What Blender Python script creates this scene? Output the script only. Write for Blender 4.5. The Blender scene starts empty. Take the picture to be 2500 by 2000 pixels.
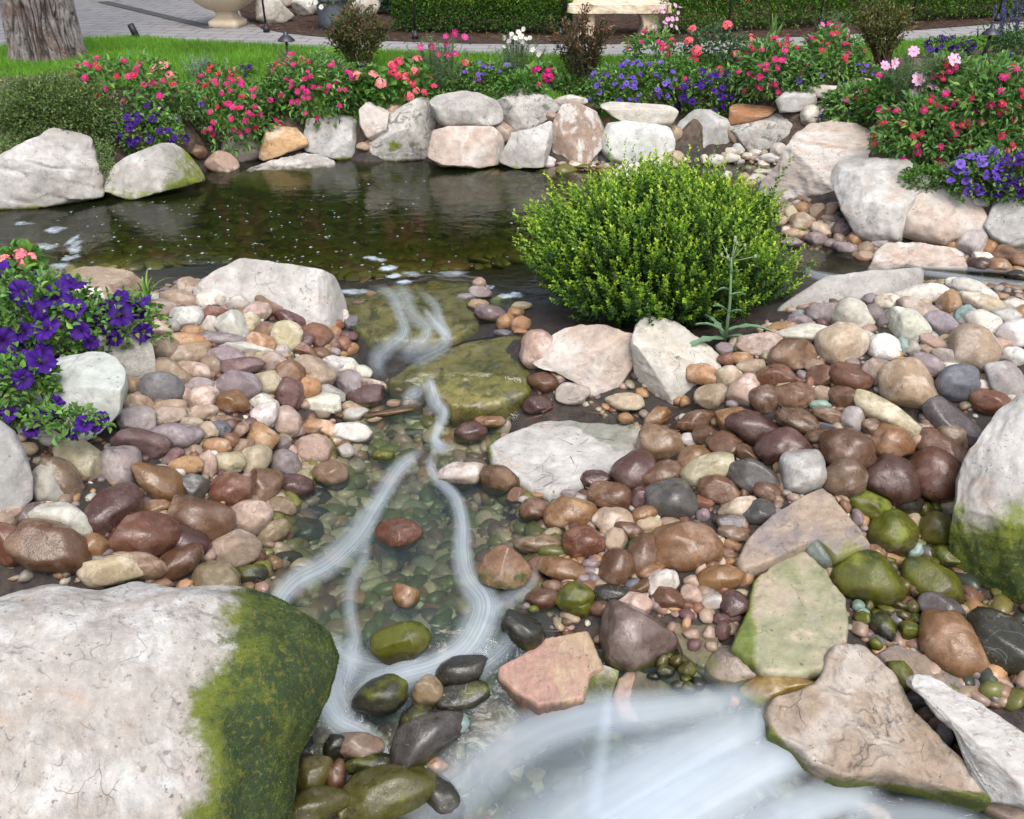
import bpy, math, random
import numpy as np
from mathutils import Vector, Matrix

# ------------------------------------------------------------------ camera, light, exposure
S = bpy.context.scene
COL = S.collection
PITCH = math.radians(28.6)
CAMZ = 2.35
FPX = 2453.0
cam_d = bpy.data.cameras.new('camera')
cam = bpy.data.objects.new('camera', cam_d)
COL.objects.link(cam)
cam.location = (0, 0, CAMZ)
cam.rotation_euler = (math.pi / 2 - PITCH, 0, 0)
cam_d.sensor_width = 36.0
cam_d.lens = 36.0 * FPX / 2500.0
cam_d.clip_start = 0.05
cam_d.clip_end = 500
S.camera = cam
S.render.resolution_x, S.render.resolution_y = 1024, 819

SUN_EL, SUN_AZ = math.radians(56), math.radians(165)      # azimuth clockwise from +Y
wd = bpy.data.worlds.new('World')
S.world = wd
wd.use_nodes = True
wn = wd.node_tree
wn.nodes.clear()
sky = wn.nodes.new('ShaderNodeTexSky')
sky.sky_type = 'NISHITA'
sky.sun_disc = False
sky.sun_elevation = SUN_EL
sky.sun_rotation = SUN_AZ
sky.air_density = 1.0
sky.dust_density = 4.0
bg = wn.nodes.new('ShaderNodeBackground')
bg.inputs[1].default_value = 0.15
wo = wn.nodes.new('ShaderNodeOutputWorld')
hsv = wn.nodes.new('ShaderNodeHueSaturation')      # thin overcast: the sky's blue is mostly veiled
hsv.inputs['Saturation'].default_value = .6
wn.links.new(sky.outputs[0], hsv.inputs['Color'])
wn.links.new(hsv.outputs[0], bg.inputs[0])
wn.links.new(bg.outputs[0], wo.inputs[0])
sd = bpy.data.lights.new('sun', 'SUN')
sd.energy = 0.8
sd.angle = math.radians(28)
sd.color = (1.0, 0.97, 0.93)
sun = bpy.data.objects.new('sun', sd)
COL.objects.link(sun)
sv = Vector((math.sin(SUN_AZ) * math.cos(SUN_EL), math.cos(SUN_AZ) * math.cos(SUN_EL), math.sin(SUN_EL)))
sun.rotation_euler = (-sv).to_track_quat('-Z', 'Y').to_euler()
S.view_settings.view_transform = 'Standard'
S.view_settings.look = 'None'
S.view_settings.exposure = 1.0
S.view_settings.gamma = 1.0
try:
    S.cycles.max_bounces = 8
    S.cycles.transparent_max_bounces = 12
    S.cycles.use_denoising = True
    S.cycles.caustics_reflective = False
    S.cycles.caustics_refractive = False
except Exception:
    pass

# ------------------------------------------------------------------ helpers
rng = np.random.default_rng(7)
random.seed(7)
CP, SP = math.cos(PITCH), math.sin(PITCH)

def ray(px, py):
    """World direction through a point of the 2500 x 2000 photograph."""
    u = (px - 1250.0) / FPX
    v = (1000.0 - py) / FPX
    d = np.array([u, CP + v * SP, -SP + v * CP])
    return d / np.linalg.norm(d)

EYE = np.array([0.0, 0.0, CAMZ])

def at_z(px, py, z):
    d = ray(px, py)
    return EYE + d * ((z - CAMZ) / d[2])

def project(P):
    P = np.asarray(P, float) - EYE
    xf = P[..., 0]
    yf = P[..., 1] * CP - P[..., 2] * SP
    zf = P[..., 1] * SP + P[..., 2] * CP
    return np.stack([1250 + FPX * xf / yf, 1000 - FPX * zf / yf], -1)

def depth_of(p):
    return p[1] * CP - (p[2] - CAMZ) * SP

# vectorised gradient noise
_pr = np.random.default_rng(99)
_perm = np.concatenate([_pr.permutation(256)] * 3)
_grad = _pr.normal(size=(256, 3))
_grad /= np.linalg.norm(_grad, axis=1)[:, None]

def pn(P):
    P = np.asarray(P, float)
    i = np.floor(P).astype(int)
    f = P - i
    i &= 255
    w = f * f * f * (f * (f * 6 - 15) + 10)
    r = 0
    for dx in (0, 1):
        wx = w[:, 0] if dx else 1 - w[:, 0]
        for dy in (0, 1):
            wy = w[:, 1] if dy else 1 - w[:, 1]
            for dz in (0, 1):
                wz = w[:, 2] if dz else 1 - w[:, 2]
                h = _perm[_perm[_perm[i[:, 0] + dx] + i[:, 1] + dy] + i[:, 2] + dz]
                g = _grad[h]
                r = r + wx * wy * wz * ((f[:, 0] - dx) * g[:, 0] + (f[:, 1] - dy) * g[:, 1] + (f[:, 2] - dz) * g[:, 2])
    return r * 1.6

def fbm(P, o=4):
    r, a = 0, 1.0
    for k in range(o):
        r = r + a * pn(P * 2.0 ** k + 17.3 * k)
        a *= .5
    return r

def ridged(P, o=3):
    r, a = 0, 1.0
    for k in range(o):
        r = r + a * (1 - 2 * np.abs(pn(P * 2.0 ** k + 31.7 * k)))
        a *= .5
    return r

def in_poly(pts, poly):
    x, y = pts[:, 0], pts[:, 1]
    ins = np.zeros(len(pts), bool)
    n = len(poly)
    for i in range(n):
        x1, y1 = poly[i]
        x2, y2 = poly[(i + 1) % n]
        c = ((y1 > y) != (y2 > y)) & (x < (x2 - x1) * (y - y1) / (y2 - y1 + 1e-12) + x1)
        ins ^= c
    return ins

def mesh_np(name, V, F, attrs=None, smooth=True, uv=None, mat=None):
    """V n x 3, F a list of (m x k) int arrays."""
    me = bpy.data.meshes.new(name)
    if not isinstance(F, (list, tuple)):
        F = [F]
    F = [np.asarray(f, np.int32) for f in F if len(f)]
    V = np.asarray(V, np.float32)
    loops = np.concatenate([f.ravel() for f in F])
    tot = np.concatenate([np.full(len(f), f.shape[1], np.int32) for f in F])
    start = np.concatenate([[0], np.cumsum(tot)[:-1]]).astype(np.int32)
    me.vertices.add(len(V))
    me.vertices.foreach_set('co', V.ravel())
    me.loops.add(len(loops))
    me.loops.foreach_set('vertex_index', loops.astype(np.int32))
    me.polygons.add(len(tot))
    me.polygons.foreach_set('loop_start', start)
    me.polygons.foreach_set('loop_total', tot)
    me.polygons.foreach_set('use_smooth', np.full(len(tot), smooth, bool))
    for k, a in (attrs or {}).items():
        a = np.asarray(a, np.float32)
        if a.ndim == 1:
            at = me.attributes.new(k, 'FLOAT', 'POINT')
            at.data.foreach_set('value', a)
        else:
            at = me.attributes.new(k, 'FLOAT_COLOR', 'POINT')
            if a.shape[1] == 3:
                a = np.concatenate([a, np.ones((len(a), 1), np.float32)], 1)
            at.data.foreach_set('color', a.ravel())
    if uv is not None:
        ul = me.uv_layers.new(name='UVMap')
        ul.data.foreach_set('uv', np.asarray(uv, np.float32)[loops].ravel())
    me.update(calc_edges=True)
    me.validate()
    if mat:
        me.materials.append(mat)
    return me

def tag(o, label=None, cat=None, group=None, kind=None):
    if label: o['label'] = label
    if cat: o['category'] = cat
    if group: o['group'] = group
    if kind: o['kind'] = kind
    return o

def obj(name, me, parent=None, loc=None):
    o = bpy.data.objects.new(name, me)
    COL.objects.link(o)
    if loc is not None: o.location = loc
    if parent: o.parent = parent
    return o

def empty(name, loc):
    o = bpy.data.objects.new(name, None)
    COL.objects.link(o)
    o.location = loc
    o.empty_display_size = .1
    return o

_ico = {}
def ico(l):
    if l not in _ico:
        import bmesh
        bm = bmesh.new()
        bmesh.ops.create_icosphere(bm, subdivisions=l, radius=1)
        bm.verts.ensure_lookup_table()
        V = np.array([v.co[:] for v in bm.verts])
        F = np.array([[v.index for v in f.verts] for f in bm.faces], np.int32)
        bm.free()
        _ico[l] = (V, F)
    return _ico[l]

class MB:
    """Collects boxes, tubes and arrays into one mesh."""
    def __init__(s): s.V, s.Q, s.T, s.n = [], [], [], 0
    def add(s, V, Q=None, T=None):
        V = np.asarray(V, float)
        s.V.append(V)
        if Q is not None and len(Q): s.Q.append(np.asarray(Q, np.int32) + s.n)
        if T is not None and len(T): s.T.append(np.asarray(T, np.int32) + s.n)
        s.n += len(V)
    def tube(s, pts, rad, seg=8, cap=True):
        pts = np.asarray(pts, float)
        rad = np.broadcast_to(np.asarray(rad, float), (len(pts),))
        rings = []
        for i, p in enumerate(pts):
            t = pts[min(i + 1, len(pts) - 1)] - pts[max(i - 1, 0)]
            t /= np.linalg.norm(t) + 1e-9
            a = np.cross(t, [0, 0, 1.0]) if abs(t[2]) < .9 else np.cross(t, [0, 1.0, 0])
            a /= np.linalg.norm(a)
            b = np.cross(t, a)
            th = np.arange(seg) * 2 * math.pi / seg
            rings.append(p + rad[i] * (np.cos(th)[:, None] * a + np.sin(th)[:, None] * b))
        V = np.concatenate(rings)
        Q = []
        for i in range(len(pts) - 1):
            for j in range(seg):
                Q.append([i * seg + j, i * seg + (j + 1) % seg, (i + 1) * seg + (j + 1) % seg, (i + 1) * seg + j])
        T = []
        if cap:
            V = np.concatenate([V, pts[:1], pts[-1:]])
            a, b = len(V) - 2, len(V) - 1
            for j in range(seg):
                T.append([a, (j + 1) % seg, j])
                k = (len(pts) - 1) * seg
                T.append([b, k + j, k + (j + 1) % seg])
        s.add(V, Q, T)
    def lathe(s, prof, seg=24, c=(0, 0, 0), shape=None):
        V = []
        for r, z in prof:
            for j in range(seg):
                a = (j + .5) * 2 * math.pi / seg
                q = 1.0 if shape is None else shape(a)
                V.append([c[0] + r * q * math.cos(a), c[1] + r * q * math.sin(a), c[2] + z])
        Q = [[i * seg + j, i * seg + (j + 1) % seg, (i + 1) * seg + (j + 1) % seg, (i + 1) * seg + j]
             for i in range(len(prof) - 1) for j in range(seg)]
        s.add(V, Q)
    def mesh(s, name, mat=None, smooth=True, attrs=None):
        return mesh_np(name, np.concatenate(s.V), ([np.concatenate(s.Q)] if s.Q else []) + ([np.concatenate(s.T)] if s.T else []),
                       attrs=attrs, smooth=smooth, mat=mat)

# ------------------------------------------------------------------ node helpers
def new_mat(name):
    m = bpy.data.materials.new(name)
    m.use_nodes = True
    nt = m.node_tree
    nt.nodes.clear()
    out = nt.nodes.new('ShaderNodeOutputMaterial')
    return m, nt, out

class NT:
    def __init__(s, nt): s.nt = nt
    def n(s, t, **kw):
        nd = s.nt.nodes.new('ShaderNode' + t)
        for k, v in kw.items():
            if k.startswith('i_'):
                key = k[2:]
                nd.inputs[int(key) if key.isdigit() else key].default_value = v
            else:
                setattr(nd, k, v)
        return nd
    def l(s, a, b): s.nt.links.new(a, b)
    def noise(s, vec, scale, detail=4, rough=.55, dist=0, out=0):
        nd = s.n('TexNoise')
        nd.inputs['Scale'].default_value = scale
        nd.inputs['Detail'].default_value = detail
        nd.inputs['Roughness'].default_value = rough
        nd.inputs['Distortion'].default_value = dist
        if vec is not None: s.l(vec, nd.inputs['Vector'])
        return nd.outputs[out]
    def ramp(s, fac, lo, hi, a=0.0, b=1.0):
        nd = s.n('MapRange')
        nd.interpolation_type = 'SMOOTHSTEP'
        for k, v in ((1, lo), (2, hi), (3, a), (4, b)): nd.inputs[k].default_value = v
        s.l(fac, nd.inputs[0])
        return nd.outputs[0]
    def math(s, op, a, b=None, clamp=False):
        nd = s.n('Math')
        nd.operation = op
        nd.use_clamp = clamp
        for i, x in enumerate((a, b)):
            if x is None: continue
            if isinstance(x, (int, float)): nd.inputs[i].default_value = x
            else: s.l(x, nd.inputs[i])
        return nd.outputs[0]
    def mix(s, fac, a, b, mode='MIX'):
        nd = s.n('Mix')
        nd.data_type = 'RGBA'
        nd.blend_type = mode
        for i, x in ((0, fac), (6, a), (7, b)):
            if isinstance(x, (int, float)): nd.inputs[i].default_value = x
            elif isinstance(x, tuple): nd.inputs[i].default_value = x if len(x) == 4 else (*x, 1)
            else: s.l(x, nd.inputs[i])
        return nd.outputs[2]
    def attr(s, name, out='Fac'):
        nd = s.n('Attribute')
        nd.attribute_name = name
        return nd.outputs[out]
    def bump(s, h, strength, dist, normal=None):
        nd = s.n('Bump')
        nd.inputs['Strength'].default_value = strength
        nd.inputs['Distance'].default_value = dist
        s.l(h, nd.inputs['Height'])
        if normal is not None: s.l(normal, nd.inputs['Normal'])
        return nd.outputs[0]

# ------------------------------------------------------------------ terrain heights
CTRL = [
 # lawn, path, plaza: level
 *[(x, y, .62) for x in (-300, 0, 400, 800, 1200, 1600, 2000, 2400, 2800) for y in (-40, 40, 110)],
 *[(x, y, .62) for x in (-200, 100, 300, 500, 700, 900, 1100, 1300, 1500, 1700, 1900, 2100) for y in (135, 158)],
 (0, 190, .62), (300, 185, .62), (600, 175, .62), (1000, 165, .62), (1500, 160, .62), (2000, 135, .63), (2500, 110, .65),
 # bed above the wall
 (-200, 280, .58), (0, 300, .52), (220, 290, .52), (450, 275, .48), (700, 245, .50), (900, 240, .51), (1100, 235, .53), (1250, 230, .54), (1400, 230, .54), (1550, 235, .54), (1700, 240, .54), (700, 205, .58), (1000, 203, .59), (1300, 200, .60), (1600, 195, .60),
 (1950, 210, .62), (2100, 240, .72), (2300, 260, .8), (2500, 280, .82), (2700, 300, .82), (2300, 330, .72), (2500, 340, .74), (2700, 360, .7),
 # foot of the wall
 (-200, 520, -.1), (0, 510, -.1), (130, 500, -.1), (300, 490, -.1), (480, 450, -.1), (640, 462, -.12), (740, 420, -.1), (830, 410, -.1), (1000, 412, -.1), (1250, 414, -.1),
 (1500, 416, -.1), (1700, 412, -.04), (1850, 396, 0), (1960, 405, .02), (1760, 436, -.1), (1850, 436, -.1),
 # pond bottom
 (-200, 600, -.3), (30, 560, -.25), (200, 560, -.35), (600, 560, -.42), (1000, 540, -.45), (1250, 600, -.4), (600, 490, -.35), (1100, 450, -.4), (1450, 440, -.32),
 (900, 630, -.38), (350, 620, -.35), (1650, 430, -.2),
 # near rim of the pond
 (-200, 760, .05), (0, 700, .0), (140, 665, .03), (250, 670, .09), (350, 715, .11), (450, 715, .11), (640, 745, .1), (560, 650, -.25), (760, 680, -.25), (420, 655, -.15), (690, 700, -.12), (500, 662, -.2), (600, 662, -.25), (400, 680, -.02),
 (820, 760, -.04), (850, 690, -.1), (950, 690, -.06), (1100, 690, -.06), (1200, 690, -.15), (1270, 690, -.2), (1300, 710, -.14), (1240, 750, -.08), (1290, 765, -.02),
 # left heap
 (600, 800, .1), (500, 870, .08), (420, 950, .03), (700, 880, .0), (770, 860, -.05), (840, 830, -.1), (740, 960, -.1), (600, 1000, -.05), (450, 1100, -.05),
 (300, 1150, -.02), (700, 1060, -.25), (600, 1150, -.2), (500, 1200, -.13), (350, 1250, -.08), (200, 1200, .02), (100, 1280, .02), (480, 1330, -.2),
 (560, 1390, -.3), (480, 1420, -.25), (300, 1400, -.12), (100, 1400, -.08), (-200, 1400, -.05), (-200, 1100, .15), (60, 1000, .15), (200, 950, .15), (330, 880, .12),
 (840, 950, -.22), (830, 1040, -.34), (740, 1065, -.35), (690, 1180, -.35), (645, 1330, -.36), (610, 1450, -.37),
 # ledges and pools
 (1000, 740, -.06), (1130, 740, -.05), (900, 790, -.09), (1000, 840, -.17), (1120, 820, -.14), (930, 900, -.2), (1150, 900, -.14), (1270, 850, -.03),
 (1220, 950, -.2), (1080, 960, -.25), (950, 960, -.26), (1000, 1010, -.36), (950, 1060, -.42), (1060, 1100, -.44), (900, 1150, -.46), (1100, 1250, -.54),
 (900, 1300, -.54), (1000, 1400, -.56), (780, 1430, -.5), (1150, 1400, -.54), (1230, 1250, -.48), (1190, 1050, -.42), (1050, 1550, -.54), (900, 1590, -.56), (760, 1300, -.5), (1180, 1180, -.45), (1280, 1330, -.45),
 (1180, 1110, -.4), (1285, 1200, -.37), (1375, 1320, -.36), (1300, 1480, -.42),
 # right bank
 (1370, 1080, -.36), (1550, 1050, -.3), (1650, 1000, -.2), (1450, 960, -.17), (1340, 940, -.14), (1500, 850, .0), (1700, 900, .0), (1800, 830, .1),
 (1650, 800, .0), (1600, 780, .05), (1300, 760, .0), (1450, 600, .02), (1700, 650, .02), (1750, 580, .0), (1700, 500, -.05), (1350, 560, -.2), (1330, 640, -.12),
 (1900, 780, .15), (2100, 720, .25), (2300, 690, .25), (2450, 700, .22), (2700, 720, .25), (2200, 850, .2), (2450, 880, .2), (2000, 950, .05), (2300, 950, .12),
 (2700, 1000, .2), (1850, 1050, -.1), (2100, 1080, -.05), (2350, 1050, .0), (1700, 1150, -.22), (1950, 1150, -.15), (2200, 1150, -.15), (1600, 1250, -.3),
 (1460, 1270, -.34), (1420, 1400, -.36), (1560, 1400, -.34), (1750, 1350, -.33), (1900, 1300, -.26), (2050, 1250, -.22), (2250, 1250, -.3), (2150, 1350, -.4),
 (2300, 1400, -.45), (2700, 1400, -.3), (1900, 1500, -.4), (2150, 1500, -.48), (1700, 1550, -.45), (1550, 1550, -.46), (1380, 1550, -.5), (1280, 1560, -.55),
 (2400, 1550, -.48), (2100, 1700, -.55), (2350, 1700, -.55), (2450, 1850, -.6), (2750, 1800, -.5),
 # lower pool, under the cascade
 (1100, 1680, -.68), (900, 1700, -.75), (760, 1620, -.62), (1000, 1850, -.85), (1200, 1800, -.85), (1400, 1750, -.78), (1600, 1750, -.7), (1750, 1720, -.62), (1400, 1950, -.92), (1100, 1980, -.95),
 (1700, 1900, -.8), (1900, 1800, -.66), (1900, 1980, -.85), (2300, 1980, -.8), (2600, 2100, -.8), (1600, 2200, -1.0), (900, 2200, -1.05),
 # under the front boulder
 (100, 1900, -.55), (500, 1900, -.65), (800, 1950, -.85), (700, 1700, -.65), (-200, 1700, -.3), (-200, 2100, -.6), (500, 2200, -.9), (400, 1600, -.4), (100, 1550, -.3),
 # upper right stream
 (1900, 640, -.1), (2050, 650, -.1), (2200, 662, -.08), (2400, 665, -.08), (2550, 680, -.08), (2750, 690, -.05), (1980, 600, -.04), (2080, 610, .0), (2250, 590, .05), (2450, 580, .05), (2700, 580, .1),
 (1930, 480, .03), (1950, 540, .05), (2050, 520, .12), (2250, 520, .15), (2450, 520, .15), (1860, 520, -.02),
]
_cp = np.array([at_z(*c) for c in CTRL])
_extra = np.array([[x, y, .62] for x in (-14, -9, -5, 0, 5, 9, 14) for y in (17, 21, 26)])
_cp = np.concatenate([_cp, _extra])
_d = np.linalg.norm(_cp[:, None, :2] - _cp[None, :, :2], axis=2)
_A = np.block([[_d, np.ones((len(_cp), 1))], [np.ones((1, len(_cp))), np.zeros((1, 1))]])
_w = np.linalg.lstsq(_A + 1e-6 * np.eye(len(_A)), np.concatenate([_cp[:, 2], [0]]), rcond=None)[0]
GX0, GY0, GS = -9.0, 1.2, .04
GNX, GNY = 451, 481
gx = GX0 + GS * np.arange(GNX)
gy = GY0 + GS * np.arange(GNY)
GXX, GYY = np.meshgrid(gx, gy)
HG = np.zeros((GNY, GNX)) + _w[-1]
for i in range(len(_cp)):
    HG += _w[i] * np.hypot(GXX - _cp[i, 0], GYY - _cp[i, 1])
for _ in range(5):
    p = np.pad(HG, 1, mode='edge')
    HG = (p[1:-1, 1:-1] * 4 + p[:-2, 1:-1] + p[2:, 1:-1] + p[1:-1, :-2] + p[1:-1, 2:]) / 8

def grid_lookup(G, x, y):
    fx = np.clip((np.asarray(x) - GX0) / GS, 0, GNX - 1.001)
    fy = np.clip((np.asarray(y) - GY0) / GS, 0, GNY - 1.001)
    i, j = fx.astype(int), fy.astype(int)
    u, v = fx - i, fy - j
    return (G[j, i] * (1 - u) * (1 - v) + G[j, i + 1] * u * (1 - v) + G[j + 1, i] * (1 - u) * v + G[j + 1, i + 1] * u * v)

def H(x, y): return grid_lookup(HG, x, y)

def hit(px, py, off=0.0, G=None):
    d = ray(px, py)
    t = np.arange(1.0, 26.0, .01)
    P = EYE + t[:, None] * d
    h = grid_lookup(HG if G is None else G, P[:, 0], P[:, 1]) + off
    k = np.nonzero(P[:, 2] < h)[0]
    if not len(k): return EYE + 25 * d
    k = max(k[0], 1)
    g0, g1 = P[k - 1, 2] - h[k - 1], P[k, 2] - h[k]
    return P[k - 1] + (P[k] - P[k - 1]) * (g0 / max(g0 - g1, 1e-9))

# water heights
WCTRL = [
 *[(x, y, 0.0) for x in (-300, 0, 300, 600, 900, 1200, 1500, 1800) for y in (400, 480, 560, 640)],
 (2000, 600, .0), (2200, 650, .005), (2400, 670, .01), (2700, 690, .02), (1950, 680, 0), (850, 690, -.0), (1150, 690, 0),
 (950, 780, -.055), (1100, 780, -.045), (950, 850, -.125), (1100, 850, -.115), (900, 900, -.16), (1000, 920, -.165), (1250, 900, -.1), (1200, 960, -.16), (1010, 960, -.2),
 (1040, 1000, -.29), (1080, 1050, -.35), (850, 1000, -.3), (1200, 1010, -.33), (800, 1060, -.35), (1250, 1050, -.35), (900, 1150, -.355), (1100, 1150, -.355), (700, 1200, -.357), (1300, 1200, -.357), (650, 1350, -.36),
 (1000, 1300, -.36), (1350, 1350, -.36), (650, 1450, -.365), (850, 1450, -.365), (1050, 1450, -.365), (1250, 1450, -.37), (1000, 1580, -.38), (780, 1540, -.4), (1200, 1560, -.4),
 (760, 1620, -.47), (800, 1690, -.57), (900, 1760, -.66), (1050, 1680, -.55), (1000, 1850, -.75), (1100, 1980, -.86),
 (1250, 1700, -.6), (1460, 1680, -.56), (1480, 1760, -.6), (1600, 1700, -.53), (1760, 1690, -.5), (1850, 1690, -.46), (1900, 1760, -.53), (1800, 1850, -.62), (2000, 1900, -.68), (1460, 1900, -.68),
 (1430, 2000, -.74), (1250, 1850, -.74), (1250, 2000, -.83), (1800, 2000, -.72), (2100, 1990, -.74), (1400, 2200, -.85), (1900, 2200, -.85),
]
_wc = np.array([at_z(*c) for c in WCTRL])
_d = np.linalg.norm(_wc[:, None, :2] - _wc[None, :, :2], axis=2)
_A = np.block([[_d, np.ones((len(_wc), 1))], [np.ones((1, len(_wc))), np.zeros((1, 1))]])
_w = np.linalg.lstsq(_A + 1e-6 * np.eye(len(_A)), np.concatenate([_wc[:, 2], [0]]), rcond=None)[0]
WG = np.zeros((GNY, GNX)) + _w[-1]
for i in range(len(_wc)):
    WG += _w[i] * np.hypot(GXX - _wc[i, 0], GYY - _wc[i, 1])
for _ in range(4):
    p = np.pad(WG, 1, mode='edge')
    WG = (p[1:-1, 1:-1] * 4 + p[:-2, 1:-1] + p[2:, 1:-1] + p[1:-1, :-2] + p[1:-1, 2:]) / 8
def W(x, y): return grid_lookup(WG, x, y)
# ------------------------------------------------------------------ stone materials
def stone_nodes(N, base_col, second, third, s1=4.0, s2=30.0, amount=(.45, .62), amount3=(.55, .7), rough=.68, bump=.35, moss_a=(.15, .185, .018), moss_b=(.03, .05, .010), use_obj=False, stretch=None):
    tc = N.n('TexCoord')
    oi = N.n('ObjectInfo')
    add = N.n('VectorMath', operation='ADD')
    N.l(tc.outputs['Object'], add.inputs[0])
    rv = N.n('VectorMath', operation='SCALE')
    rv.inputs[0].default_value = (37.0, 71.0, 53.0)
    N.l(oi.outputs['Random'], rv.inputs[3])
    N.l(rv.outputs[0], add.inputs[1])
    vec = add.outputs[0]
    if stretch:
        mp = N.n('Mapping')
        mp.inputs['Scale'].default_value = stretch[0]
        mp.inputs['Rotation'].default_value = stretch[1]
        N.l(vec, mp.inputs[0])
        svec = mp.outputs[0]
    else:
        svec = vec
    n1 = N.noise(svec, s1, 6, .6, .4)
    n2 = N.noise(svec, s2, 8, .65, .2)
    n3 = N.noise(vec, 140.0, 4, .6)
    n4 = N.noise(svec, s1 * 2.3 + 1.7, 7, .7, 1.2)
    if use_obj:
        base_col = oi.outputs['Color']
        hs = N.n('HueSaturation')
        hs.inputs['Value'].default_value = 1.6
        hs.inputs['Saturation'].default_value = .68
        N.l(base_col, hs.inputs['Color'])
        second = hs.outputs[0]
        hs2 = N.n('HueSaturation')
        hs2.inputs['Value'].default_value = .5
        hs2.inputs['Saturation'].default_value = 1.1
        hs2.inputs['Hue'].default_value = .49
        N.l(base_col, hs2.inputs['Color'])
        third = hs2.outputs[0]
    c = N.mix(N.ramp(n1, *amount), base_col, second)
    c = N.mix(N.math('MULTIPLY', N.ramp(n4, *amount3), .8), c, third)
    g = N.math('ADD', N.math('MULTIPLY', n2, 1.15), .43)
    gg = N.n('CombineColor')
    for i in range(3): N.l(g, gg.inputs[i])
    c = N.mix(1.0, c, gg.outputs[0], 'MULTIPLY')
    if not use_obj:                                 # rust blooms, grey weathering and lichen specks
        c = N.mix(N.math('MULTIPLY', N.ramp(N.noise(vec, s1 * .75 + 2.2, 6, .7, .8), .55, .72), .42), c, (.36, .225, .14))
        c = N.mix(N.math('MULTIPLY', N.ramp(N.noise(vec, s1 * .6 + 5.1, 7, .75, .5), .52, .68), .5), c, (.25, .235, .22))
        c = N.mix(N.math('MULTIPLY', N.math('MULTIPLY', N.ramp(N.noise(vec, 60.0, 4, .6), .58, .68), N.ramp(N.noise(vec, s1 + 8.3, 3), .48, .6)), .75), c, (.06, .05, .042))
    # grains and pits
    sp = N.ramp(n3, .62, .72)
    c = N.mix(N.math('MULTIPLY', sp, .35), c, (.09, .07, .06))
    sp2 = N.ramp(N.noise(vec, 95.0, 3, .5), .64, .74)
    c = N.mix(N.math('MULTIPLY', sp2, .3), c, (.6, .56, .5))
    # hairline cracks
    vo = N.n('TexVoronoi', feature='DISTANCE_TO_EDGE')
    vo.inputs['Scale'].default_value = s1 * 1.3
    wv = N.n('VectorMath', operation='ADD')
    N.l(svec, wv.inputs[0])
    nw = N.n('TexNoise')
    nw.inputs['Scale'].default_value = s1 * 2
    nw.inputs['Detail'].default_value = 6
    N.l(svec, nw.inputs['Vector'])
    nsc = N.n('VectorMath', operation='SCALE')
    nsc.inputs[3].default_value = .5 / s1 * 1.4
    N.l(nw.outputs['Color'], nsc.inputs[0])
    N.l(nsc.outputs[0], wv.inputs[1])
    N.l(wv.outputs[0], vo.inputs['Vector'])
    crack = N.ramp(vo.outputs['Distance'], .0, .018, 1.0, 0.0)
    crack = N.math('MULTIPLY', crack, N.ramp(N.noise(vec, s1 * .8 + 3, 2), .5, .62))
    c = N.mix(N.math('MULTIPLY', crack, .3), c, (.05, .04, .035))
    # moss / algae, water marks
    mo = N.attr('moss')
    mf = N.ramp(N.math('ADD', mo, N.math('MULTIPLY', N.math('SUBTRACT', N.noise(vec, 11.0, 8, .75), .5), 1.5)), .28, .72)
    mossc = N.mix(N.ramp(N.math('ADD', N.noise(vec, 9.0, 6, .65), N.math('MULTIPLY', N.math('SUBTRACT', mo, .76), .6)), .38, .66), moss_a, moss_b)
    mossc = N.mix(N.math('MULTIPLY', N.ramp(N.noise(vec, 48.0, 4), .52, .66), .6), mossc, (.16, .15, .02))
    c = N.mix(mf, c, mossc)
    if use_obj:                                     # damp stones dry out in patches
        wo_ = N.math('ADD', N.noise(vec, 7.0, 4, .6), N.math('SUBTRACT', .05, oi.outputs['Alpha']))
        wo_ = N.ramp(wo_, .0, .14)
        c = N.mix(1.0, c, N.mix(wo_, (1, 1, 1), (.60, .55, .50)), 'MULTIPLY')
        ve = N.math('ABSOLUTE', N.math('SUBTRACT', N.noise(vec, 5.0, 3, .5, .8), .5))
        ve = N.math('MULTIPLY', N.ramp(ve, .0, .006, 1, 0), N.ramp(oi.outputs['Random'], .8, .85, 0, .15))
        c = N.mix(ve, c, (.62, .57, .5))
    else: wo_ = 0.0
    wet = N.math('MAXIMUM', N.attr('wet'), wo_, clamp=True)
    dk = N.mix(N.math('MULTIPLY', N.attr('wet'), .9), (1, 1, 1), (.42, .40, .36))
    c = N.mix(1.0, c, dk, 'MULTIPLY')
    p = N.n('BsdfPrincipled')
    N.l(c, p.inputs['Base Color'])
    r = N.math('ADD', N.math('MULTIPLY', n2, .2), rough - .1)
    r = N.math('SUBTRACT', r, N.math('MULTIPLY', N.math('MULTIPLY', wet, N.math('ADD', .80, N.math('MULTIPLY', n2, .35))), .60), clamp=True)
    N.l(r, p.inputs['Roughness'])
    p.inputs['Specular IOR Level'].default_value = .45
    h = N.math('ADD', N.math('MULTIPLY', n2, 1.0), N.math('MULTIPLY', n3, .35))
    h = N.math('ADD', h, N.math('MULTIPLY', mf, N.noise(vec, 200.0, 3)))
    h = N.math('SUBTRACT', h, N.math('MULTIPLY', crack, .4))
    N.l(N.bump(h, bump, .012), p.inputs['Normal'])
    return p

def stone_mat(name, *a, **k):
    m, nt, out = new_mat(name)
    N = NT(nt)
    p = stone_nodes(N, *a, **k)
    nt.links.new(p.outputs[0], out.inputs[0])
    return m

M_COB = stone_mat('river_stone', None, None, None, s1=8.0, s2=30.0, amount=(.47, .68), amount3=(.53, .70), rough=.72, bump=.30, use_obj=True)
M_ROUGH = stone_mat('rough_stone', None, None, None, s1=9.0, s2=34.0, amount=(.45, .7), amount3=(.54, .7), rough=.72, bump=.4, use_obj=True)

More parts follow.
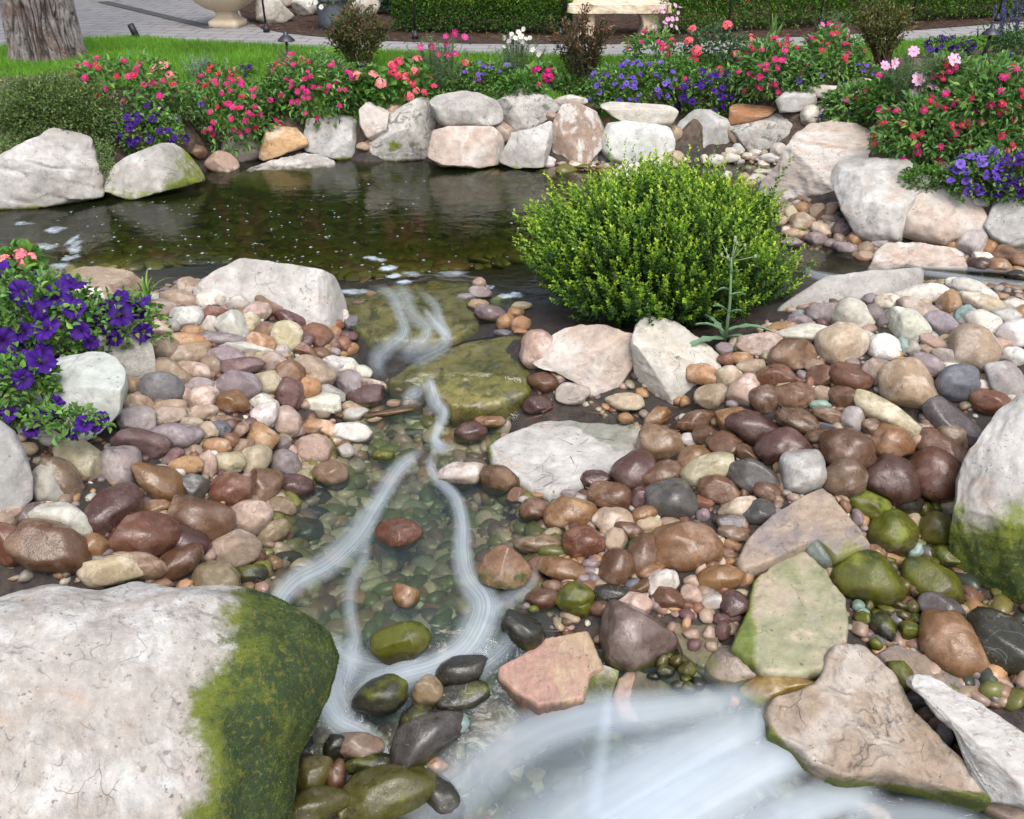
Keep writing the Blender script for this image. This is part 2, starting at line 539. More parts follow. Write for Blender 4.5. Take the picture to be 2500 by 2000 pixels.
# pebbles coloured per vertex
def col_mat(name, rough=.5, bump=.2, scale=60, sheen=0, trans=0, spec=.4, tint=None):
    m, nt, out = new_mat(name)
    N = NT(nt)
    tc = N.n('TexCoord')
    n = N.noise(tc.outputs['Object'], scale, 4, .6)
    g = N.math('ADD', N.math('MULTIPLY', n, .8), .6)
    gg = N.n('CombineColor')
    for i in range(3): N.l(g, gg.inputs[i])
    c = N.mix(1.0, N.attr('Col', 'Color'), gg.outputs[0], 'MULTIPLY')
    p = N.n('BsdfPrincipled')
    N.l(c, p.inputs['Base Color'])
    p.inputs['Roughness'].default_value = rough
    p.inputs['Specular IOR Level'].default_value = spec
    if bump: N.l(N.bump(n, bump, .004), p.inputs['Normal'])
    if trans:
        t = N.n('BsdfTranslucent')
        N.l(c, t.inputs[0])
        mx = N.n('MixShader')
        mx.inputs[0].default_value = trans
        N.l(p.outputs[0], mx.inputs[1])
        N.l(t.outputs[0], mx.inputs[2])
        N.l(mx.outputs[0], out.inputs[0])
    else:
        N.l(p.outputs[0], out.inputs[0])
    return m

M_PEB = col_mat('small_pebbles', .45, .2)
M_PEBWET = col_mat('stream_bed_pebbles', .3, .2)
M_LEAF = col_mat('leaf', .45, 0, 30, trans=.28, spec=.35)
M_PETAL = col_mat('petal', .6, 0, 80, trans=.3, spec=.2)

# ------------------------------------------------------------------ ground
def ground():
    idx = np.arange(GNX * GNY).reshape(GNY, GNX)
    F = np.stack([idx[:-1, :-1], idx[:-1, 1:], idx[1:, 1:], idx[1:, :-1]], -1).reshape(-1, 4)
    P = np.stack([GXX, GYY, HG], -1).reshape(-1, 3)
    P[:, 2] += fbm(P * 9, 3) * .006
    me = mesh_np('ground', P, F, {'bed': np.clip((P[:, 2] - .10) / .2, 0, 1) * (P[:, 1] > 6.2)})
    m, nt, out = new_mat('soil_and_liner')
    N = NT(nt)
    tc = N.n('TexCoord')
    n = N.noise(tc.outputs['Object'], 22, 8, .7)
    n2 = N.noise(tc.outputs['Object'], 3, 4, .6)
    c = N.mix(N.ramp(n, .35, .7), (.012, .010, .009), (.06, .042, .03))
    c = N.mix(N.ramp(n2, .45, .65), c, (.03, .025, .022))
    bed = N.mix(N.ramp(n, .35, .66), (.03, .02, .014), (.13, .085, .055))
    c = N.mix(N.attr('bed'), c, bed)
    p = N.n('BsdfPrincipled')
    N.l(c, p.inputs['Base Color'])
    p.inputs['Roughness'].default_value = .7
    N.l(N.bump(n, .7, .02), p.inputs['Normal'])
    N.l(p.outputs[0], out.inputs[0])
    me.materials.append(m)
    o = tag(obj('ground', me), 'dark soil and pond liner under the stones and flower beds', 'ground', kind='structure')
    # far land out to the horizon
    V, Q = [], []
    def quad(x0, y0, x1, y1):
        k = len(V)
        V.extend([(x0, y0, .62), (x1, y0, .62), (x1, y1, .62), (x0, y1, .62)])
        Q.append((k, k + 1, k + 2, k + 3))
    X1, Y1 = GX0 + GS * (GNX - 1), GY0 + GS * (GNY - 1)
    quad(-200, Y1, 200, 300); quad(-200, -60, GX0, Y1); quad(X1, -60, 200, Y1); 
    V2 = len(V)
    V.extend([(GX0, -60, -1.2), (X1, -60, -1.2), (X1, GY0, -1.2), (GX0, GY0, -1.2)])
    Q.append((V2, V2 + 1, V2 + 2, V2 + 3))
    me = mesh_np('land', V, np.array(Q), mat=m)
    tag(obj('land', me), 'level ground running on beyond the garden', 'ground', kind='structure')
ground()

# ------------------------------------------------------------------ stones
ORG = {'T1': (0, 0), 'T2': (833, 0), 'T3': (1666, 0), 'A1': (0, 500), 'A2': (833, 500), 'A3': (1666, 500),
       'B1': (0, 1000), 'B2': (833, 1000), 'B3': (1666, 1000), 'C1': (0, 1500), 'C2': (833, 1500), 'C3': (1666, 1500)}
ZF = 2156 / 834.0

def zpx(reg, x, y):
    return ORG[reg][0] + x / ZF, ORG[reg][1] + y / ZF

PAL = {  # code: (base colour, colour words)
 't': ((.265, .19, .13), ('tan', 'light brown', 'fawn')), 'b': ((.175, .10, .062), ('brown', 'dark tan', 'russet brown')), 'r': ((.185, .088, .056), ('red brown', 'brick red')),
 'm': ((.115, .064, .060), ('maroon', 'dark purple')), 'p': ((.205, .165, .165), ('mauve grey', 'purplish grey')), 'g': ((.30, .275, .245), ('grey', 'pale grey')),
 'w': ((.47, .44, .39), ('white', 'cream white')), 'o': ((.30, .175, .09), ('orange tan', 'rust orange', 'amber')), 'k': ((.31, .225, .17), ('beige', 'pinkish beige')),
 'd': ((.040, .043, .032), ('blackish', 'dark')), 'v': ((.13, .125, .035), ('algae green', 'mossy green')), 'e': ((.20, .27, .24), ('pale green', 'greenish grey')),
 'y': ((.36, .295, .20), ('cream', 'buff')), 's': ((.12, .115, .12), ('slate grey', 'dark grey')),
}
COB = {
'T1': """1245 960 55 40 0 b|1400 1050 95 80 -15 k|1525 960 118 92 0 g|610 920 45 30 0 s|30 1275 60 35 0 k""",
'T2': """320 690 42 28 20 k|325 765 55 48 40 w|380 695 30 36 80 t|190 905 30 20 0 k|140 925 25 38 80 k|1000 840 65 85 70 k|1335 740 30 55 75 k|1450 640 95 35 3 w|
1620 650 48 36 -20 w|1590 685 60 38 0 k|1310 1015 42 28 0 w|1590 1000 30 34 0 g|1645 995 34 42 80 w|1680 780 40 38 0 b|1750 1030 55 22 0 y|1965 1035 30 22 0 w|2025 1030 45 28 0 w|
2100 1045 32 13 0 w|2110 995 50 40 10 y|2105 850 45 48 0 k""",
'T3': """820 730 68 55 -5 w|1120 515 70 22 0 w|850 520 75 24 0 b|215 1015 52 35 0 w|300 1000 48 28 0 w|310 958 38 22 0 w|355 940 38 28 -25 w|140 1005 26 26 0 w|400 985 32 20 0 w|
455 972 38 26 10 w|560 995 65 25 0 w|605 950 46 40 10 w|490 1010 30 11 0 w|275 1115 34 32 0 w|320 860 30 55 40 k|440 1135 45 30 0 w|500 1095 45 25 0 w|390 1130 40 35 0 k|430 1165 45 30 0 k|
480 1130 50 30 0 w|550 1095 34 22 0 w|1880 1280 50 30 0 w|350 1190 40 30 0 k|600 1090 30 24 0 k|565 1140 40 26 0 k""",
'A1': """1205 540 80 74 0 k|1345 515 72 50 -15 g|1155 610 132 60 -18 k|1350 605 97 62 -5 w|1475 580 60 35 0 t|1505 640 68 55 20 g|1700 640 110 62 -25 b|1625 685 68 78 110 k|
1350 700 75 52 -15 r|1180 720 98 72 5 w|1035 670 75 62 -20 k|1330 765 60 58 0 g|1585 750 62 58 -40 y|1480 775 112 84 -48 w|1830 730 92 46 -30 m|1680 810 70 62 30 b|1800 830 95 88 60 y|
1645 880 88 58 -25 o|1995 830 100 72 -15 r|1925 855 45 55 110 m|1000 800 95 62 -15 k|1100 770 42 38 60 g|1215 800 65 34 -10 o|1200 868 122 50 -12 o|1045 915 90 80 0 t|1185 945 130 60 6 t|
1440 860 170 42 -18 p|1425 950 125 56 -22 p|1560 910 160 38 -14 w|1915 925 85 46 -30 r|2030 945 62 38 -15 b|1775 915 50 34 -10 g|2095 870 58 48 0 b|2115 805 42 34 -30 o|2110 755 58 34 -20 r|
1650 985 62 50 35 y|1330 1020 70 60 -50 t|1515 1030 138 60 -8 m|1215 1060 124 62 -12 k|1500 1145 135 86 -4 p|1085 1075 125 80 -30 t|1015 1170 130 102 -10 s|1690 1130 84 72 15 y|1830 1070 90 78 -35 b|
1745 1010 105 62 -25 k|1980 1060 130 86 -22 k|1945 1140 70 72 10 o|2110 1010 80 50 -15 w|1825 1200 108 84 60 m|1660 1265 92 64 -20 w|1460 1245 108 74 -25 o*|1270 1235 108 78 20 k|1165 1200 52 42 20 k|
1260 1140 92 44 -15 p|2030 1250 110 56 -8 w|2075 1185 100 44 -25 g|845 1145 62 42 -80 t|855 1260 100 58 -10 t|1700 1215 34 24 -20 o|1060 1280 105 42 0 t|1350 1135 32 20 0 k|
840 640 78 42 5 k|890 578 48 32 0 o|980 585 42 32 0 w|1018 572 28 30 0 m|700 680 85 32 0 w|800 690 110 26 0 w|600 555 90 30 10 g""",
'A2': """20 735 70 28 80 w|75 755 50 44 0 s~|40 835 54 36 -20 m~|10 885 55 46 0 r|65 915 46 32 30 o~|10 947 32 20 0 o|45 1030 80 56 -20 w|132 1060 55 42 -30 w|50 1130 80 78 20 p|
165 1210 120 62 4 m|225 1142 105 30 -20 k|425 1120 50 34 30 t|365 1160 32 20 0 b|330 1252 42 22 5 t|75 1285 80 42 0 t|195 570 34 22 0 o|130 620 58 22 0 b*|880 560 72 42 -15 p|868 500 42 34 20 k|
785 590 56 28 -5 p|868 632 62 32 -5 t|945 695 98 54 -16 p*|1040 745 56 46 20 o|1100 690 52 40 10 o|1135 760 62 48 25 o|1140 640 60 26 0 y|1030 812 62 22 -8 s*|1135 802 42 18 0 o|510 850 42 20 12 m*|
830 1240 108 54 10 w|1075 1195 78 42 5 b*|1235 920 118 100 62 k|1275 1120 96 60 -15 b*|1240 1262 88 54 5 m*|1460 1195 100 60 -6 g|1790 1245 112 52 0 y|2125 1235 28 28 0 o""",
'A3': """570 20 50 30 0 k|600 105 55 60 90 k|640 60 50 40 0 k|685 55 45 45 0 y|755 30 45 40 0 o|755 120 75 58 -10 t|655 165 28 24 0 w|850 55 55 55 0 t|940 40 50 50 0 t|965 62 40 20 10 s|940 95 56 26 0 k|
880 165 78 42 -20 y|950 138 40 24 20 w|1010 155 66 52 60 m|845 220 66 40 -5 p|715 190 70 34 0 k|990 215 34 32 0 k|935 250 42 30 0 p|1085 220 45 48 0 o|1150 207 28 30 0 k|1025 280 74 36 -10 p|
1155 285 52 46 0 t|1115 172 50 30 0 g|1210 220 40 40 0 k|1140 330 60 34 0 t|1250 240 55 36 0 g|690 245 60 34 0 p|1555 215 54 34 0 w|1680 315 80 40 -5 w|1825 240 90 78 25 g|1710 255 36 25 0 o|
1940 270 46 48 0 o|1895 345 68 44 -20 w|1870 390 70 52 0 m*|2000 398 68 54 0 o*|2060 312 105 60 0 b|2100 450 60 36 0 d*|2120 365 60 50 0 b|2125 412 50 20 0 o|
1510 570 152 60 14 w|1760 505 86 38 -5 w|1850 552 142 58 -15 w|1900 625 145 52 -10 y|1690 635 80 64 -50 o|1770 695 64 46 40 e|1915 755 118 66 -18 w|2040 710 80 54 0 g|2080 640 66 46 0 w|
2140 680 40 50 0 o|2110 820 108 84 30 w|1195 605 60 40 0 p|1295 625 76 56 0 y|1050 622 52 30 0 k|900 690 106 64 5 p|1090 710 128 92 -14 w|1215 700 72 52 -50 p|750 735 76 36 -5 p|740 690 46 26 0 e|
1420 770 138 92 -30 w|1510 690 155 70 -25 k|1640 765 112 70 -20 p|1710 795 70 28 5 w|1770 740 36 25 0 g|1285 735 65 45 80 p|620 780 92 38 18 o|580 812 50 25 0 k|795 815 180 58 5 w|490 885 138 66 8 k|
345 880 50 46 0 y|270 910 56 36 0 p|280 975 54 40 0 r|375 975 66 42 -10 o|545 970 48 34 -30 y|705 955 142 98 0 b|1005 885 150 122 10 y|1160 855 64 50 -25 w|1280 905 112 76 -15 w|1345 945 46 28 0 o|
1395 905 70 34 -65 e|1450 910 52 42 -40 g|1330 970 105 20 0 o|1540 920 52 28 -15 k|1590 875 92 38 -18 k|1680 875 32 24 0 t|1725 925 52 28 -15 g|1655 840 46 20 20 y|1835 920 145 138 0 k|2020 890 50 40 0 k|
2010 962 42 28 0 p|2100 960 76 54 -10 w|1700 980 118 52 -15 g|1720 1030 80 36 5 w|1545 1010 115 60 -25 p|1240 1060 96 84 30 k|1440 1138 184 146 -5 t|1745 1130 122 108 40 s|2035 1110 128 92 -48 g|
1940 1250 128 72 -5 r*|2110 1260 80 46 0 w|1900 1150 72 40 -10 g|1945 1115 82 30 -20 y|160 1075 132 60 -4 o|295 1095 78 70 30 y|425 1030 88 46 16 k|195 1215 108 72 12 t|385 1180 112 82 72 k|
580 1090 128 76 5 r*|640 1152 52 34 10 y|760 1080 42 28 -30 p|720 1110 42 25 0 r|800 1140 50 26 80 r|700 1212 126 84 6 b~|530 1230 88 82 30 b~|880 1080 88 62 25 b~|1055 1092 128 84 -22 r*|
830 1020 60 40 0 t|890 1195 68 44 0 t|1025 1225 98 66 -20 b~|870 1265 62 30 5 e|1150 1040 26 20 0 r|20 1245 32 34 0 o|592 1240 40 28 70 o""",
'B1': """860 70 108 80 -12 g|1060 40 108 54 -5 k|1260 20 105 46 0 t|1655 45 108 66 30 w|1800 82 92 88 15 k|1105 175 158 80 -4 p|890 230 165 90 -22 m|1400 65 112 26 -10 b|1220 90 72 40 -25 y|
1315 145 62 56 60 y|1390 120 62 48 -40 s|1450 100 46 40 0 m|1515 135 58 48 70 b|1455 205 52 48 70 b|1655 185 98 90 -15 o|1365 235 88 50 -18 o|1230 265 44 38 0 t|1085 310 78 42 35 m|1170 355 98 56 -8 o|
1300 345 82 60 65 k|1450 340 90 62 -8 y|1535 245 70 48 45 t|1605 320 110 84 25 y|1785 225 50 48 0 p|1845 260 32 32 0 k|1975 255 114 86 -8 k|1870 140 56 48 0 p|1970 110 88 46 0 o|2065 125 62 50 -10 o|
2122 165 42 22 5 o|1795 345 98 82 -10 p|1860 490 108 74 -22 m*|1655 485 112 98 58 b~|1445 510 142 100 8 r|1220 490 92 74 -8 s|1010 460 190 98 -42 o*|760 355 132 118 25 p|520 330 165 100 -52 y|
390 450 165 100 -58 t|310 480 128 102 80 g|695 640 208 112 26 m|985 615 92 44 -5 o*|1270 710 190 128 -25 b~|1570 685 142 100 15 k|1780 632 84 70 -20 y*|1710 785 112 66 14 y*|915 795 205 132 -12 r*|
1165 832 148 88 -26 m*|1475 892 158 104 8 k|1620 935 70 54 -50 b*|1110 975 180 84 28 b*|860 985 180 76 -22 k*|600 865 80 66 -50 o|700 1015 180 98 -18 y|1365 1095 146 126 -30 y*|1585 1050 96 62 -8 d*|
730 878 52 16 0 k|400 700 180 92 -40 w|330 870 238 140 -36 b~|200 668 78 58 30 p|65 680 80 66 30 k|60 850 160 96 -65 r|1160 1110 54 30 15 o*|1000 1112 82 32 0 b|2090 405 105 82 -12 t*|1975 668 104 50 -12 d_|
1925 800 118 98 20 v_|1810 960 95 60 0 v_|1940 1005 70 30 10 v_|1620 1245 95 54 -8 k*|1690 620 26 40 0 k|480 400 60 50 0 s|2010 560 80 60 10 v_""",
'B2': """65 155 118 64 -8 w|92 30 82 46 10 w|30 265 50 46 0 g|210 57 46 22 0 t|740 80 100 36 4 v_|930 80 100 36 -4 o*|815 145 96 62 5 m*|420 165 140 44 0 t_|300 22 150 20 5 b*|450 60 92 46 10 t_|365 255 64 42 -20 m_|
130 292 62 40 10 v_|265 290 66 34 0 v*|760 415 148 78 10 w~|1005 450 122 84 -15 b~|1100 542 52 44 20 b~|1150 568 34 22 0 g|1250 545 50 22 0 o|1215 642 86 74 -20 b~|1450 658 158 98 4 o~|1440 535 58 28 0 p|
1600 450 90 62 12 m|1700 555 132 86 -12 b~|1855 395 136 112 25 m|2015 228 138 104 -12 t|2030 412 130 76 20 b|1890 565 78 64 70 m|2085 570 158 126 -18 s*|1720 702 124 76 -6 k|1910 670 98 54 18 o|
1950 735 78 50 5 y|2080 720 72 36 -5 k|1820 770 94 52 -22 b|1530 852 124 104 -20 r~|1730 830 78 62 60 k|2150 868 228 136 12 o*|1900 935 148 86 82 b~|1740 1000 116 98 60 b~|1665 875 36 22 80 p|
1580 735 32 24 0 k|1400 1015 155 66 -10 o*|1460 970 32 28 0 o|1425 940 22 18 0 o|1575 975 50 27 -5 p|1620 950 40 30 -20 o|1655 925 32 22 0 k|1575 1025 44 25 0 p|1600 1070 34 30 0 p|1520 1070 52 28 0 p|
1655 1110 34 22 0 k|1710 1108 30 20 0 o|1840 1105 50 34 30 s|1960 1030 88 58 18 o|2030 1100 98 74 30 w|1870 1130 98 44 26 b|1700 1165 122 54 6 d*|1470 1195 118 92 20 v*|1510 1255 68 58 30 v*|
1280 1190 112 64 12 b*|1385 1140 32 25 0 t|1430 1110 52 25 0 b|1660 1250 88 50 10 b*|1820 1240 132 74 16 k|2050 1195 112 68 -12 r~|1980 1225 42 32 60 p|2090 1245 52 30 0 o|1165 1240 26 18 0 p|
1215 1262 32 22 0 v|360 790 138 94 -8 r*|400 1180 86 64 -32 o*|1245 852 142 56 0 k*|1990 60 90 50 48 o|1795 57 45 32 0 o|1330 1120 60 40 0 b*|1560 1130 60 44 0 b*""",
'B3': """90 78 118 62 20 b|325 75 108 74 8 o|465 132 178 88 -18 m|150 165 80 58 -8 b*|40 195 44 52 90 w|635 250 158 118 12 m|725 75 128 74 -20 b~|930 40 104 44 -12 t|1070 65 78 68 60 g|1195 112 66 54 -10 t|
905 105 66 18 0 s|890 175 106 46 6 b~|1300 42 225 70 -22 y|1040 268 168 128 -6 b*|1320 215 126 104 -4 o|1520 130 78 44 10 t|1700 80 205 84 -24 s*|1700 170 114 80 -30 t|1485 205 52 42 50 k|1830 135 40 36 -50 o|
1640 250 168 86 -22 b*|1600 425 172 142 -40 r*|1300 440 188 134 -10 m*|1020 440 132 118 40 t*|755 395 132 126 20 g|445 425 155 90 -22 s*|270 240 115 86 -20 b*|405 290 86 50 -30 b|160 395 158 96 20 y|
230 507 124 78 -16 b~|75 322 105 84 30 o|535 520 100 56 -18 b|350 625 116 56 28 y|480 650 100 70 28 s~|135 590 58 44 -14 r|130 665 40 38 0 p|310 715 86 50 10 s|325 787 92 46 -6 t|600 370 30 33 0 o|
610 445 40 29 80 o|660 530 30 22 0 g|750 245 29 25 0 o|600 575 35 31 0 t|315 860 54 31 -8 o|240 845 36 35 0 y|285 915 60 36 -10 r|175 940 36 28 0 o|305 965 40 27 0 o|235 1072 144 76 18 o|
405 1075 58 34 75 o|185 995 44 40 0 b|120 1005 52 34 70 k|435 1000 42 34 60 s|475 940 48 34 -20 k|530 955 68 44 28 p|55 1175 68 56 -22 k|200 1212 78 44 10 g|322 1227 84 78 40 m|255 1140 48 27 -20 r|
30 1240 40 29 0 r|95 1252 33 32 0 r|60 1090 52 40 0 k|1190 607 138 74 -10 v~|1410 582 96 76 20 d*|1520 640 58 54 0 v*|1605 615 42 36 -10 v*|1690 612 66 50 70 y|1315 788 152 138 -10 v~|
1440 720 72 52 70 y|1620 762 118 106 20 v*|1715 690 42 32 70 m*|1215 905 66 47 -8 o*|1110 900 62 26 -5 e*|1165 1080 218 162 -8 v~|940 1030 46 29 -35 t|1465 895 56 44 70 e*|1545 955 66 31 12 v*|
1680 940 106 68 -12 v*|1580 1105 194 114 -18 v*|1345 1000 52 29 -20 v*|1360 1045 42 26 0 v*|1405 1112 58 44 -50 v*|1470 1130 58 48 70 t*|1500 850 44 32 -50 v*|1630 1252 132 74 -10 s*|
1110 1240 38 34 0 e*|1175 1245 40 28 80 v*|1285 1265 52 29 -10 v*|1370 1240 47 27 0 v*|1450 1250 44 38 70 v*|1140 1278 42 25 0 e*|1225 1288 32 25 0 v*|1770 1265 37 28 0 y|1140 712 40 29 75 o|
1005 555 48 19 -20 t|1030 612 42 29 -60 b|1100 682 52 34 -60 p|870 905 108 78 -42 e*|1500 760 50 40 0 d*|1560 880 40 30 0 d*|1300 960 40 26 0 v*""",
'C2': """380 185 172 112 4 v*|1140 102 134 94 -38 d*|265 515 182 104 16 d*|765 352 152 82 10 d*|545 492 104 90 80 y*|755 512 162 78 8 d*|950 215 92 80 40 o_|480 660 112 76 28 d*|540 775 258 150 38 s*|
760 680 56 40 -70 e*|110 838 142 78 -14 k*|180 945 162 62 -4 d*|300 1140 306 162 6 v*|640 1172 158 98 -52 d*|20 1222 92 60 80 v*|485 965 54 44 -55 w|600 952 70 44 -10 o|840 868 72 55 -20 k_|
985 912 74 40 -22 o_|770 800 46 35 0 y_|800 950 72 34 -10 k_|1005 1080 112 84 -48 r_|960 1240 60 55 0 s_|780 1050 92 40 0 b_|840 1262 52 35 0 r_|1400 905 170 88 24 b_|1330 1050 78 68 0 s_|1480 1282 62 25 0 o_|
1850 182 230 180 -18 p*|2030 305 46 34 70 v*|2065 270 27 25 0 v*|2115 292 42 35 50 v*|2045 362 54 40 5 d*|1975 392 42 20 0 d*|2130 452 42 30 0 d*""",
'C3': """25 60 46 25 80 o|55 130 50 34 5 k|75 195 40 37 70 m|250 40 52 38 -10 m|255 105 52 44 70 m|170 115 40 37 0 k|185 205 38 32 -20 k|310 12 56 40 0 m|1430 105 62 57 -20 v*|1270 90 92 70 -40 d*|
1140 30 52 44 0 v*|1400 15 56 30 0 v*|1475 35 42 34 0 v*|1220 190 40 34 -20 v*|1700 200 232 152 -40 o*|2000 185 222 160 -38 d*|30 350 50 46 -20 v*|20 410 32 25 0 v*|95 440 44 40 0 d*|
35 470 47 38 0 d*|325 550 36 29 40 o|1380 390 98 66 -50 v*|1535 645 68 52 20 t|1595 672 52 50 40 k|1650 765 70 50 -65 g|1770 895 74 46 -32 o|1855 975 62 44 -35 o|1915 1062 52 31 80 b|
1915 420 37 29 0 o*|2000 400 58 34 -10 b*|2040 467 62 38 -15 g*|1840 390 52 29 0 s*|2130 422 42 30 0 b*|1175 1240 122 56 -5 y*|2060 1260 150 60 8 k|600 1240 60 40 0 s*""",
'C1': """1260 1275 220 74 0 o*|1960 1030 136 92 58 v*|2110 860 90 64 60 d*|2112 1020 100 64 75 b*|1960 1240 225 115 8 v*|280 958 42 28 -20 t|155 1140 40 24 20 b""",
}

def view_basis(p):
    B = EYE - np.asarray(p)
    B /= np.linalg.norm(B)
    R = np.cross([0, 0, 1.0], B)
    R /= np.linalg.norm(R)
    U = np.cross(B, R)
    return np.stack([R, U, B])          # rows

def wet_attr(P, c):
    w, h = W(c[0], c[1]), H(c[0], c[1])
    if w < h - .06: return np.zeros(len(P))
    return np.clip((w + .022 + .02 * pn(P * 17) - P[:, 2]) / .02, 0, 1)

def cobble_shape(seed, lvl, angular=.5):
    r = np.random.default_rng(seed)
    V, F = ico(lvl)
    o = r.uniform(0, 100, 3)
    P = V * (1 + .17 * pn(V * .9 + o) + .08 * pn(V * 1.9 + o + 9))[:, None]
    for k in range(r.integers(2, 6)):
        d = r.normal(size=3)
        d[2] = d[2] * .8 + .3
        d /= np.linalg.norm(d)
        t = P @ d
        h = np.quantile(t, r.uniform(.86, .97) if r.random() > angular else r.uniform(.78, .92))
        e = np.maximum(t - h, 0)
        P = P - (e * r.uniform(.75, .98))[:, None] * d
    P += V * (.020 * fbm(V * 3.4 + o, 4))[:, None]
    if r.random() < .25:                # a chipped hollow
        d = r.normal(size=3); d[2] = abs(d[2]) + .3; d /= np.linalg.norm(d)
        q = np.linalg.norm(P - d * 1.0, axis=1)
        P -= d * (np.clip(1 - q / .55, 0, 1) ** 2 * .16)[:, None]
    lo, hi = P.min(0), P.max(0)
    P = (P - (lo + hi) / 2) / ((hi - lo) / 2)
    return P, F

rows, SUB = [], set()
for reg, txt in COB.items():
    for t in txt.replace('\n', '').split('|'):
        f = t.split()
        x, y = zpx(reg, float(f[0]), float(f[1]))
        code = f[5]
        wet = {'*': .88, '~': .6, '_': .9}.get(code[1:], .66 if (reg in ('B3', 'B2', 'C3', 'C2') or (reg == 'B1' and y > 1150)) and code[0] in 'brmsotp' else .45 if code[0] in 'brm' else .08)
        if code[1:] == '_': SUB.add((round(x), round(y)))
        rows.append([x, y, float(f[2]) / ZF * 1.14, float(f[3]) / ZF * 1.2, float(f[4]), code[0], wet])
# drop a row that sits wholly on another (double readings at the seams of two views)
keep = []
for r in rows:
    dup = any(math.hypot(r[0] - q[0], r[1] - q[1]) < .35 * min(r[3], q[3]) + 2 and .6 < r[2] / q[2] < 1.6 for q in keep)
    if not dup: keep.append(r)
rows = sorted(keep, key=lambda r: -r[2] * r[3])
STONES = []       # for the labels
small_extra = []
def add_cobble(i, r):
    x, y, a, b, ang, code, wet = r
    submerged_name = code in 'vd'
    big = max(a, b)
    p0 = hit(x, y)
    sc = depth_of(p0) / FPX
    A, B_ = a * sc, b * sc
    dep = min(A, B_) * random.uniform(.85, 1.05) + .12 * max(A, B_)
    sunk = (round(x), round(y)) in SUB
    for _ in range(3):
        p = hit(x, y, off=(.30 if not sunk else .05) * B_)
        w0 = W(p[0], p[1]) + .12 * B_
        if not sunk and w0 > p[2] - .1 * B_:            # rests on the bed and breaks the surface
            q = hit(x, y, off=.12 * B_, G=WG)
            if q[2] > p[2]: p = q
        sc = depth_of(p) / FPX
        A, B_ = a * sc, b * sc
        dep = min(A, B_) * .95 + .12 * max(A, B_)
    P, F = cobble_shape(1000 + i, 4 if big > 22 else 3, .6 if code in 'yre' else .3)
    P = P * np.array([A, B_, dep])
    th = math.radians(ang)
    R2 = np.array([[math.cos(th), -math.sin(th), 0], [math.sin(th), math.cos(th), 0], [0, 0, 1]])
    P = P @ R2.T @ view_basis(p)
    Pw = P + p
    at = {'wet': wet_attr(Pw, p)}
    base, words = PAL[code]
    moss = np.zeros(len(P))
    if code in 'vd':
        moss = .30 + .35 * np.clip(P[:, 2] / B_, -1, 1) * random.choice((-1, .6)) + (.16 if code == 'v' else -.08) + .25 * pn(P / B_ * 1.3 + i)
    elif wet > .7 or W(p[0], p[1]) > H(p[0], p[1]) + .03:
        moss = np.clip((W(p[0], p[1]) + .03 - Pw[:, 2]) / .08, 0, .62)
    at['moss'] = moss
    name = 'mossy_stone' if code in 'vd' else 'cobble'
    me = mesh_np(name, P, F, at, mat=M_ROUGH if code in 'ye' else M_COB)
    o = obj(name, me, loc=p)
    j = random.uniform(.85, 1.15)
    hsv = np.array(base)
    hsv = np.clip(hsv.mean() + (hsv - hsv.mean()) * 1.03, .01, 1) * .90
    hsv = hsv * j * np.array([random.uniform(.94, 1.06), 1, random.uniform(.92, 1.08)])
    o.color = (*np.clip(hsv, 0, 1), 1 - wet)
    STONES.append(dict(o=o, x=x, y=y, a=a, b=b, code=code, wet=wet, words=words))
for i, r in enumerate(rows):
    add_cobble(i, r)
print('cobbles', len(rows), sum(1 for s in STONES if s['o'].name.startswith('cobble')))
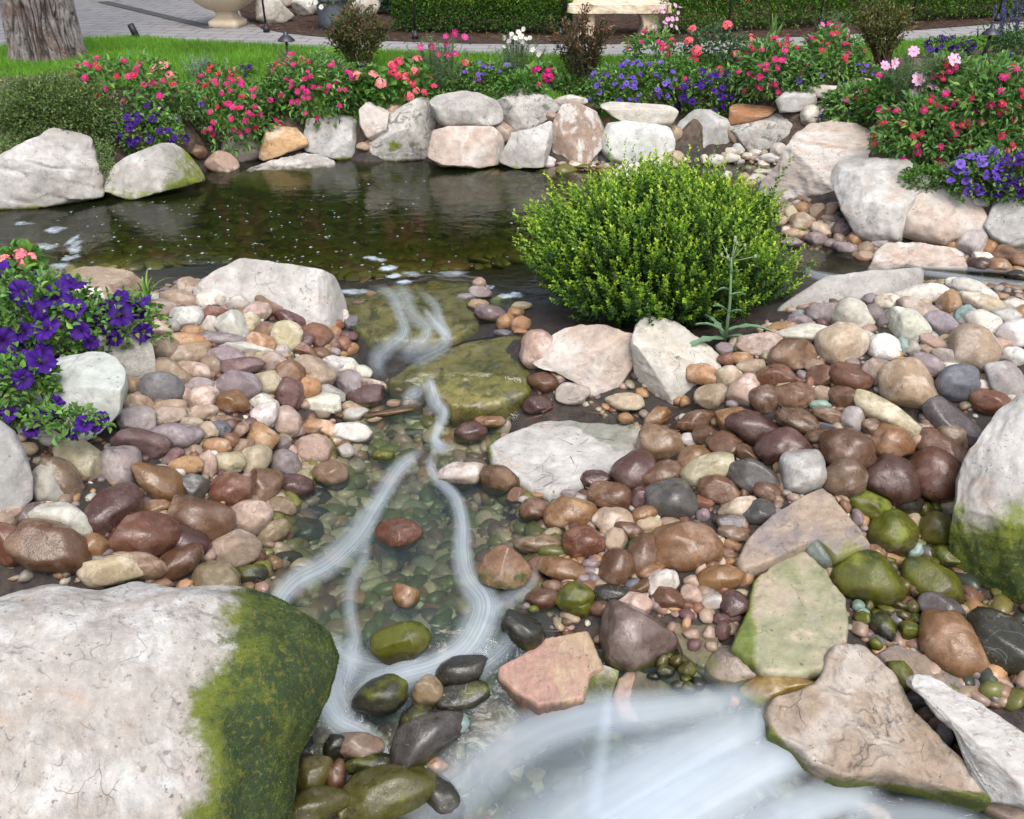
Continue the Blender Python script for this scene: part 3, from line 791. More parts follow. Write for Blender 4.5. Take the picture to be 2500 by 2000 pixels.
# ------------------------------------------------------------------ boulders and slabs
BM = {
 'white': stone_mat('grey_white_limestone', (.31, .295, .27), (.44, .425, .40), (.20, .17, .145), 2.6, 16, rough=.75, bump=.55),
 'grey': stone_mat('grey_limestone', (.30, .295, .28), (.44, .43, .41), (.175, .16, .145), 3.0, 18, rough=.75, bump=.55),
 'pink': stone_mat('pinkish_sandstone', (.40, .32, .265), (.48, .44, .395), (.32, .21, .155), 2.6, 15, rough=.75, bump=.5),
 'cream': stone_mat('cream_stone', (.43, .395, .335), (.49, .47, .43), (.34, .235, .165), 2.6, 15, amount3=(.6, .72), rough=.75, bump=.5),
 'orange': stone_mat('orange_sandstone', (.46, .29, .15), (.55, .45, .33), (.26, .13, .06), 4, 20, rough=.75, bump=.5),
 'rust': stone_mat('rust_stone', (.30, .14, .06), (.36, .25, .17), (.12, .055, .03), 4, 20, rough=.75, bump=.6, stretch=((1, 1, 5), (0, .2, 0))),
 'greenwhite': stone_mat('greenish_white_quartzite', (.38, .40, .365), (.48, .485, .455), (.29, .295, .25), 2.6, 15, rough=.65, bump=.4),
 'lichen': stone_mat('lichen_spotted_limestone', (.36, .35, .32), (.48, .46, .42), (.09, .085, .07), 3.4, 26, amount3=(.5, .62), rough=.8, bump=.6),
 'whitebrown': stone_mat('brown_veined_white_rock', (.29, .21, .16), (.50, .47, .43), (.21, .13, .085), 5.0, 18, amount=(.46, .56), rough=.75, bump=.6, stretch=((1.6, 1, 1), (0, .7, 0))),
 'striped': stone_mat('banded_pink_rock', (.41, .35, .30), (.51, .48, .445), (.34, .205, .125), 2.2, 14, rough=.75, bump=.6, stretch=((.6, 1, 3.4), (0, -.45, 0))),
 'speckle': stone_mat('speckled_granite', (.36, .355, .32), (.45, .435, .39), (.24, .22, .19), 9.0, 60, rough=.8, bump=.6),
 'ledge': stone_mat('algae_ledge_stone', (.19, .185, .05), (.31, .275, .09), (.075, .085, .028), 3.2, 12, amount3=(.5, .62), rough=.4, bump=.45),
 'big': stone_mat('stained_pink_limestone', (.33, .305, .275), (.44, .43, .41), (.16, .14, .125), 3.0, 13, amount3=(.54, .68), rough=.8, bump=.75, stretch=((2.2, 2.2, .75), (0, .15, 0)), moss_a=(.115, .145, .016), moss_b=(.026, .048, .014)),
 'slab': stone_mat('pale_flat_stone', (.36, .345, .32), (.43, .42, .395), (.29, .25, .205), 2.4, 14, rough=.8, bump=.45),
 'purple': stone_mat('purplish_flagstone', (.20, .165, .15), (.29, .225, .165), (.09, .08, .085), 4, 16, rough=.55, bump=.4, moss_a=(.19, .2, .05), moss_b=(.12, .15, .045)),
 'green': stone_mat('green_flagstone', (.24, .235, .14), (.36, .295, .215), (.155, .19, .13), 4, 16, rough=.5, bump=.4, moss_a=(.13, .16, .03), moss_b=(.07, .1, .02)),
 'red': stone_mat('red_sandstone', (.31, .185, .145), (.34, .25, .165), (.26, .22, .14), 4, 22, rough=.6, bump=.45, stretch=((2, 1, .6), (0, .2, 0)), moss_a=(.2, .2, .05), moss_b=(.12, .15, .045)),
 'tan': stone_mat('tan_layered_stone', (.27, .21, .155), (.37, .33, .285), (.16, .115, .09), 4.2, 18, amount3=(.52, .66), rough=.75, bump=.8, moss_a=(.12, .15, .022), moss_b=(.055, .075, .016)),
 'amber': stone_mat('wet_amber_stone', (.21, .13, .03), (.34, .25, .1), (.1, .06, .012), 5, 18, rough=.25, bump=.3),
 'brownflat': stone_mat('brown_flat_stone', (.23, .175, .12), (.33, .26, .19), (.10, .1, .05), 4, 16, rough=.7, bump=.5, stretch=((.7, 2, 2), (0, 0, .2))),
}
BM['wetbrown'] = stone_mat('wet_brown_rock', (.15, .08, .045), (.22, .13, .075), (.055, .04, .028), 6, 22, rough=.22, bump=.35, moss_a=(.04, .055, .012), moss_b=(.015, .022, .008))
BM['whitestreak'] = stone_mat('streaky_white_rock', (.40, .385, .36), (.48, .475, .455), (.21, .175, .145), 3.2, 16, amount3=(.53, .66), rough=.75, bump=.65, stretch=((.8, 2.2, 2.2), (0, .6, -.5)))
LANDMARKS = []

def radial(poly, n=240, smooth=2, c=None):
    poly = np.asarray(poly, float)
    c = (poly.min(0) + poly.max(0)) / 2 if c is None else np.asarray(c, float)
    if not in_poly(c[None], poly)[0]: c = poly.mean(0)
    a = np.arange(n) * 2 * math.pi / n
    d = np.stack([np.cos(a), np.sin(a)], 1)
    R = np.zeros(n)
    for i in range(len(poly)):
        p, q = poly[i] - c, poly[(i + 1) % len(poly)] - c
        e = q - p
        den = d[:, 0] * e[1] - d[:, 1] * e[0]
        den = np.where(np.abs(den) < 1e-9, 1e-9, den)
        t = (p[0] * e[1] - p[1] * e[0]) / den
        s = (p[0] * d[:, 1] - p[1] * d[:, 0]) / den
        ok = (t > 0) & (s >= -1e-6) & (s <= 1 + 1e-6)
        R = np.where(ok, np.maximum(R, t), R)
    for _ in range(smooth):
        R = (np.roll(R, 1) + 2 * R + np.roll(R, -1)) / 4
    return c, R

def boulder(reg, poly, mat, label, base=None, cf=.85, n=2.7, facets=(), moss=None, seed=None, lvl=5, rough=.03, kind='boulder', at=None, nf=4, lift=0.0, back=.55, short=None, group=None, strata=0, wet=None, grow=1.07, plates=0, fine=.3, fuzz=0, pole=None, wl=False, fit=True):
    poly = np.array([zpx(reg, *p) for p in poly])
    mid = (poly.min(0) + poly.max(0)) / 2
    poly = [tuple(q) for q in mid + (poly - mid) * grow]
    seed = seed if seed is not None else len(LANDMARKS) + 11
    r = np.random.default_rng(seed)
    c, R = radial(poly, c=mid + (np.array(zpx(reg, *pole)) - mid) * grow if pole else None)
    pa = np.asarray(poly)
    hw, hh = np.ptp(pa[:, 0]) / 2, np.ptp(pa[:, 1]) / 2
    b = zpx(reg, *base) if base else (c[0], pa[:, 1].max() - .12 * hh)
    pb = hit(*b)
    d = ray(*c)
    if at is not None:
        p = hit(*c, off=at)
    else:
        sc = depth_of(pb) / FPX
        Y = pb[1] + back * cf * min(hw, hh) * sc
        p = EYE + d * (Y / d[1])
    if wl:                                       # its foot shows at the pond's waterline
        q_ = at_z(c[0], pa[:, 1].max(), -.03 if reg == 'T1' else .0)
        ax = np.array([0, CP, -SP])
        p = EYE + d * (depth_of(q_) / float(d @ ax))
    p[2] += lift
    sc = depth_of(p) / FPX
    V, F = ico(lvl)
    rho = np.hypot(V[:, 0], V[:, 1]) + 1e-9
    s = (rho ** n + np.abs(V[:, 2]) ** n) ** (-1 / n)
    rr, zz = rho * s, V[:, 2] * s
    th = np.arctan2(-V[:, 1], V[:, 0])                    # image y runs down
    k = (th / (2 * math.pi) * len(R)) % len(R)
    i0 = np.floor(k).astype(int)
    Rv = R[i0 % len(R)] * (1 - (k - i0)) + R[(i0 + 1) % len(R)] * (k - i0)
    dep = cf * min(hw, hh) * sc
    P = np.stack([Rv * rr * V[:, 0] / rho * sc, Rv * rr * V[:, 1] / rho * sc, zz * dep], 1)
    Bs = view_basis(p)
    P = P @ Bs
    size = min(hw, hh) * sc
    fl = list(facets)
    for _ in range(nf):
        v = Bs[2] * r.uniform(.35, .9) + r.normal(size=3) * .55 + np.array([0, 0, .25])
        fl.append((*(v / np.linalg.norm(v)), r.uniform(.80, .95)))
    for f in fl:
        dn = np.array(f[:3], float)
        dn /= np.linalg.norm(dn)
        t = P @ dn
        h = np.quantile(t, f[3])
        P -= (np.maximum(t - h, 0) * .9)[:, None] * dn
    o = r.uniform(0, 50, 3)
    q = P / max(size, .02)
    nrm = V @ Bs
    P += nrm * (size * rough * (1.3 * fbm(q * 1.3 + o, 3) + .55 * ridged(q * 2.6 + o, 3) - .5 + fine * fbm(q * 8 + o, 3)))[:, None]
    if strata:
        t = P[:, 2] * .9 + P[:, 0] * .35 + .02 * fbm(q * 1.5 + o, 2)
        st = np.abs(((t * strata) % 1.0) - .5) * 2
        P -= nrm * (np.clip(1 - st * 4, 0, 1) * size * .05)[:, None]
    if plates:
        h = fbm(q * np.array([.55, .55, .2]) + o + 5, 2) * .8 + q[:, 0] * .35
        f_ = h * plates
        st = np.floor(f_) + np.clip((f_ - np.floor(f_)) * 16, 0, 1)
        P[:, 2] += np.clip(nrm[:, 2] + .2, 0, 1) * st / plates * size * .13
    tlo, thi = pa.min(0), pa.max(0)                      # keep the outline's extent after the facets
    for _ in range(2 if fit else 0):
        q2 = project(P + p)
        lo_, hi_ = q2.min(0), q2.max(0)
        L = P @ Bs.T
        k2 = (thi - tlo) / (hi_ - lo_)
        L[:, 0] *= k2[0]; L[:, 1] *= k2[1]
        P = L @ Bs
        q2 = project(P + p)
        e = ((tlo + thi) - (q2.min(0) + q2.max(0))) / 2 * sc
        p = p + Bs[0] * e[0] - Bs[1] * e[1]
    Pw = P + p
    at_ = {'wet': wet_attr(Pw, pb) if wet is None else np.full(len(P), wet)}
    w0, h0 = W(pb[0], pb[1]), H(pb[0], pb[1])
    mo = np.zeros(len(P))
    if moss is not None:
        px = project(Pw)
        mo = moss((px[:, 0] - ORG[reg][0]) * ZF, (px[:, 1] - ORG[reg][1]) * ZF, Pw)
    elif w0 > h0:
        mo = np.clip((w0 + .05 - Pw[:, 2]) / .07, 0, .8)
    at_['moss'] = mo
    me = mesh_np(kind, P, F, at_, mat=BM[mat])
    ob = tag(obj(kind, me, loc=p), label, kind.split('_')[-1], group)
    if fuzz:                                     # short raised moss on the green side
        rf = np.random.default_rng(seed + 500)
        fv = P[F]
        ar = np.linalg.norm(np.cross(fv[:, 1] - fv[:, 0], fv[:, 2] - fv[:, 0]), axis=1)
        mf_ = np.clip((mo[F].mean(1) + .35 * fbm(fv.mean(1) * 11, 3) - .50) * 3, 0, 1) ** 1.5
        pr = ar * mf_
        k_ = rf.choice(len(F), fuzz, p=pr / pr.sum())
        bc = rf.dirichlet((1, 1, 1), fuzz)
        C_ = (fv[k_] * bc[:, :, None]).sum(1)
        nn_ = np.cross(fv[k_, 1] - fv[k_, 0], fv[k_, 2] - fv[k_, 0])
        nn_ /= np.linalg.norm(nn_, axis=1)[:, None] + 1e-12
        D_ = nn_ + rf.normal(size=nn_.shape) * .75
        D_ /= np.linalg.norm(D_, axis=1)[:, None]
        sd_ = np.cross(D_, rf.normal(size=D_.shape))
        sd_ /= np.linalg.norm(sd_, axis=1)[:, None]
        L_ = rf.uniform(.002, .006, fuzz)[:, None]
        VV = np.stack([C_ - sd_ * .0022, C_ + sd_ * .0022, C_ + D_ * L_], 1).reshape(-1, 3)
        tone = np.clip(.5 + 1.1 * fbm(C_ * 8, 3), 0, 1)[:, None]
        tone = tone * np.clip(1.5 - mo[F].mean(1)[k_], .1, 1)[:, None]
        cc = (np.array([.03, .055, .014]) * (1 - tone) + np.array([.17, .22, .022]) * tone) * rf.uniform(.7, 1.3, (fuzz, 1))
        obj('moss', mesh_np('moss', VV, np.arange(fuzz * 3).reshape(-1, 3), {'Col': np.repeat(cc, 3, 0)}, smooth=False, mat=M_LEAF), ob)
    LANDMARKS.append((c[0], c[1], hw, hh, short))
    return ob

def slab(reg, poly, mat, label, normal=(0, 0, 1), thick=.08, off=.02, moss=None, kind='flagstone', seed=1, short=None, rough=.012, steps=0, wet=None, centre=None, bow=0.0):
    poly = [zpx(reg, *p) for p in poly]
    c, R = radial(poly, 240, 1)
    p = hit(*(zpx(reg, *centre) if centre else c), off=off)
    nn = np.array(normal, float)
    nn /= np.linalg.norm(nn)
    d0 = ray(*c)
    p = EYE + d0 * (np.dot(p - EYE, nn) / np.dot(d0, nn))
    A = len(R)
    ang = np.arange(A) * 2 * math.pi / A
    o = np.random.default_rng(seed).uniform(0, 50, 3)
    edge = []
    for a, r_ in zip(ang, R):
        d = ray(c[0] + r_ * math.cos(a), c[1] + r_ * math.sin(a))
        edge.append(EYE + d * (np.dot(p - EYE, nn) / np.dot(d, nn)))
    edge = np.array(edge) - p
    size = np.median(np.linalg.norm(edge, axis=1))
    wob = 1 + .035 * fbm(np.stack([np.cos(ang) * 3, np.sin(ang) * 3, ang * 0], 1) + o, 4)
    edge *= wob[:, None]
    rings = []
    prof = [(t, 0.0) for t in np.linspace(0.02, .93, 40)] + [(.96, -.004), (.985, -.012), (1.0, -.03), (1.005, -.5 * thick), (.985, -thick), (.9, -1.1 * thick)]
    for t, z in prof:
        rings.append(edge * t + nn * z)
    P = np.concatenate(rings)
    T = np.repeat([q[0] for q in prof], A)
    g = P / size
    top = np.repeat([1.0 if q[1] > -.02 else .5 for q in prof], A)
    P = P + nn * (top * size * rough * (1.4 * fbm(g * 2.0 + o, 4) + .8 * ridged(g * 3 + o, 3)))[:, None]
    if bow: P = P + nn * (bow * size * np.clip(1 - T ** 2, 0, 1))[:, None]
    if steps:
        h = fbm(g * 1.4 + o, 3) + g[:, 0] * .3
        P = P + nn * (top * np.floor(h * steps) / steps * size * .10 * np.clip((1 - T) * 8, 0, 1))[:, None]
    P += (.5 * rough * size * fbm(g * 6 + o, 3))[:, None] * (edge / np.linalg.norm(edge, axis=1)[:, None])[np.tile(np.arange(A), len(prof))] * (T > .9)[:, None]
    F = []
    idx = np.arange(len(prof) * A).reshape(len(prof), A)
    F = np.stack([idx[:-1], idx[1:], np.roll(idx[1:], -1, 1), np.roll(idx[:-1], -1, 1)], -1).reshape(-1, 4)
    P = np.concatenate([P, [P[:A].mean(0)], [P[-A:].mean(0)]])
    k = len(P) - 2
    T3 = np.concatenate([np.stack([np.full(A, k), idx[0], np.roll(idx[0], -1)], 1), np.stack([np.full(A, k + 1), np.roll(idx[-1], -1), idx[-1]], 1)])
    Pw = P + p
    px = project(Pw)
    mo = np.zeros(len(P)) if moss is None else moss((px[:, 0] - ORG[reg][0]) * ZF, (px[:, 1] - ORG[reg][1]) * ZF, Pw)
    at_ = {'moss': mo, 'wet': wet_attr(Pw, p) if wet is None else np.full(len(P), wet)}
    me = mesh_np(kind, P, [F[:, ::-1], T3[:, ::-1]], at_, mat=BM[mat])
    o_ = tag(obj(kind, me, loc=p), label, 'rock')
    pa = np.asarray(poly)
    LANDMARKS.append((c[0], c[1], np.ptp(pa[:, 0]) / 2, np.ptp(pa[:, 1]) / 2, short))
    return o_

def boulder_w(*a, **k):
    k.setdefault('grow', 1.12)
    return boulder(*a, **k)

UP = (0, -.25, 1)
FR = (0, -1, .25)
# --- the retaining wall behind the pond, left to right
boulder_w('T1', [(-120, 1000), (0, 985), (190, 900), (280, 835), (400, 865), (480, 930), (560, 1020), (625, 1110), (620, 1180), (560, 1240), (430, 1285), (100, 1310), (-130, 1290)], 'white',
        'big grey white boulder under the trailing dark shrub at the left pond edge', facets=[(.25, -.5, 1, .72), (.1, -1, .1, .8)], cf=.9, strata=9, wl=True, short='the big white boulder under the dark shrub')
boulder_w('T1', [(655, 1075), (760, 1020), (830, 985), (1000, 930), (1130, 920), (1210, 970), (1260, 1080), (1250, 1150), (1050, 1200), (820, 1250), (730, 1190), (665, 1140)], 'white',
        'pale angular boulder with a mossy dark right face below the purple petunias', facets=[(-.5, -.7, .8, .75), (.7, -.7, .2, .72)], moss=lambda x, y, P: .62 * np.clip((x - 950) / 250, 0, 1) + .5 * np.clip((y - 1120) / 100, 0, 1), wl=True, short='the mossy boulder below the petunias')
boulder_w('T1', [(1650, 880), (1850, 780), (1925, 890), (1935, 930), (1715, 1005), (1660, 960)], 'orange', 'orange sandstone block resting on a flat white rock', facets=[(.2, -.4, 1, .7), (-.1, -1, .1, .75)], n=4, base=(1790, 1040), nf=1, lift=.02, short='the orange sandstone block')
slab('T1', [(1465, 1110), (1560, 1060), (1750, 1000), (1900, 960), (2010, 970), (2110, 1010), (2125, 1055), (2000, 1120), (1850, 1180), (1680, 1200), (1540, 1180), (1470, 1150)], 'white',
     'flat white rock sloping into the pond beneath the orange block', normal=(.05, -.32, 1), thick=.16, off=.17, short='the flat white rock', rough=.03)
boulder_w('T1', [(1925, 870), (1955, 755), (2156, 740), (2250, 760), (2285, 850), (2275, 960), (2210, 1015), (2120, 1010), (2010, 975), (1930, 935)], 'grey', 'grey fractured boulder right of the orange block', facets=[(0, -1, .5, .7)], wl=True, short='the grey fractured boulder')
boulder_w('T2', [(120, 700), (180, 655), (250, 690), (295, 720), (270, 820), (210, 905), (150, 850), (120, 780)], 'pink', 'pinkish pointed wedge rock jammed upright in the wall', facets=[(.2, -1, .3, .75)], n=4, base=(200, 960), nf=2, short='the pink pointed wedge')
boulder_w('T2', [(175, 985), (290, 860), (400, 720), (470, 650), (530, 635), (580, 700), (600, 800), (590, 900), (540, 1000), (350, 1010), (220, 1000)], 'lichen', 'leaning grey boulder with green moss patches on its face',
        facets=[(-.45, -.8, .55, .62), (.8, -.6, .2, .75)], moss=lambda x, y, P: .75 * np.exp(-((x - 335) / 60) ** 2 - ((y - 915) / 45) ** 2) + .5 * np.exp(-((x - 470) / 35) ** 2 - ((y - 775) / 30) ** 2) + .4 * np.exp(-((x - 470) / 60) ** 2 - ((y - 900) / 50) ** 2) + .5 * np.clip((y - 970) / 40, 0, 1), wl=True, short='the leaning mossy boulder')
boulder_w('T2', [(578, 680), (620, 610), (760, 585), (850, 610), (960, 650), (1000, 710), (980, 770), (900, 800), (760, 790), (690, 805), (620, 760)], 'white', 'rounded cream boulder on top of the pinkish one in the wall', base=(780, 1010), back=1.0, facets=[(.1, -.6, 1, .75)], short='the upper cream wall boulder')
boulder_w('T2', [(570, 980), (600, 830), (680, 808), (900, 810), (960, 870), (1010, 980), (960, 1030), (820, 1055), (640, 1040)], 'pink', 'broad pinkish boulder with a pale waterline at the pond', facets=[(0, -1, .5, .68)], wl=True, short='the broad pinkish wall boulder')
boulder_w('T2', [(985, 670), (1120, 580), (1240, 565), (1370, 600), (1350, 690), (1250, 770), (1180, 825), (1090, 820), (1040, 760), (995, 740)], 'lichen', 'pitted white boulder with flat top in the upper wall', base=(1180, 1000), back=1.1, facets=[(0, -.25, 1, .7), (-.1, -1, .1, .7)], n=3.5, nf=2, short='the pitted white wall boulder')
boulder_w('T2', [(1015, 1015), (1080, 850), (1180, 830), (1290, 780), (1335, 830), (1290, 950), (1260, 1045), (1100, 1052)], 'white', 'slanted whitish block with a step near its base', facets=[(-.2, -1, .4, .66), (.9, -.4, .1, .85)], n=4, nf=2, wl=True, short='the slanted whitish block')
boulder_w('T2', [(1335, 830), (1390, 680), (1480, 665), (1600, 720), (1650, 790), (1650, 900), (1560, 1020), (1440, 1037), (1345, 1000)], 'whitebrown', 'tall white boulder veined in reddish brown', facets=[(-.1, -1, .3, .6)], n=3.5, nf=2, wl=True, short='the brown veined boulder')
boulder_w('T2', [(1660, 680), (1720, 650), (2050, 660), (2105, 705), (2060, 790), (1980, 800), (1800, 770), (1740, 740)], 'cream', 'long flat cream rock laid across the greenish boulder', base=(1870, 1000), back=1.3, facets=[(0, -.3, 1, .62), (0, -1, .1, .7)], n=4, nf=1, short='the long flat cream rock')
boulder_w('T2', [(1655, 880), (1700, 790), (1800, 775), (2050, 800), (2085, 880), (2080, 960), (2000, 1030), (1850, 1042), (1720, 1010), (1665, 950)], 'greenwhite', 'smooth greenish white boulder standing at the waterline', facets=[(.1, -1, .3, .72)], n=3, nf=2, wl=True, short='the smooth greenish boulder')
boulder_w('T3', [(-60, 900), (-20, 780), (50, 710), (160, 705), (260, 750), (295, 860), (290, 940), (200, 990), (80, 1000), (-50, 960)], 'grey', 'grey white rounded boulder below the dark purple petunias', facets=[(-.5, -.9, .4, .72), (.6, -.9, .3, .76)], wl=True, short='the grey white boulder below dark petunias')
boulder_w('T2', [(1600, 1230), (1680, 1130), (1780, 1060), (1890, 1040), (1930, 1080), (1960, 1150), (2000, 1260)], 'pink', 'pale pink rock half hidden behind the boxwood', facets=[(-.3, -.8, .6, .7)], base=(1800, 1250), nf=2, short=None)
boulder_w('T3', [(300, 690), (360, 660), (480, 665), (560, 660), (590, 690), (540, 730), (420, 770), (300, 790)], 'rust', 'rust coloured flat stone under the red zinnias', base=(430, 900), back=1.2, n=3.5, facets=[(0, -.3, 1, .6)], nf=1, short='the rust coloured stone')
boulder_w('T3', [(310, 820), (380, 780), (560, 740), (740, 700), (790, 760), (770, 820), (680, 880), (560, 930), (430, 955), (360, 910)], 'lichen', 'long white boulder with black stains under the rust stone', facets=[(0, -.6, 1, .7)], base=(540, 930), short='the long white stained boulder')
boulder_w('T3', [(600, 650), (740, 550), (800, 570), (850, 600), (840, 660), (760, 690), (640, 705)], 'slab', 'square pale slab on the wall right of the rust stone', base=(700, 900), back=1.5, n=4.5, facets=[(0, -.2, 1, .6), (.1, -1, 0, .75)], nf=0, short='the square pale slab')
boulder_w('T3', [(780, 560), (880, 540), (1140, 545), (1160, 590), (1010, 640), (860, 620)], 'pink', 'flat pinkish step stone at the back of the wall', base=(900, 760), back=2.0, n=4, nf=1, short='the pinkish step stone')
boulder_w('T3', [(870, 600), (1010, 565), (1060, 650), (940, 790), (870, 790)], 'white', 'upright pale rock beneath the trailing petunias', base=(960, 800), back=1.0, n=3.5, facets=[(-.3, -1, .3, .7)], nf=1, short=None)
boulder_w('T3', [(530, 1180), (610, 1070), (650, 960), (720, 860), (760, 810), (880, 790), (1010, 790), (1200, 840), (1270, 900), (1280, 990), (1240, 1010), (1080, 1040), (980, 1120), (960, 1230), (850, 1310), (700, 1310), (560, 1310), (520, 1240)], 'striped',
        'large banded pink and white boulder at the stream mouth', base=(740, 1290), lvl=6, facets=[(-.2, -.75, .75, .55), (-.7, -.7, .1, .8)], nf=2, strata=0, short='the large banded boulder', rough=.045)
boulder_w('T3', [(970, 1130), (1010, 1060), (1130, 1020), (1350, 1020), (1480, 1080), (1540, 1130), (1490, 1200), (1480, 1300), (1440, 1500), (1250, 1530), (1090, 1480), (1000, 1350)], 'white', 'big white boulder between the banded boulder and the flowers', base=(1200, 1490), lvl=6, facets=[(-.1, -.5, 1, .75)], nf=3, n=3.2, short='the big white boulder by the flowers')
boulder('A3', [(1380, 20), (1400, -60), (1500, -130), (1650, -120), (1800, -60), (1880, 20), (1920, 130), (1850, 190), (1740, 210), (1700, 245), (1560, 245), (1430, 225), (1390, 130)], 'pink', 'pinkish white boulder under the lavender petunias', facets=[(-.1, -.6, .9, .68)], short='the pinkish boulder under lavender petunias')
boulder('A3', [(1900, 60), (1950, -20), (2060, -100), (2180, -100), (2260, 100), (2220, 250), (2140, 280), (2000, 240), (1930, 180)], 'grey', 'pale spotted boulder at the right edge under violet petunias', facets=[(-.3, -.8, .6, .68)], short='the pale spotted boulder')
slab('A3', [(1150, 470), (1180, 380), (1210, 290), (1270, 240), (1500, 228), (1700, 280), (1810, 350), (1790, 410), (1600, 402), (1500, 392), (1400, 378), (1290, 385), (1230, 440)], 'pink',
     'flat pinkish slab overhanging the upper stream', normal=(-.05, -.28, 1), thick=.16, off=.12, short='the flat slab over the stream', rough=.03)
boulder('A3', [(600, 700), (740, 600), (870, 510), (1060, 470), (1480, 405), (1495, 480), (1490, 530), (1380, 570), (1250, 590), (1010, 650), (850, 720), (680, 740)], 'white', 'long pale slanting slab right of the boxwood', base=(1000, 680), back=1.0, facets=[(-.15, -.55, 1, .6), (.5, -.8, .3, .85)], cf=1.3, n=3.2, nf=1, short='the long pale slab by the boxwood')
# --- near rim of the pond and left bank
boulder('A1', [(1240, 500), (1370, 410), (1530, 352), (1660, 380), (1900, 445), (2050, 500), (2110, 580), (2150, 640), (2160, 720), (2100, 770), (1900, 800), (1700, 760), (1500, 650), (1300, 590)], 'white', 'broad white boulder between the cobbles and the pond', base=(1800, 740), back=.6,
        lvl=6, facets=[(.05, -1, .55, .55), (.9, -.3, .2, .86)], cf=.8, nf=1, short='the broad white boulder by the pond', rough=.025)
boulder('A1', [(370, 450), (440, 400), (540, 392), (720, 430), (830, 460), (900, 520), (945, 560), (860, 590), (700, 570), (550, 530), (440, 490)], 'brownflat', 'low brown layered rock at the pond edge behind the petunias', base=(680, 570), back=.8, facets=[(0, -.3, 1, .6)], cf=1.2, n=3, nf=1, moss=lambda x, y, P: .6 * np.clip((560 - x) / 120, 0, 1), short='the brown layered rock')
boulder('A1', [(350, 530), (420, 480), (530, 475), (680, 530), (780, 570), (800, 640), (700, 690), (560, 680), (400, 640)], 'whitebrown', 'mottled white rock just behind the violet petunias', base=(560, 660), short=None)
boulder('A1', [(600, 780), (700, 715), (840, 705), (940, 790), (970, 870), (968, 990), (945, 1085), (880, 1115), (780, 1080), (660, 980), (600, 870)], 'speckle', 'upright speckled pale boulder beside the violet petunias', facets=[(.1, -.2, 1, .8), (.3, -1, .1, .7)], n=3.4, nf=1, rough=.015, short='the speckled boulder by the petunias')
boulder('A1', [(190, 980), (330, 950), (500, 960), (680, 1000), (750, 1060), (785, 1150), (772, 1250), (740, 1310), (700, 1390), (560, 1480), (400, 1545), (200, 1640), (130, 1550), (90, 1300), (110, 1100)], 'greenwhite', 'large pale boulder with a hollowed top beneath hanging petunias', base=(420, 1540),
        lvl=6, facets=[(.1, -.25, 1, .74), (.1, -1, .15, .68)], cf=.9, n=3, nf=1, rough=.02, moss=lambda x, y, P: x * 0, short='the large pale boulder beneath the petunias')
boulder('B1', [(-110, 80), (0, 60), (90, 110), (160, 190), (195, 320), (195, 480), (150, 600), (60, 645), (-100, 660), (-160, 400)], 'grey', 'smooth blue grey boulder at the left edge of the cobbles', facets=[(.5, -.9, .3, .8)], cf=.9, nf=1, rough=.015, short='the blue grey boulder at the left edge')
def big_moss(x, y, P):
    e = 1270 + 90 * np.sin(y / 130) - .10 * (y - 300) + 190 * np.clip((150 - y) / 260, 0, 1)
    return .95 * np.clip((x - e) / 430 + .42, 0, 1)
boulder('C1', [(-620, -160), (-260, -225), (0, -245), (400, -195), (640, -190), (900, -110), (1150, -60), (1400, 10), (1560, 80), (1700, 150), (1850, 250), (1990, 360), (2120, 470), (2210, 640), (2210, 800), (2110, 930), (1950, 1080), (1760, 1270), (1560, 1600), (1420, 2200), (-620, 2200)], 'big',
        'huge pale boulder with its right side covered in green moss', at=.50, grow=1.07, lvl=7, cf=.62, n=2.35, facets=[(.0, -1, .62, .86), (.1, -1, .2, .9)], nf=0, fit=False, moss=big_moss, fuzz=34000, fine=.12, rough=.036, short='the huge moss-sided boulder')
# --- ledges of the upper falls
slab('A2', [(-10, 590), (150, 545), (400, 502), (600, 475), (820, 490), (850, 560), (800, 640), (860, 700), (870, 770), (700, 850), (400, 870), (180, 850), (80, 770), (20, 690)], 'ledge',
     'wide yellow green ledge stone the pond spills over', normal=(0, -.13, 1), thick=.12, off=.045, centre=(450, 560), short='the upper yellow-green ledge', rough=.026, wet=.85, bow=.05, kind='ledge_rock')
slab('A2', [(265, 1120), (420, 1020), (600, 930), (850, 850), (1180, 815), (1240, 900), (1200, 980), (1220, 1100), (1180, 1190), (1000, 1270), (850, 1290), (700, 1280), (600, 1210), (480, 1130), (380, 1130)], 'ledge',
     'rounded olive green ledge stone under a thin film of water', normal=(-.02, -.30, 1), thick=.16, off=.05, bow=.07, kind='ledge_rock', centre=(900, 1000), seed=44, short='the lower olive ledge', rough=.026, wet=.85)
boulder('A2', [(450, 1120), (480, 1050), (530, 1025), (575, 1050), (590, 1110), (540, 1150), (480, 1150)], 'ledge', 'small yellow mossy lip stone where the stream pours down', at=.05, cf=.8, wet=.5, kind='ledge_rock', lvl=4, nf=0, short='the yellow lip stone')
boulder('A2', [(940, 600), (1000, 575), (1100, 600), (1170, 640), (1150, 680), (1040, 690), (960, 650)], 'ledge', 'thin green wet rock behind the flat purple stone', at=.01, cf=.7, wet=.5, kind='ledge_rock', lvl=4, nf=1, short=None)
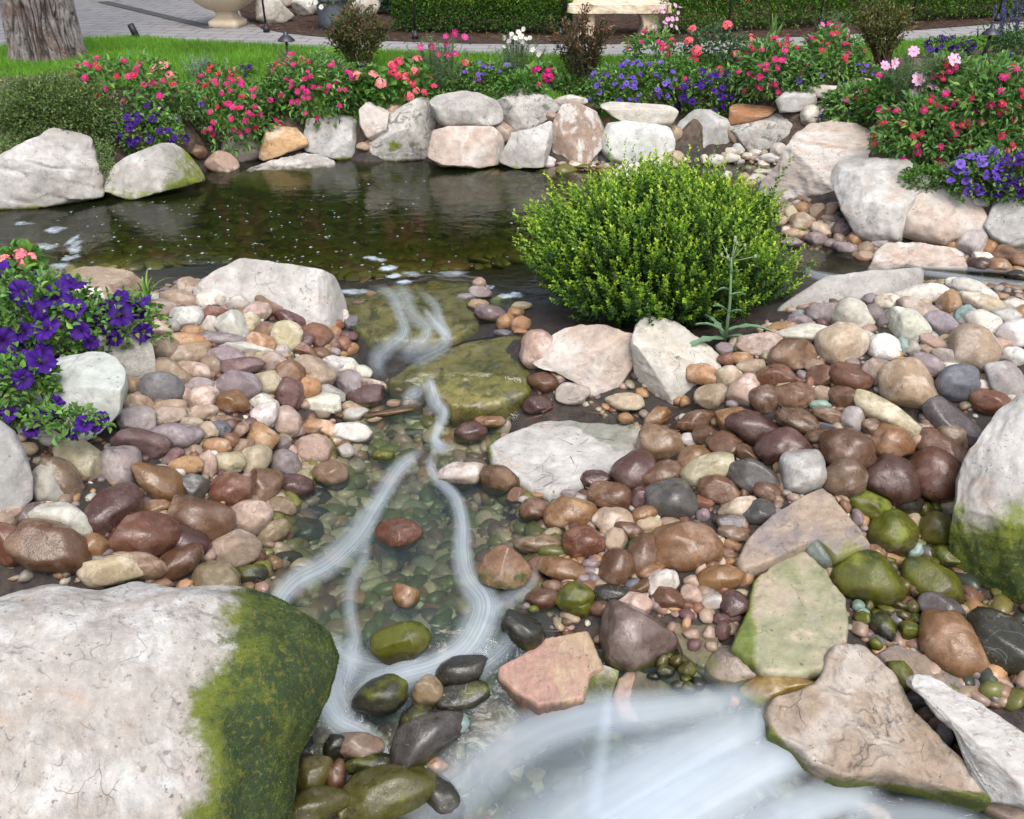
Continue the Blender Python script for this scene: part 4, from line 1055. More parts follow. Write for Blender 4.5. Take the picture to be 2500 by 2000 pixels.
# --- right bank
boulder('A2', [(1225, 990), (1280, 900), (1400, 800), (1500, 770), (1640, 775), (1740, 820), (1850, 825), (1870, 980), (1880, 1090), (1800, 1180), (1690, 1225), (1580, 1190), (1470, 1110), (1350, 1055), (1240, 1030)], 'pink', 'pale pink boulder with a chipped face in front of the boxwood', base=(1640, 1190), lvl=6,
        facets=[(-.35, -.5, .9, .7), (.35, -1, .15, .75)], nf=2, cf=.95, short='the pink boulder')
boulder('A2', [(1865, 800), (1900, 745), (2000, 725), (2100, 750), (2180, 790), (2260, 840), (2370, 930), (2395, 1000), (2260, 1080), (2160, 1170), (2100, 1235), (2020, 1300), (1960, 1285), (1890, 1160), (1870, 1000), (1845, 900)], 'cream', 'upright cream boulder leaning beside the pink one', base=(2030, 1290), lvl=6,
        facets=[(.1, -.4, 1, .74), (-.1, -1, .2, .72)], nf=2, cf=.95, short='the cream boulder')
fl = lambda x, y, P: .8 * np.exp(-((x - 925) / 45) ** 2 - ((y - 270) / 70) ** 2) + .7 * np.clip((.985 * 1 - 1) + ((y - 335) - (x - 960) * .60) / 60, 0, 1) * (x < 1330)
slab('B2', [(905, 240), (1000, 160), (1230, 80), (1500, 10), (1620, 10), (1780, 50), (1950, 110), (1890, 260), (1730, 390), (1500, 470), (1310, 540), (1150, 455), (960, 325)], 'slab', 'large flat pale flagstone at the edge of the pool', normal=(-.02, -.05, 1), thick=.09, off=.07, moss=fl, short='the flat pale flagstone', wet=0.0)
def right_moss(x, y, P): return .95 * np.clip((y - 560 - 60 * np.sin(x / 70)) / 420 + .22, 0, 1)
boulder('B3', [(1870, 100), (2000, 0), (2250, -80), (2560, 100), (2560, 900), (2400, 1330), (2080, 1250), (1950, 1120), (1850, 1020), (1790, 900), (1770, 780), (1725, 560), (1740, 420), (1800, 280)], 'white', 'tall grey white boulder at the right edge with vivid green lower half', base=(2080, 1150), lvl=6, cf=.9,
        facets=[(-.5, -.5, .75, .68), (-.7, -.8, -.1, .78)], nf=2, moss=right_moss, fuzz=9000, rough=.04, short='the tall green-based boulder')
pm = lambda x, y, P: .62 * np.clip((y - 640) / 300, 0, 1) * np.clip((x - 600) / 300, 0, 1)
slab('B3', [(345, 940), (400, 810), (560, 660), (720, 560), (890, 475), (960, 550), (1100, 720), (1205, 850), (1080, 890), (960, 915), (900, 800), (750, 860), (600, 935), (470, 990), (370, 1010)], 'purple', 'purplish angular flagstone tilted among the brown cobbles', normal=(-.05, -.22, 1), thick=.08, off=.07, moss=pm, seed=4, short='the purplish flagstone', rough=.016)
gm = lambda x, y, P: .8 * np.clip((500 - x + (y - 1200) * .05) / 90, 0, 1) + .35 * np.exp(-((y - 1050) / 120) ** 2)
slab('B3', [(600, 940), (770, 865), (900, 990), (1040, 1190), (1050, 1293), (1048, 1450), (900, 1640), (700, 1680), (530, 1660), (400, 1570), (300, 1490), (410, 1260), (440, 1080)], 'green', 'large greenish flagstone tinted pink and turquoise', normal=(-.04, -.16, 1), thick=.09, off=.09, moss=gm, seed=5, short='the greenish flagstone', rough=.012)
slab('C3', [(-20, -60), (180, 0), (250, 100), (225, 200), (140, 340), (60, 300), (0, 250), (-60, 100)], 'green', 'small grey green slab holding purple pebbles', normal=(-.05, -.15, 1), thick=.06, off=.03, seed=6, short='the small grey-green slab')
boulder('C3', [(140, 370), (230, 250), (310, 205), (420, 290), (540, 380), (440, 430), (330, 540), (240, 480), (160, 450)], 'purple', 'purplish round stone with yellow green streaks', at=.05, cf=.8, nf=2, lvl=5, moss=lambda x, y, P: .5 * np.clip((300 - x) / 100, 0, 1), short='the streaked purplish stone', wet=.5)
def tm(x, y, P): return .85 * np.clip((y - 1010 - .10 * (x - 1000)) / 50, 0, 1) * (x > 900) + .7 * np.clip((600 - x + (y - 690) * .85) / 70, 0, 1) * (x < 1010)
slab('C3', [(960, 185), (1020, 165), (1100, 160), (1180, 200), (1240, 280), (1340, 370), (1420, 510), (1470, 610), (1700, 840), (1850, 980), (1960, 1130), (2000, 1215), (1800, 1150), (1600, 1085), (1300, 1010), (1150, 1030), (1020, 1035), (830, 920), (700, 810), (560, 745), (515, 600), (560, 510), (720, 470), (830, 430), (890, 330), (910, 240)], 'tan',
     'large layered tan rock pointing down beside the cascade', normal=(.03, -.45, 1), thick=.20, off=.26, moss=tm, seed=31, short='the layered tan rock', rough=.026, steps=3.2, wet=.08, bow=.03)
boulder('B2', [(862, 1040), (900, 930), (985, 852), (1040, 855), (1120, 915), (1185, 985), (1200, 1060), (1150, 1115), (1060, 1140), (960, 1130), (890, 1095)], 'wetbrown', 'pyramid shaped wet brown rock standing in the pool',
        at=.20, cf=.9, n=2.6, lvl=5, grow=1.0, facets=[(-.45, -.7, .75, .68), (.6, -.8, .5, .68)], nf=1, rough=.02, moss=lambda x, y, P: .55 * np.clip((y - 985) / 60, 0, 1), wet=.0, short='the pyramid rock in the pool')
boulder('C3', [(1430, 500), (1480, 450), (1570, 400), (1700, 440), (1900, 510), (2156, 600), (2330, 700), (2330, 1150), (2156, 1180), (2010, 1230), (1975, 1150), (2000, 1000), (1900, 900), (1750, 760), (1650, 700), (1560, 610), (1440, 560)], 'whitestreak', 'streaky white rock at the lower right corner', at=.24, cf=.75, n=2.8, lvl=6, facets=[(.1, -.4, 1, .7), (-.7, -.6, .2, .88)], nf=1, rough=.04, pole=(1700, 610), grow=1.03, short='the streaky white rock')
slab('C3', [(1220, 240), (1330, 180), (1500, 240), (1700, 340), (1960, 450), (2090, 570), (1900, 560), (1700, 470), (1560, 430), (1400, 410)], 'purple', 'smooth mauve slab washed by water above the white rock', normal=(.0, -.2, 1), thick=.05, off=.04, seed=8, wet=.4, short='the washed mauve slab')
boulder('C3', [(355, 500), (480, 400), (640, 372), (850, 382), (840, 440), (690, 500), (560, 560), (430, 660), (370, 600)], 'amber', 'wet amber brown rock where the cascade begins', at=.12, cf=.8, nf=1, wet=.4, short='the wet amber rock')
boulder('C3', [(1880, 1310), (1960, 1245), (2130, 1250), (2200, 1340), (2050, 1400)], 'cream', 'cream rock cut off by the bottom right corner', at=.05, cf=.8, lvl=4, moss=lambda x, y, P: .8 * np.clip((1960 - x) / 60, 0, 1), short=None)
rm = lambda x, y, P: .5 * np.clip((1030 - x + (y - 420) * .6) / 120, 0, 1)
slab('C2', [(985, 335), (1150, 240), (1300, 140), (1560, 95), (1620, 230), (1660, 330), (1580, 370), (1530, 530), (1400, 560), (1240, 575), (1100, 500), (990, 400)], 'red', 'reddish sandstone slab with rusty drip streaks', normal=(-.06, -.26, 1), thick=.2, off=.30, moss=rm, seed=9, short='the red sandstone slab', rough=.014)
boulder('C2', [(1585, 330), (1640, 322), (1745, 355), (1690, 550), (1575, 560), (1515, 540), (1560, 430)], 'cream', 'small pale yellow block wedged beside the red slab', at=.24, cf=.7, n=5, nf=0, lvl=5, facets=[(0, -.4, 1, .5)], rough=.02, short='the pale yellow block')
slab('C2', [(1730, 400), (1830, 335), (2000, 400), (2156, 490), (2410, 640), (2300, 700), (2156, 690), (1950, 720), (1760, 640), (1700, 520)], 'red', 'olive and red slab dipping under the cascade', normal=(.0, -.35, 1), thick=.14, off=.17, moss=lambda x, y, P: .55 * np.clip((x - 1900) / 150, 0, 1), seed=10, wet=.3, short='the olive slab at the cascade')
slab('C2', [(790, 660), (950, 440), (1010, 430), (1240, 570), (1500, 560), (1640, 620), (1600, 740), (1300, 800), (900, 790)], 'red', 'submerged dull red slab under the cascade water', normal=(.0, -.25, 1), thick=.1, off=.05, seed=12, wet=.3, short=None)
# ------------------------------------------------------------------ loose pebbles: bank fill and stream bed
def pebble_mass(name, polys, n, rlo, rhi, palette, mat, label, zoff=0.0, lvl=2, seed=3, flat=.65, extra=None, dark=1.0):
    r = np.random.default_rng(seed)
    V0, F0 = ico(lvl)
    pts = []
    for poly in polys:
        poly = np.array(poly, float)
        w = np.array([hit(*q)[:2] for q in poly])
        lo, hi = w.min(0), w.max(0)
        k = int(n / len(polys))
        c = r.uniform(lo, hi, (k * 8, 2))
        pr = project(np.column_stack([c, H(c[:, 0], c[:, 1])]))
        c = c[in_poly(pr, poly)][:k]
        pts.append(c)
    pts = np.concatenate(pts)
    m = len(pts)
    rad = rlo + (rhi - rlo) * r.random(m) ** 2.2
    shapes = []
    for s in range(24):
        P, _ = cobble_shape(9000 + s + seed * 100, lvl, .5)
        shapes.append(P)
    shapes = np.array(shapes)
    P = shapes[r.integers(0, 24, m)] * rad[:, None, None] * np.stack([r.uniform(.9, 1.4, m), r.uniform(.7, 1.0, m), r.uniform(flat - .15, flat + .15, m)], -1)[:, None, :]
    th = r.uniform(0, 2 * math.pi, m)
    tl = r.normal(0, .35, m)
    y = P[..., 1] * np.cos(tl)[:, None] - P[..., 2] * np.sin(tl)[:, None]
    z = P[..., 1] * np.sin(tl)[:, None] + P[..., 2] * np.cos(tl)[:, None]
    x = P[..., 0]
    X = x * np.cos(th)[:, None] - y * np.sin(th)[:, None] + pts[:, 0][:, None]
    Y = x * np.sin(th)[:, None] + y * np.cos(th)[:, None] + pts[:, 1][:, None]
    Z = z + (H(pts[:, 0], pts[:, 1]) + zoff + rad * .25)[:, None]
    pal = np.array([PAL[c][0] for c in palette])
    c = pal[r.integers(0, len(pal), m)] * r.uniform(.65, 1.2, (m, 1)) * r.uniform(.93, 1.07, (m, 3)) * dark
    VV = np.stack([X, Y, Z], -1).reshape(-1, 3)
    CC = np.repeat(c, len(V0), 0)
    FF = (F0[None] + (np.arange(m) * len(V0))[:, None, None]).reshape(-1, 3)
    if extra:
        VV, CC, FF2 = np.concatenate([VV] + [e[0] for e in extra]), np.concatenate([CC] + [e[2] for e in extra]), [FF]
        o = len(X) * len(V0)
        for e in extra:
            FF2.append(e[1] + o)
            o += len(e[0])
        FF = np.concatenate(FF2)
    me = mesh_np(name, VV, FF, {'Col': CC}, mat=mat)
    return tag(obj(name, me), label, 'pebbles', kind='stuff')

LEFTB = [(330, 740), (420, 690), (480, 690), (560, 720), (840, 780), (850, 860), (740, 880), (900, 960), (860, 1040), (720, 1060), (660, 1200), (600, 1330), (640, 1450), (540, 1500), (480, 1450), (300, 1440), (-350, 1430), (-350, 1100), (90, 1060), (300, 1060), (300, 880), (400, 820)]
RIGHTB = [(1290, 960), (1380, 880), (1560, 900), (1700, 870), (1850, 800), (1950, 730), (2150, 690), (2300, 680), (2900, 720), (2900, 980), (2400, 1000), (2340, 1200), (2330, 1330), (2500, 1500), (2800, 1550), (2800, 1700), (2250, 1640), (2100, 1560), (2060, 1640), (1800, 1700), (1650, 1650), (1480, 1600), (1280, 1560), (1330, 1420), (1380, 1330), (1300, 1230), (1280, 1180), (1540, 1150), (1560, 1060)]
BACKR = [(1880, 480), (1900, 440), (1960, 480), (2020, 540), (2200, 600), (2300, 580), (2500, 640), (2500, 700), (2250, 620), (2120, 640), (1930, 600)]
BACKS = [(1720, 390), (1900, 350), (1960, 400), (1860, 440), (1800, 400), (1500, 415), (1300, 405), (1500, 395)]
POOL = [(880, 960), (1060, 1000), (1250, 980), (1240, 1060), (1190, 1120), (1290, 1220), (1370, 1330), (1280, 1500), (1180, 1640), (1000, 1680), (760, 1650), (620, 1480), (660, 1250), (720, 1090), (850, 1050)]
TOPP = [(820, 800), (850, 700), (1000, 730), (1250, 720), (1290, 830), (1200, 860), (930, 900), (960, 960), (890, 970), (870, 880)]
LOWP = [(760, 1640), (1250, 1640), (1700, 1640), (1900, 1700), (2100, 1990), (2100, 2060), (900, 2060), (780, 1800)]
POND = [(0, 500), (600, 480), (1000, 410), (1600, 410), (1700, 560), (1300, 640), (900, 690), (560, 640), (0, 690)]

STONES.sort(key=lambda s: -s['a'] * s['b'])
cob = [s for s in STONES if s['o'].name.startswith('cobble')]
extra = []
for s in cob[300:]:                       # past three hundred cobbles the smallest join the loose pebbles
    o = s['o']
    me = o.data
    V = np.zeros(len(me.vertices) * 3, np.float32)
    me.vertices.foreach_get('co', V)
    V = V.reshape(-1, 3) + np.array(o.location)
    T = np.zeros(len(me.polygons) * 3, np.int32)
    me.polygons.foreach_get('vertices', T)
    extra.append((V, T.reshape(-1, 3), np.tile(np.array(o.color)[:3], (len(V), 1))))
    bpy.data.objects.remove(o)
    s['o'] = None
STONES[:] = [s for s in STONES if s['o'] is not None]
pebble_mass('pebbles', [LEFTB, RIGHTB, RIGHTB, BACKR], 7000, .011, .040, 'ttkkkobbprgymw', M_PEB, 'small tan, brown and mauve pebbles filling the gaps between the cobbles', zoff=-.006, extra=extra, dark=.9)
pebble_mass('pebbles', [BACKS], 240, .015, .05, 'wwyky', M_PEB, 'small white pebbles along the foot of the wall', seed=5)
pebble_mass('pebbles', [POOL, POOL, LOWP], 3600, .016, .066, 'vvtyyovykbv', M_PEBWET, 'olive, tan and grey pebbles lying on the stream bed', seed=6, dark=.95)
pebble_mass('pebbles', [POND], 3200, .03, .10, 'vvvvb', M_PEBWET, 'dim algae covered pebbles on the pond bottom', seed=8, dark=1.0, flat=.35)

pebble_mass('pebbles', [[(2200, 1290), (2560, 1400), (2560, 1760), (2280, 1680), (2080, 1560)]], 420, .015, .06, 'vdbtokstv', M_PEBWET, 'wet dark and tan pebbles below the tall boulder at the right edge', seed=15)

# ------------------------------------------------------------------ water
SG = WG.copy()                 # the water's skin also runs over the ledge stones
for o in list(bpy.data.objects):
    if o.name.startswith('ledge_rock'):
        v = np.zeros(len(o.data.vertices) * 3, np.float32)
        o.data.vertices.foreach_get('co', v)
        v = v.reshape(-1, 3) + np.array(o.location)
        for dx in (0, .5):
            i = np.round((v[:, 0] - GX0) / GS + dx - .25).astype(int)
            j = np.round((v[:, 1] - GY0) / GS).astype(int)
            np.maximum.at(SG, (j, i), v[:, 2])
p = np.pad(SG, 1, mode='edge')
SG = np.maximum(SG, (p[1:-1, 1:-1] * 2 + p[:-2, 1:-1] + p[2:, 1:-1] + p[1:-1, :-2] + p[1:-1, 2:]) / 6)
def water():
    m, nt, out = new_mat('clear_water')
    N = NT(nt)
    tc = N.n('TexCoord')
    mp = N.n('Mapping')
    mp.inputs['Scale'].default_value = (1.0, 1.7, 1)
    N.l(tc.outputs['Object'], mp.inputs[0])
    n1 = N.noise(mp.outputs[0], 5.0, 4, .55, .6)
    n2 = N.noise(mp.outputs[0], 22.0, 3, .5, .4)
    fl = N.attr('flow')
    h = N.math('ADD', N.math('MULTIPLY', n1, N.math('ADD', .25, N.math('MULTIPLY', fl, .9))), N.math('MULTIPLY', n2, N.math('ADD', .04, N.math('MULTIPLY', fl, .22))))
    bn = N.bump(h, .5, .03)
    dep = N.attr('depth')
    ab = N.n('CombineColor')
    po = N.attr('still')
    for i, (k, k2) in enumerate(((-2.0, -.8), (-1.4, -1.0), (-2.2, -2.6))):
        N.l(N.math('POWER', math.e, N.math('MULTIPLY', dep, N.math('ADD', N.math('MULTIPLY', po, k2), k))), ab.inputs[i])
    t = N.n('BsdfTransparent')
    N.l(ab.outputs[0], t.inputs[0])
    g = N.n('BsdfGlossy')
    g.inputs['Roughness'].default_value = .07
    N.l(bn, g.inputs['Normal'])
    fr = N.n('Fresnel')
    fr.inputs[0].default_value = 1.33
    N.l(bn, fr.inputs['Normal'])
    mx = N.n('MixShader')
    N.l(N.math('MULTIPLY', fr.outputs[0], 1.0, clamp=True), mx.inputs[0])
    df = N.n('BsdfDiffuse')                          # pond murk in olive; stream blue puts the sky's reflection into the colour
    N.l(N.mix(po, (.105, .165, .195), (.030, .042, .014)), df.inputs[0])
    md = N.n('MixShader')
    tb = N.math('SUBTRACT', 1.0, N.math('POWER', math.e, N.math('MULTIPLY', dep, -.6)))
    N.l(tb, md.inputs[0])
    N.l(t.outputs[0], md.inputs[1])
    N.l(df.outputs[0], md.inputs[2])
    N.l(md.outputs[0], mx.inputs[1])
    N.l(g.outputs[0], mx.inputs[2])
    N.l(mx.outputs[0], out.inputs[0])
    # finer grid over the wet area
    gs = .025
    xs = np.arange(-6.5, 6.6, gs)
    ys = np.arange(1.9, 9.6, gs)
    X, Y = np.meshgrid(xs, ys)
    wz, hz = W(X, Y), H(X, Y)
    pq = project(np.stack([X, Y, wz], -1).reshape(-1, 3))
    over = in_poly(pq, np.array([(835, 700), (1000, 672), (1170, 680), (1215, 745), (1270, 800), (1330, 830), (1300, 960), (1150, 985), (960, 975), (900, 900), (850, 800)], float)).reshape(X.shape)
    film = np.where(over, grid_lookup(SG, X, Y) + .006, -9)
    wz = np.where(film > wz, film, wz)
    hz = np.where(film >= wz, wz - .03, hz)
    P = np.stack([X, Y, wz], -1).reshape(-1, 3)
    px = project(P)
    wet = (wz > hz - .03).ravel()
    dry = np.zeros(len(P), bool)
    for poly in ([(1560, 1000), (1700, 880), (2600, 860), (2600, 1780), (2180, 1700), (1900, 1640), (1600, 1640), (1330, 1560), (1420, 1440), (1440, 1330), (1400, 1230), (1500, 1160)], [(-400, 690), (330, 700), (560, 760), (840, 830), (740, 930), (800, 1010), (660, 1100), (580, 1350), (560, 1520), (-400, 1450)], [(1300, 900), (1330, 760), (1500, 690), (1700, 690), (1900, 800), (1560, 980)]):
        dry |= in_poly(px, np.array(poly, float))
    wet &= ~dry
    wet &= (px[:, 1] > 340)
    wet = wet.reshape(X.shape)
    idx = np.arange(X.size).reshape(X.shape)
    q = wet[:-1, :-1] | wet[1:, :-1] | wet[:-1, 1:] | wet[1:, 1:]
    F = np.stack([idx[:-1, :-1], idx[:-1, 1:], idx[1:, 1:], idx[1:, :-1]], -1)[q]
    used = np.unique(F)
    rm = -np.ones(X.size, int)
    rm[used] = np.arange(len(used))
    D = np.clip((wz - hz).ravel(), 0, .6)[used]
    gz = np.hypot(*np.gradient(wz, gs)).ravel()[used]
    flow = np.clip(gz * 4, 0, 1) + .25 * (px[used, 1] > 720)
    P = P[used]
    P[:, 2] += .004 * fbm(P * 6, 3) * np.clip(flow, 0, 1)
    me = mesh_np('water', P, rm[F], {'depth': D, 'flow': flow, 'still': (px[used, 1] < 705).astype(float)}, mat=m)
    tag(obj('water', me), 'clear water of the pond, the ledges and the stream', 'water', kind='structure')
water()

# ------------------------------------------------------------------ white water and foam
def foam_mat(name, su, sv, lo, hi, col=(.76, .86, .96), base=.45, det=4):  # blue sky's reflection is tinted into the white of the foam
    m, nt, out = new_mat(name)
    N = NT(nt)
    uv = N.n('UVMap')
    mp = N.n('Mapping')
    mp.inputs['Scale'].default_value = (su, sv, 1)
    N.l(uv.outputs[0], mp.inputs[0])
    n = N.noise(mp.outputs[0], 1.0, det, .5, .25)
    n2 = N.noise(mp.outputs[0], .23, 3, .5, .3)
    f = N.math('MULTIPLY', N.ramp(n, lo, hi), N.ramp(n2, .25, .7, .35, 1))
    f = N.math('ADD', N.math('MULTIPLY', f, 1 - base), base)
    a = N.math('MULTIPLY', f, N.attr('dens'), clamp=True)
    d = N.n('BsdfDiffuse')
    d.inputs[0].default_value = (*col, 1)
    tl = N.n('BsdfTranslucent')
    tl.inputs[0].default_value = (*col, 1)
    dm = N.n('MixShader')
    dm.inputs[0].default_value = .35
    N.l(d.outputs[0], dm.inputs[1])
    N.l(tl.outputs[0], dm.inputs[2])
    t = N.n('BsdfTransparent')
    mx = N.n('MixShader')
    N.l(a, mx.inputs[0])
    N.l(t.outputs[0], mx.inputs[1])
    N.l(dm.outputs[0], mx.inputs[2])
    N.l(mx.outputs[0], out.inputs[0])
    return m

M_SILK = foam_mat('silky_white_water', 15, .35, .25, .75, base=.55)
M_CASC = foam_mat('cascade_white_water', 2.0, .13, .22, .78, base=.68, det=1.6)

def catmull(P, n):
    P = np.asarray(P, float)
    P = np.concatenate([[2 * P[0] - P[1]], P, [2 * P[-1] - P[-2]]])
    out = []
    k = len(P) - 3
    for t in np.linspace(0, k - 1e-6, n):
        i = int(t); u = t - i
        a, b, c, d = P[i:i + 4]
        out.append(.5 * (2 * b + (c - a) * u + (2 * a - 5 * b + 4 * c - d) * u * u + (3 * b - a - 3 * c + d) * u ** 3))
    return np.array(out)

FOAM = {'silk': ([], [], [], [], 0), 'casc': ([], [], [], [], 0)}
def ribbon(kind, pts, lift=.008, nu=15, nv=60, dens=1.0, ends=(.12, .12), sheet=True):
    """pts: (x, y, half width, density) along the flow; laid on the water's own height."""
    C = catmull(np.array(pts, float), nv)
    V, A, U = [], [], []
    L = 0
    for j in range(nv):
        t = C[min(j + 1, nv - 1), :2] - C[max(j - 1, 0), :2]
        t /= np.linalg.norm(t) + 1e-9
        nrm = np.array([-t[1], t[0]])
        if j: L += np.linalg.norm(C[j, :2] - C[j - 1, :2]) / 100
        for i in range(nu):
            s = i / (nu - 1) * 2 - 1
            q = C[j, :2] + nrm * s * C[j, 2] * (1.12 if kind == 'silk' else 1.0)
            p = hit(q[0], q[1], off=lift, G=SG)
            e = (1 - abs(s) ** 1.8) ** 1.5
            v = j / (nv - 1)
            end = min(1, v / (ends[0] + 1e-6)) * min(1, (1 - v) / (ends[1] + 1e-6))
            V.append(p + np.array([0, 0, .010 * e]))
            A.append(e * end * C[j, 3] * dens * (.80 if kind == 'silk' else .82))
            U.append(((s * C[j, 2]) / 60.0, L))
    idx = np.arange(nu * nv).reshape(nv, nu)
    F = np.stack([idx[:-1, :-1], idx[:-1, 1:], idx[1:, 1:], idx[1:, :-1]], -1).reshape(-1, 4)
    f = FOAM[kind]
    FOAM[kind] = (f[0] + V, f[1] + A, f[2] + U, f[3] + [F + f[4]], f[4] + len(V))

# over the upper ledge
ribbon('silk', [(905, 700, 10, .35), (950, 720, 18, .6), (975, 770, 15, .8), (985, 815, 22, .9), (945, 850, 26, .7), (920, 880, 24, .7), (930, 930, 18, .5)], dens=.6)
ribbon('silk', [(960, 690, 22, .4), (985, 725, 28, .7), (1005, 770, 22, .7), (1040, 800, 20, .9), (1035, 830, 20, .9), (1000, 850, 22, .7), (980, 890, 20, .5)], dens=.55)
ribbon('silk', [(1010, 700, 10, .3), (1060, 745, 14, .6), (1070, 780, 18, .9), (1090, 820, 16, .9), (1080, 845, 22, .8), (1030, 870, 30, .6), (1000, 900, 26, .4)], dens=.6)
ribbon('silk', [(1035, 755, 8, .5), (1060, 790, 12, .9), (1095, 830, 12, .9)], dens=.7)
# pour from the lip down to the pool
ribbon('silk', [(1045, 915, 12, .3), (1050, 945, 18, .8), (1062, 985, 22, 1), (1080, 1010, 20, 1), (1072, 1040, 16, .85), (1062, 1070, 14, .9), (1072, 1090, 22, .9), (1110, 1102, 10, .6)], dens=.95)
ribbon('silk', [(1040, 940, 10, .4), (1010, 962, 22, .8), (985, 975, 12, .3)], dens=.7)
# two tongues across the pool
ribbon('silk', [(1045, 1085, 8, .3), (1010, 1115, 16, .6), (970, 1150, 24, .7), (920, 1230, 26, .72), (870, 1310, 38, .72), (800, 1375, 36, .75), (720, 1420, 34, .8), (675, 1480, 30, .85), (690, 1535, 34, .9), (760, 1590, 42, 1), (800, 1660, 46, 1), (830, 1740, 40, 1), (870, 1810, 30, .8)], dens=.95, nv=120, nu=21)
ribbon('silk', [(900, 1290, 10, .3), (885, 1370, 20, .5), (855, 1430, 20, .5), (855, 1500, 20, .6), (865, 1570, 22, .7), (850, 1640, 28, .8), (830, 1720, 26, .8)], dens=.75, nv=70)
ribbon('silk', [(1072, 1095, 6, .3), (1050, 1125, 12, .65), (1062, 1165, 15, .7), (1110, 1215, 19, .75), (1128, 1280, 22, .8), (1128, 1350, 28, .82), (1140, 1410, 32, .82), (1180, 1470, 46, .8), (1170, 1530, 52, .8), (1130, 1590, 46, .85), (1060, 1630, 40, .9), (960, 1660, 40, .95), (880, 1700, 40, 1), (850, 1770, 36, .9)], dens=.95, nv=120, nu=21)
ribbon('silk', [(1310, 1370, 8, .2), (1300, 1420, 16, .5), (1250, 1460, 26, .6), (1190, 1500, 30, .5)], dens=.6)
ribbon('silk', [(1260, 1540, 20, .3), (1220, 1590, 30, .6), (1160, 1640, 30, .7), (1090, 1690, 24, .5)], dens=.7)
ribbon('silk', [(770, 1560, 40, .4), (830, 1610, 60, .8), (930, 1635, 40, .7), (1040, 1610, 24, .5)], dens=.75)
ribbon('silk', [(760, 1590, 20, .4), (775, 1680, 30, .9), (820, 1760, 34, 1), (890, 1800, 36, .9), (930, 1860, 40, .5)], dens=.9)
# upper right stream
ribbon('silk', [(2560, 700, 8, .5), (2430, 690, 12, .7), (2320, 674, 9, .8), (2230, 664, 8, .6)], dens=.75)
ribbon('silk', [(2540, 668, 6, .4), (2420, 660, 7, .6), (2280, 655, 6, .6), (2150, 650, 5, .3)], dens=.65)
ribbon('silk', [(1960, 655, 6, .3), (1990, 672, 12, .7), (2030, 680, 14, .6), (2080, 682, 8, .3)], dens=.75)
ribbon('silk', [(1950, 690, 5, .3), (1960, 715, 10, .7), (1950, 745, 12, .6)], dens=.7)
# the broad cascade, running down to the left from the spout
ribbon('casc', [(1880, 1690, 26, .5), (1740, 1715, 50, .9), (1590, 1735, 62, .95), (1450, 1745, 72, .95), (1320, 1785, 80, .85), (1210, 1850, 95, .7), (1110, 1930, 110, .6), (1020, 2040, 120, .4)], dens=.78, nu=41, nv=110, lift=.045, ends=(.08, .02))
ribbon('casc', [(1925, 1740, 40, .6), (1800, 1790, 85, 1), (1680, 1850, 110, 1), (1540, 1930, 130, .95), (1400, 2010, 150, .9), (1280, 2110, 160, .8)], dens=.88, nu=41, nv=100, lift=.05, ends=(.10, .02))
ribbon('casc', [(2010, 1840, 45, .6), (1900, 1860, 85, 1), (1780, 1920, 110, 1), (1640, 2000, 130, 1), (1520, 2090, 150, 1)], dens=1.0, nu=41, nv=80, lift=.055, ends=(.12, .02))
ribbon('casc', [(2180, 1965, 30, .5), (2080, 1950, 60, .9), (1960, 1980, 90, .95), (1840, 2050, 110, .9), (1760, 2120, 120, .9)], dens=.95, nu=31, nv=60, lift=.055, ends=(.2, .02))
ribbon('casc', [(2420, 2030, 40, .5), (2300, 1995, 40, .7), (2180, 1990, 50, .7), (2060, 2010, 60, .7)], dens=.8, nu=21, nv=50, lift=.05, ends=(.15, .1))
ribbon('casc', [(1700, 1760, 100, .4), (1500, 1840, 160, .55), (1320, 1940, 200, .5), (1180, 2060, 210, .45)], dens=.55, nu=41, nv=80, lift=.02, ends=(.2, .02))
ribbon('casc', [(1486, 1670, 14, .2), (1478, 1740, 22, .6), (1464, 1850, 28, .6), (1446, 1960, 30, .5), (1434, 2080, 30, .5)], dens=.6, nu=15, nv=60, lift=.06, ends=(.2, .02))
for k, mt, lb in (('silk', M_SILK, 'silky white streaks of running water across the pool'), ('casc', M_CASC, 'broad veil of white water falling at the lower edge')):
    f = FOAM[k]
    me = mesh_np('foam', np.array(f[0]), np.concatenate(f[3]), {'dens': np.array(f[1])}, uv=np.array(f[2]), mat=mt)
    tag(obj('foam', me), lb, 'foam', kind='stuff')

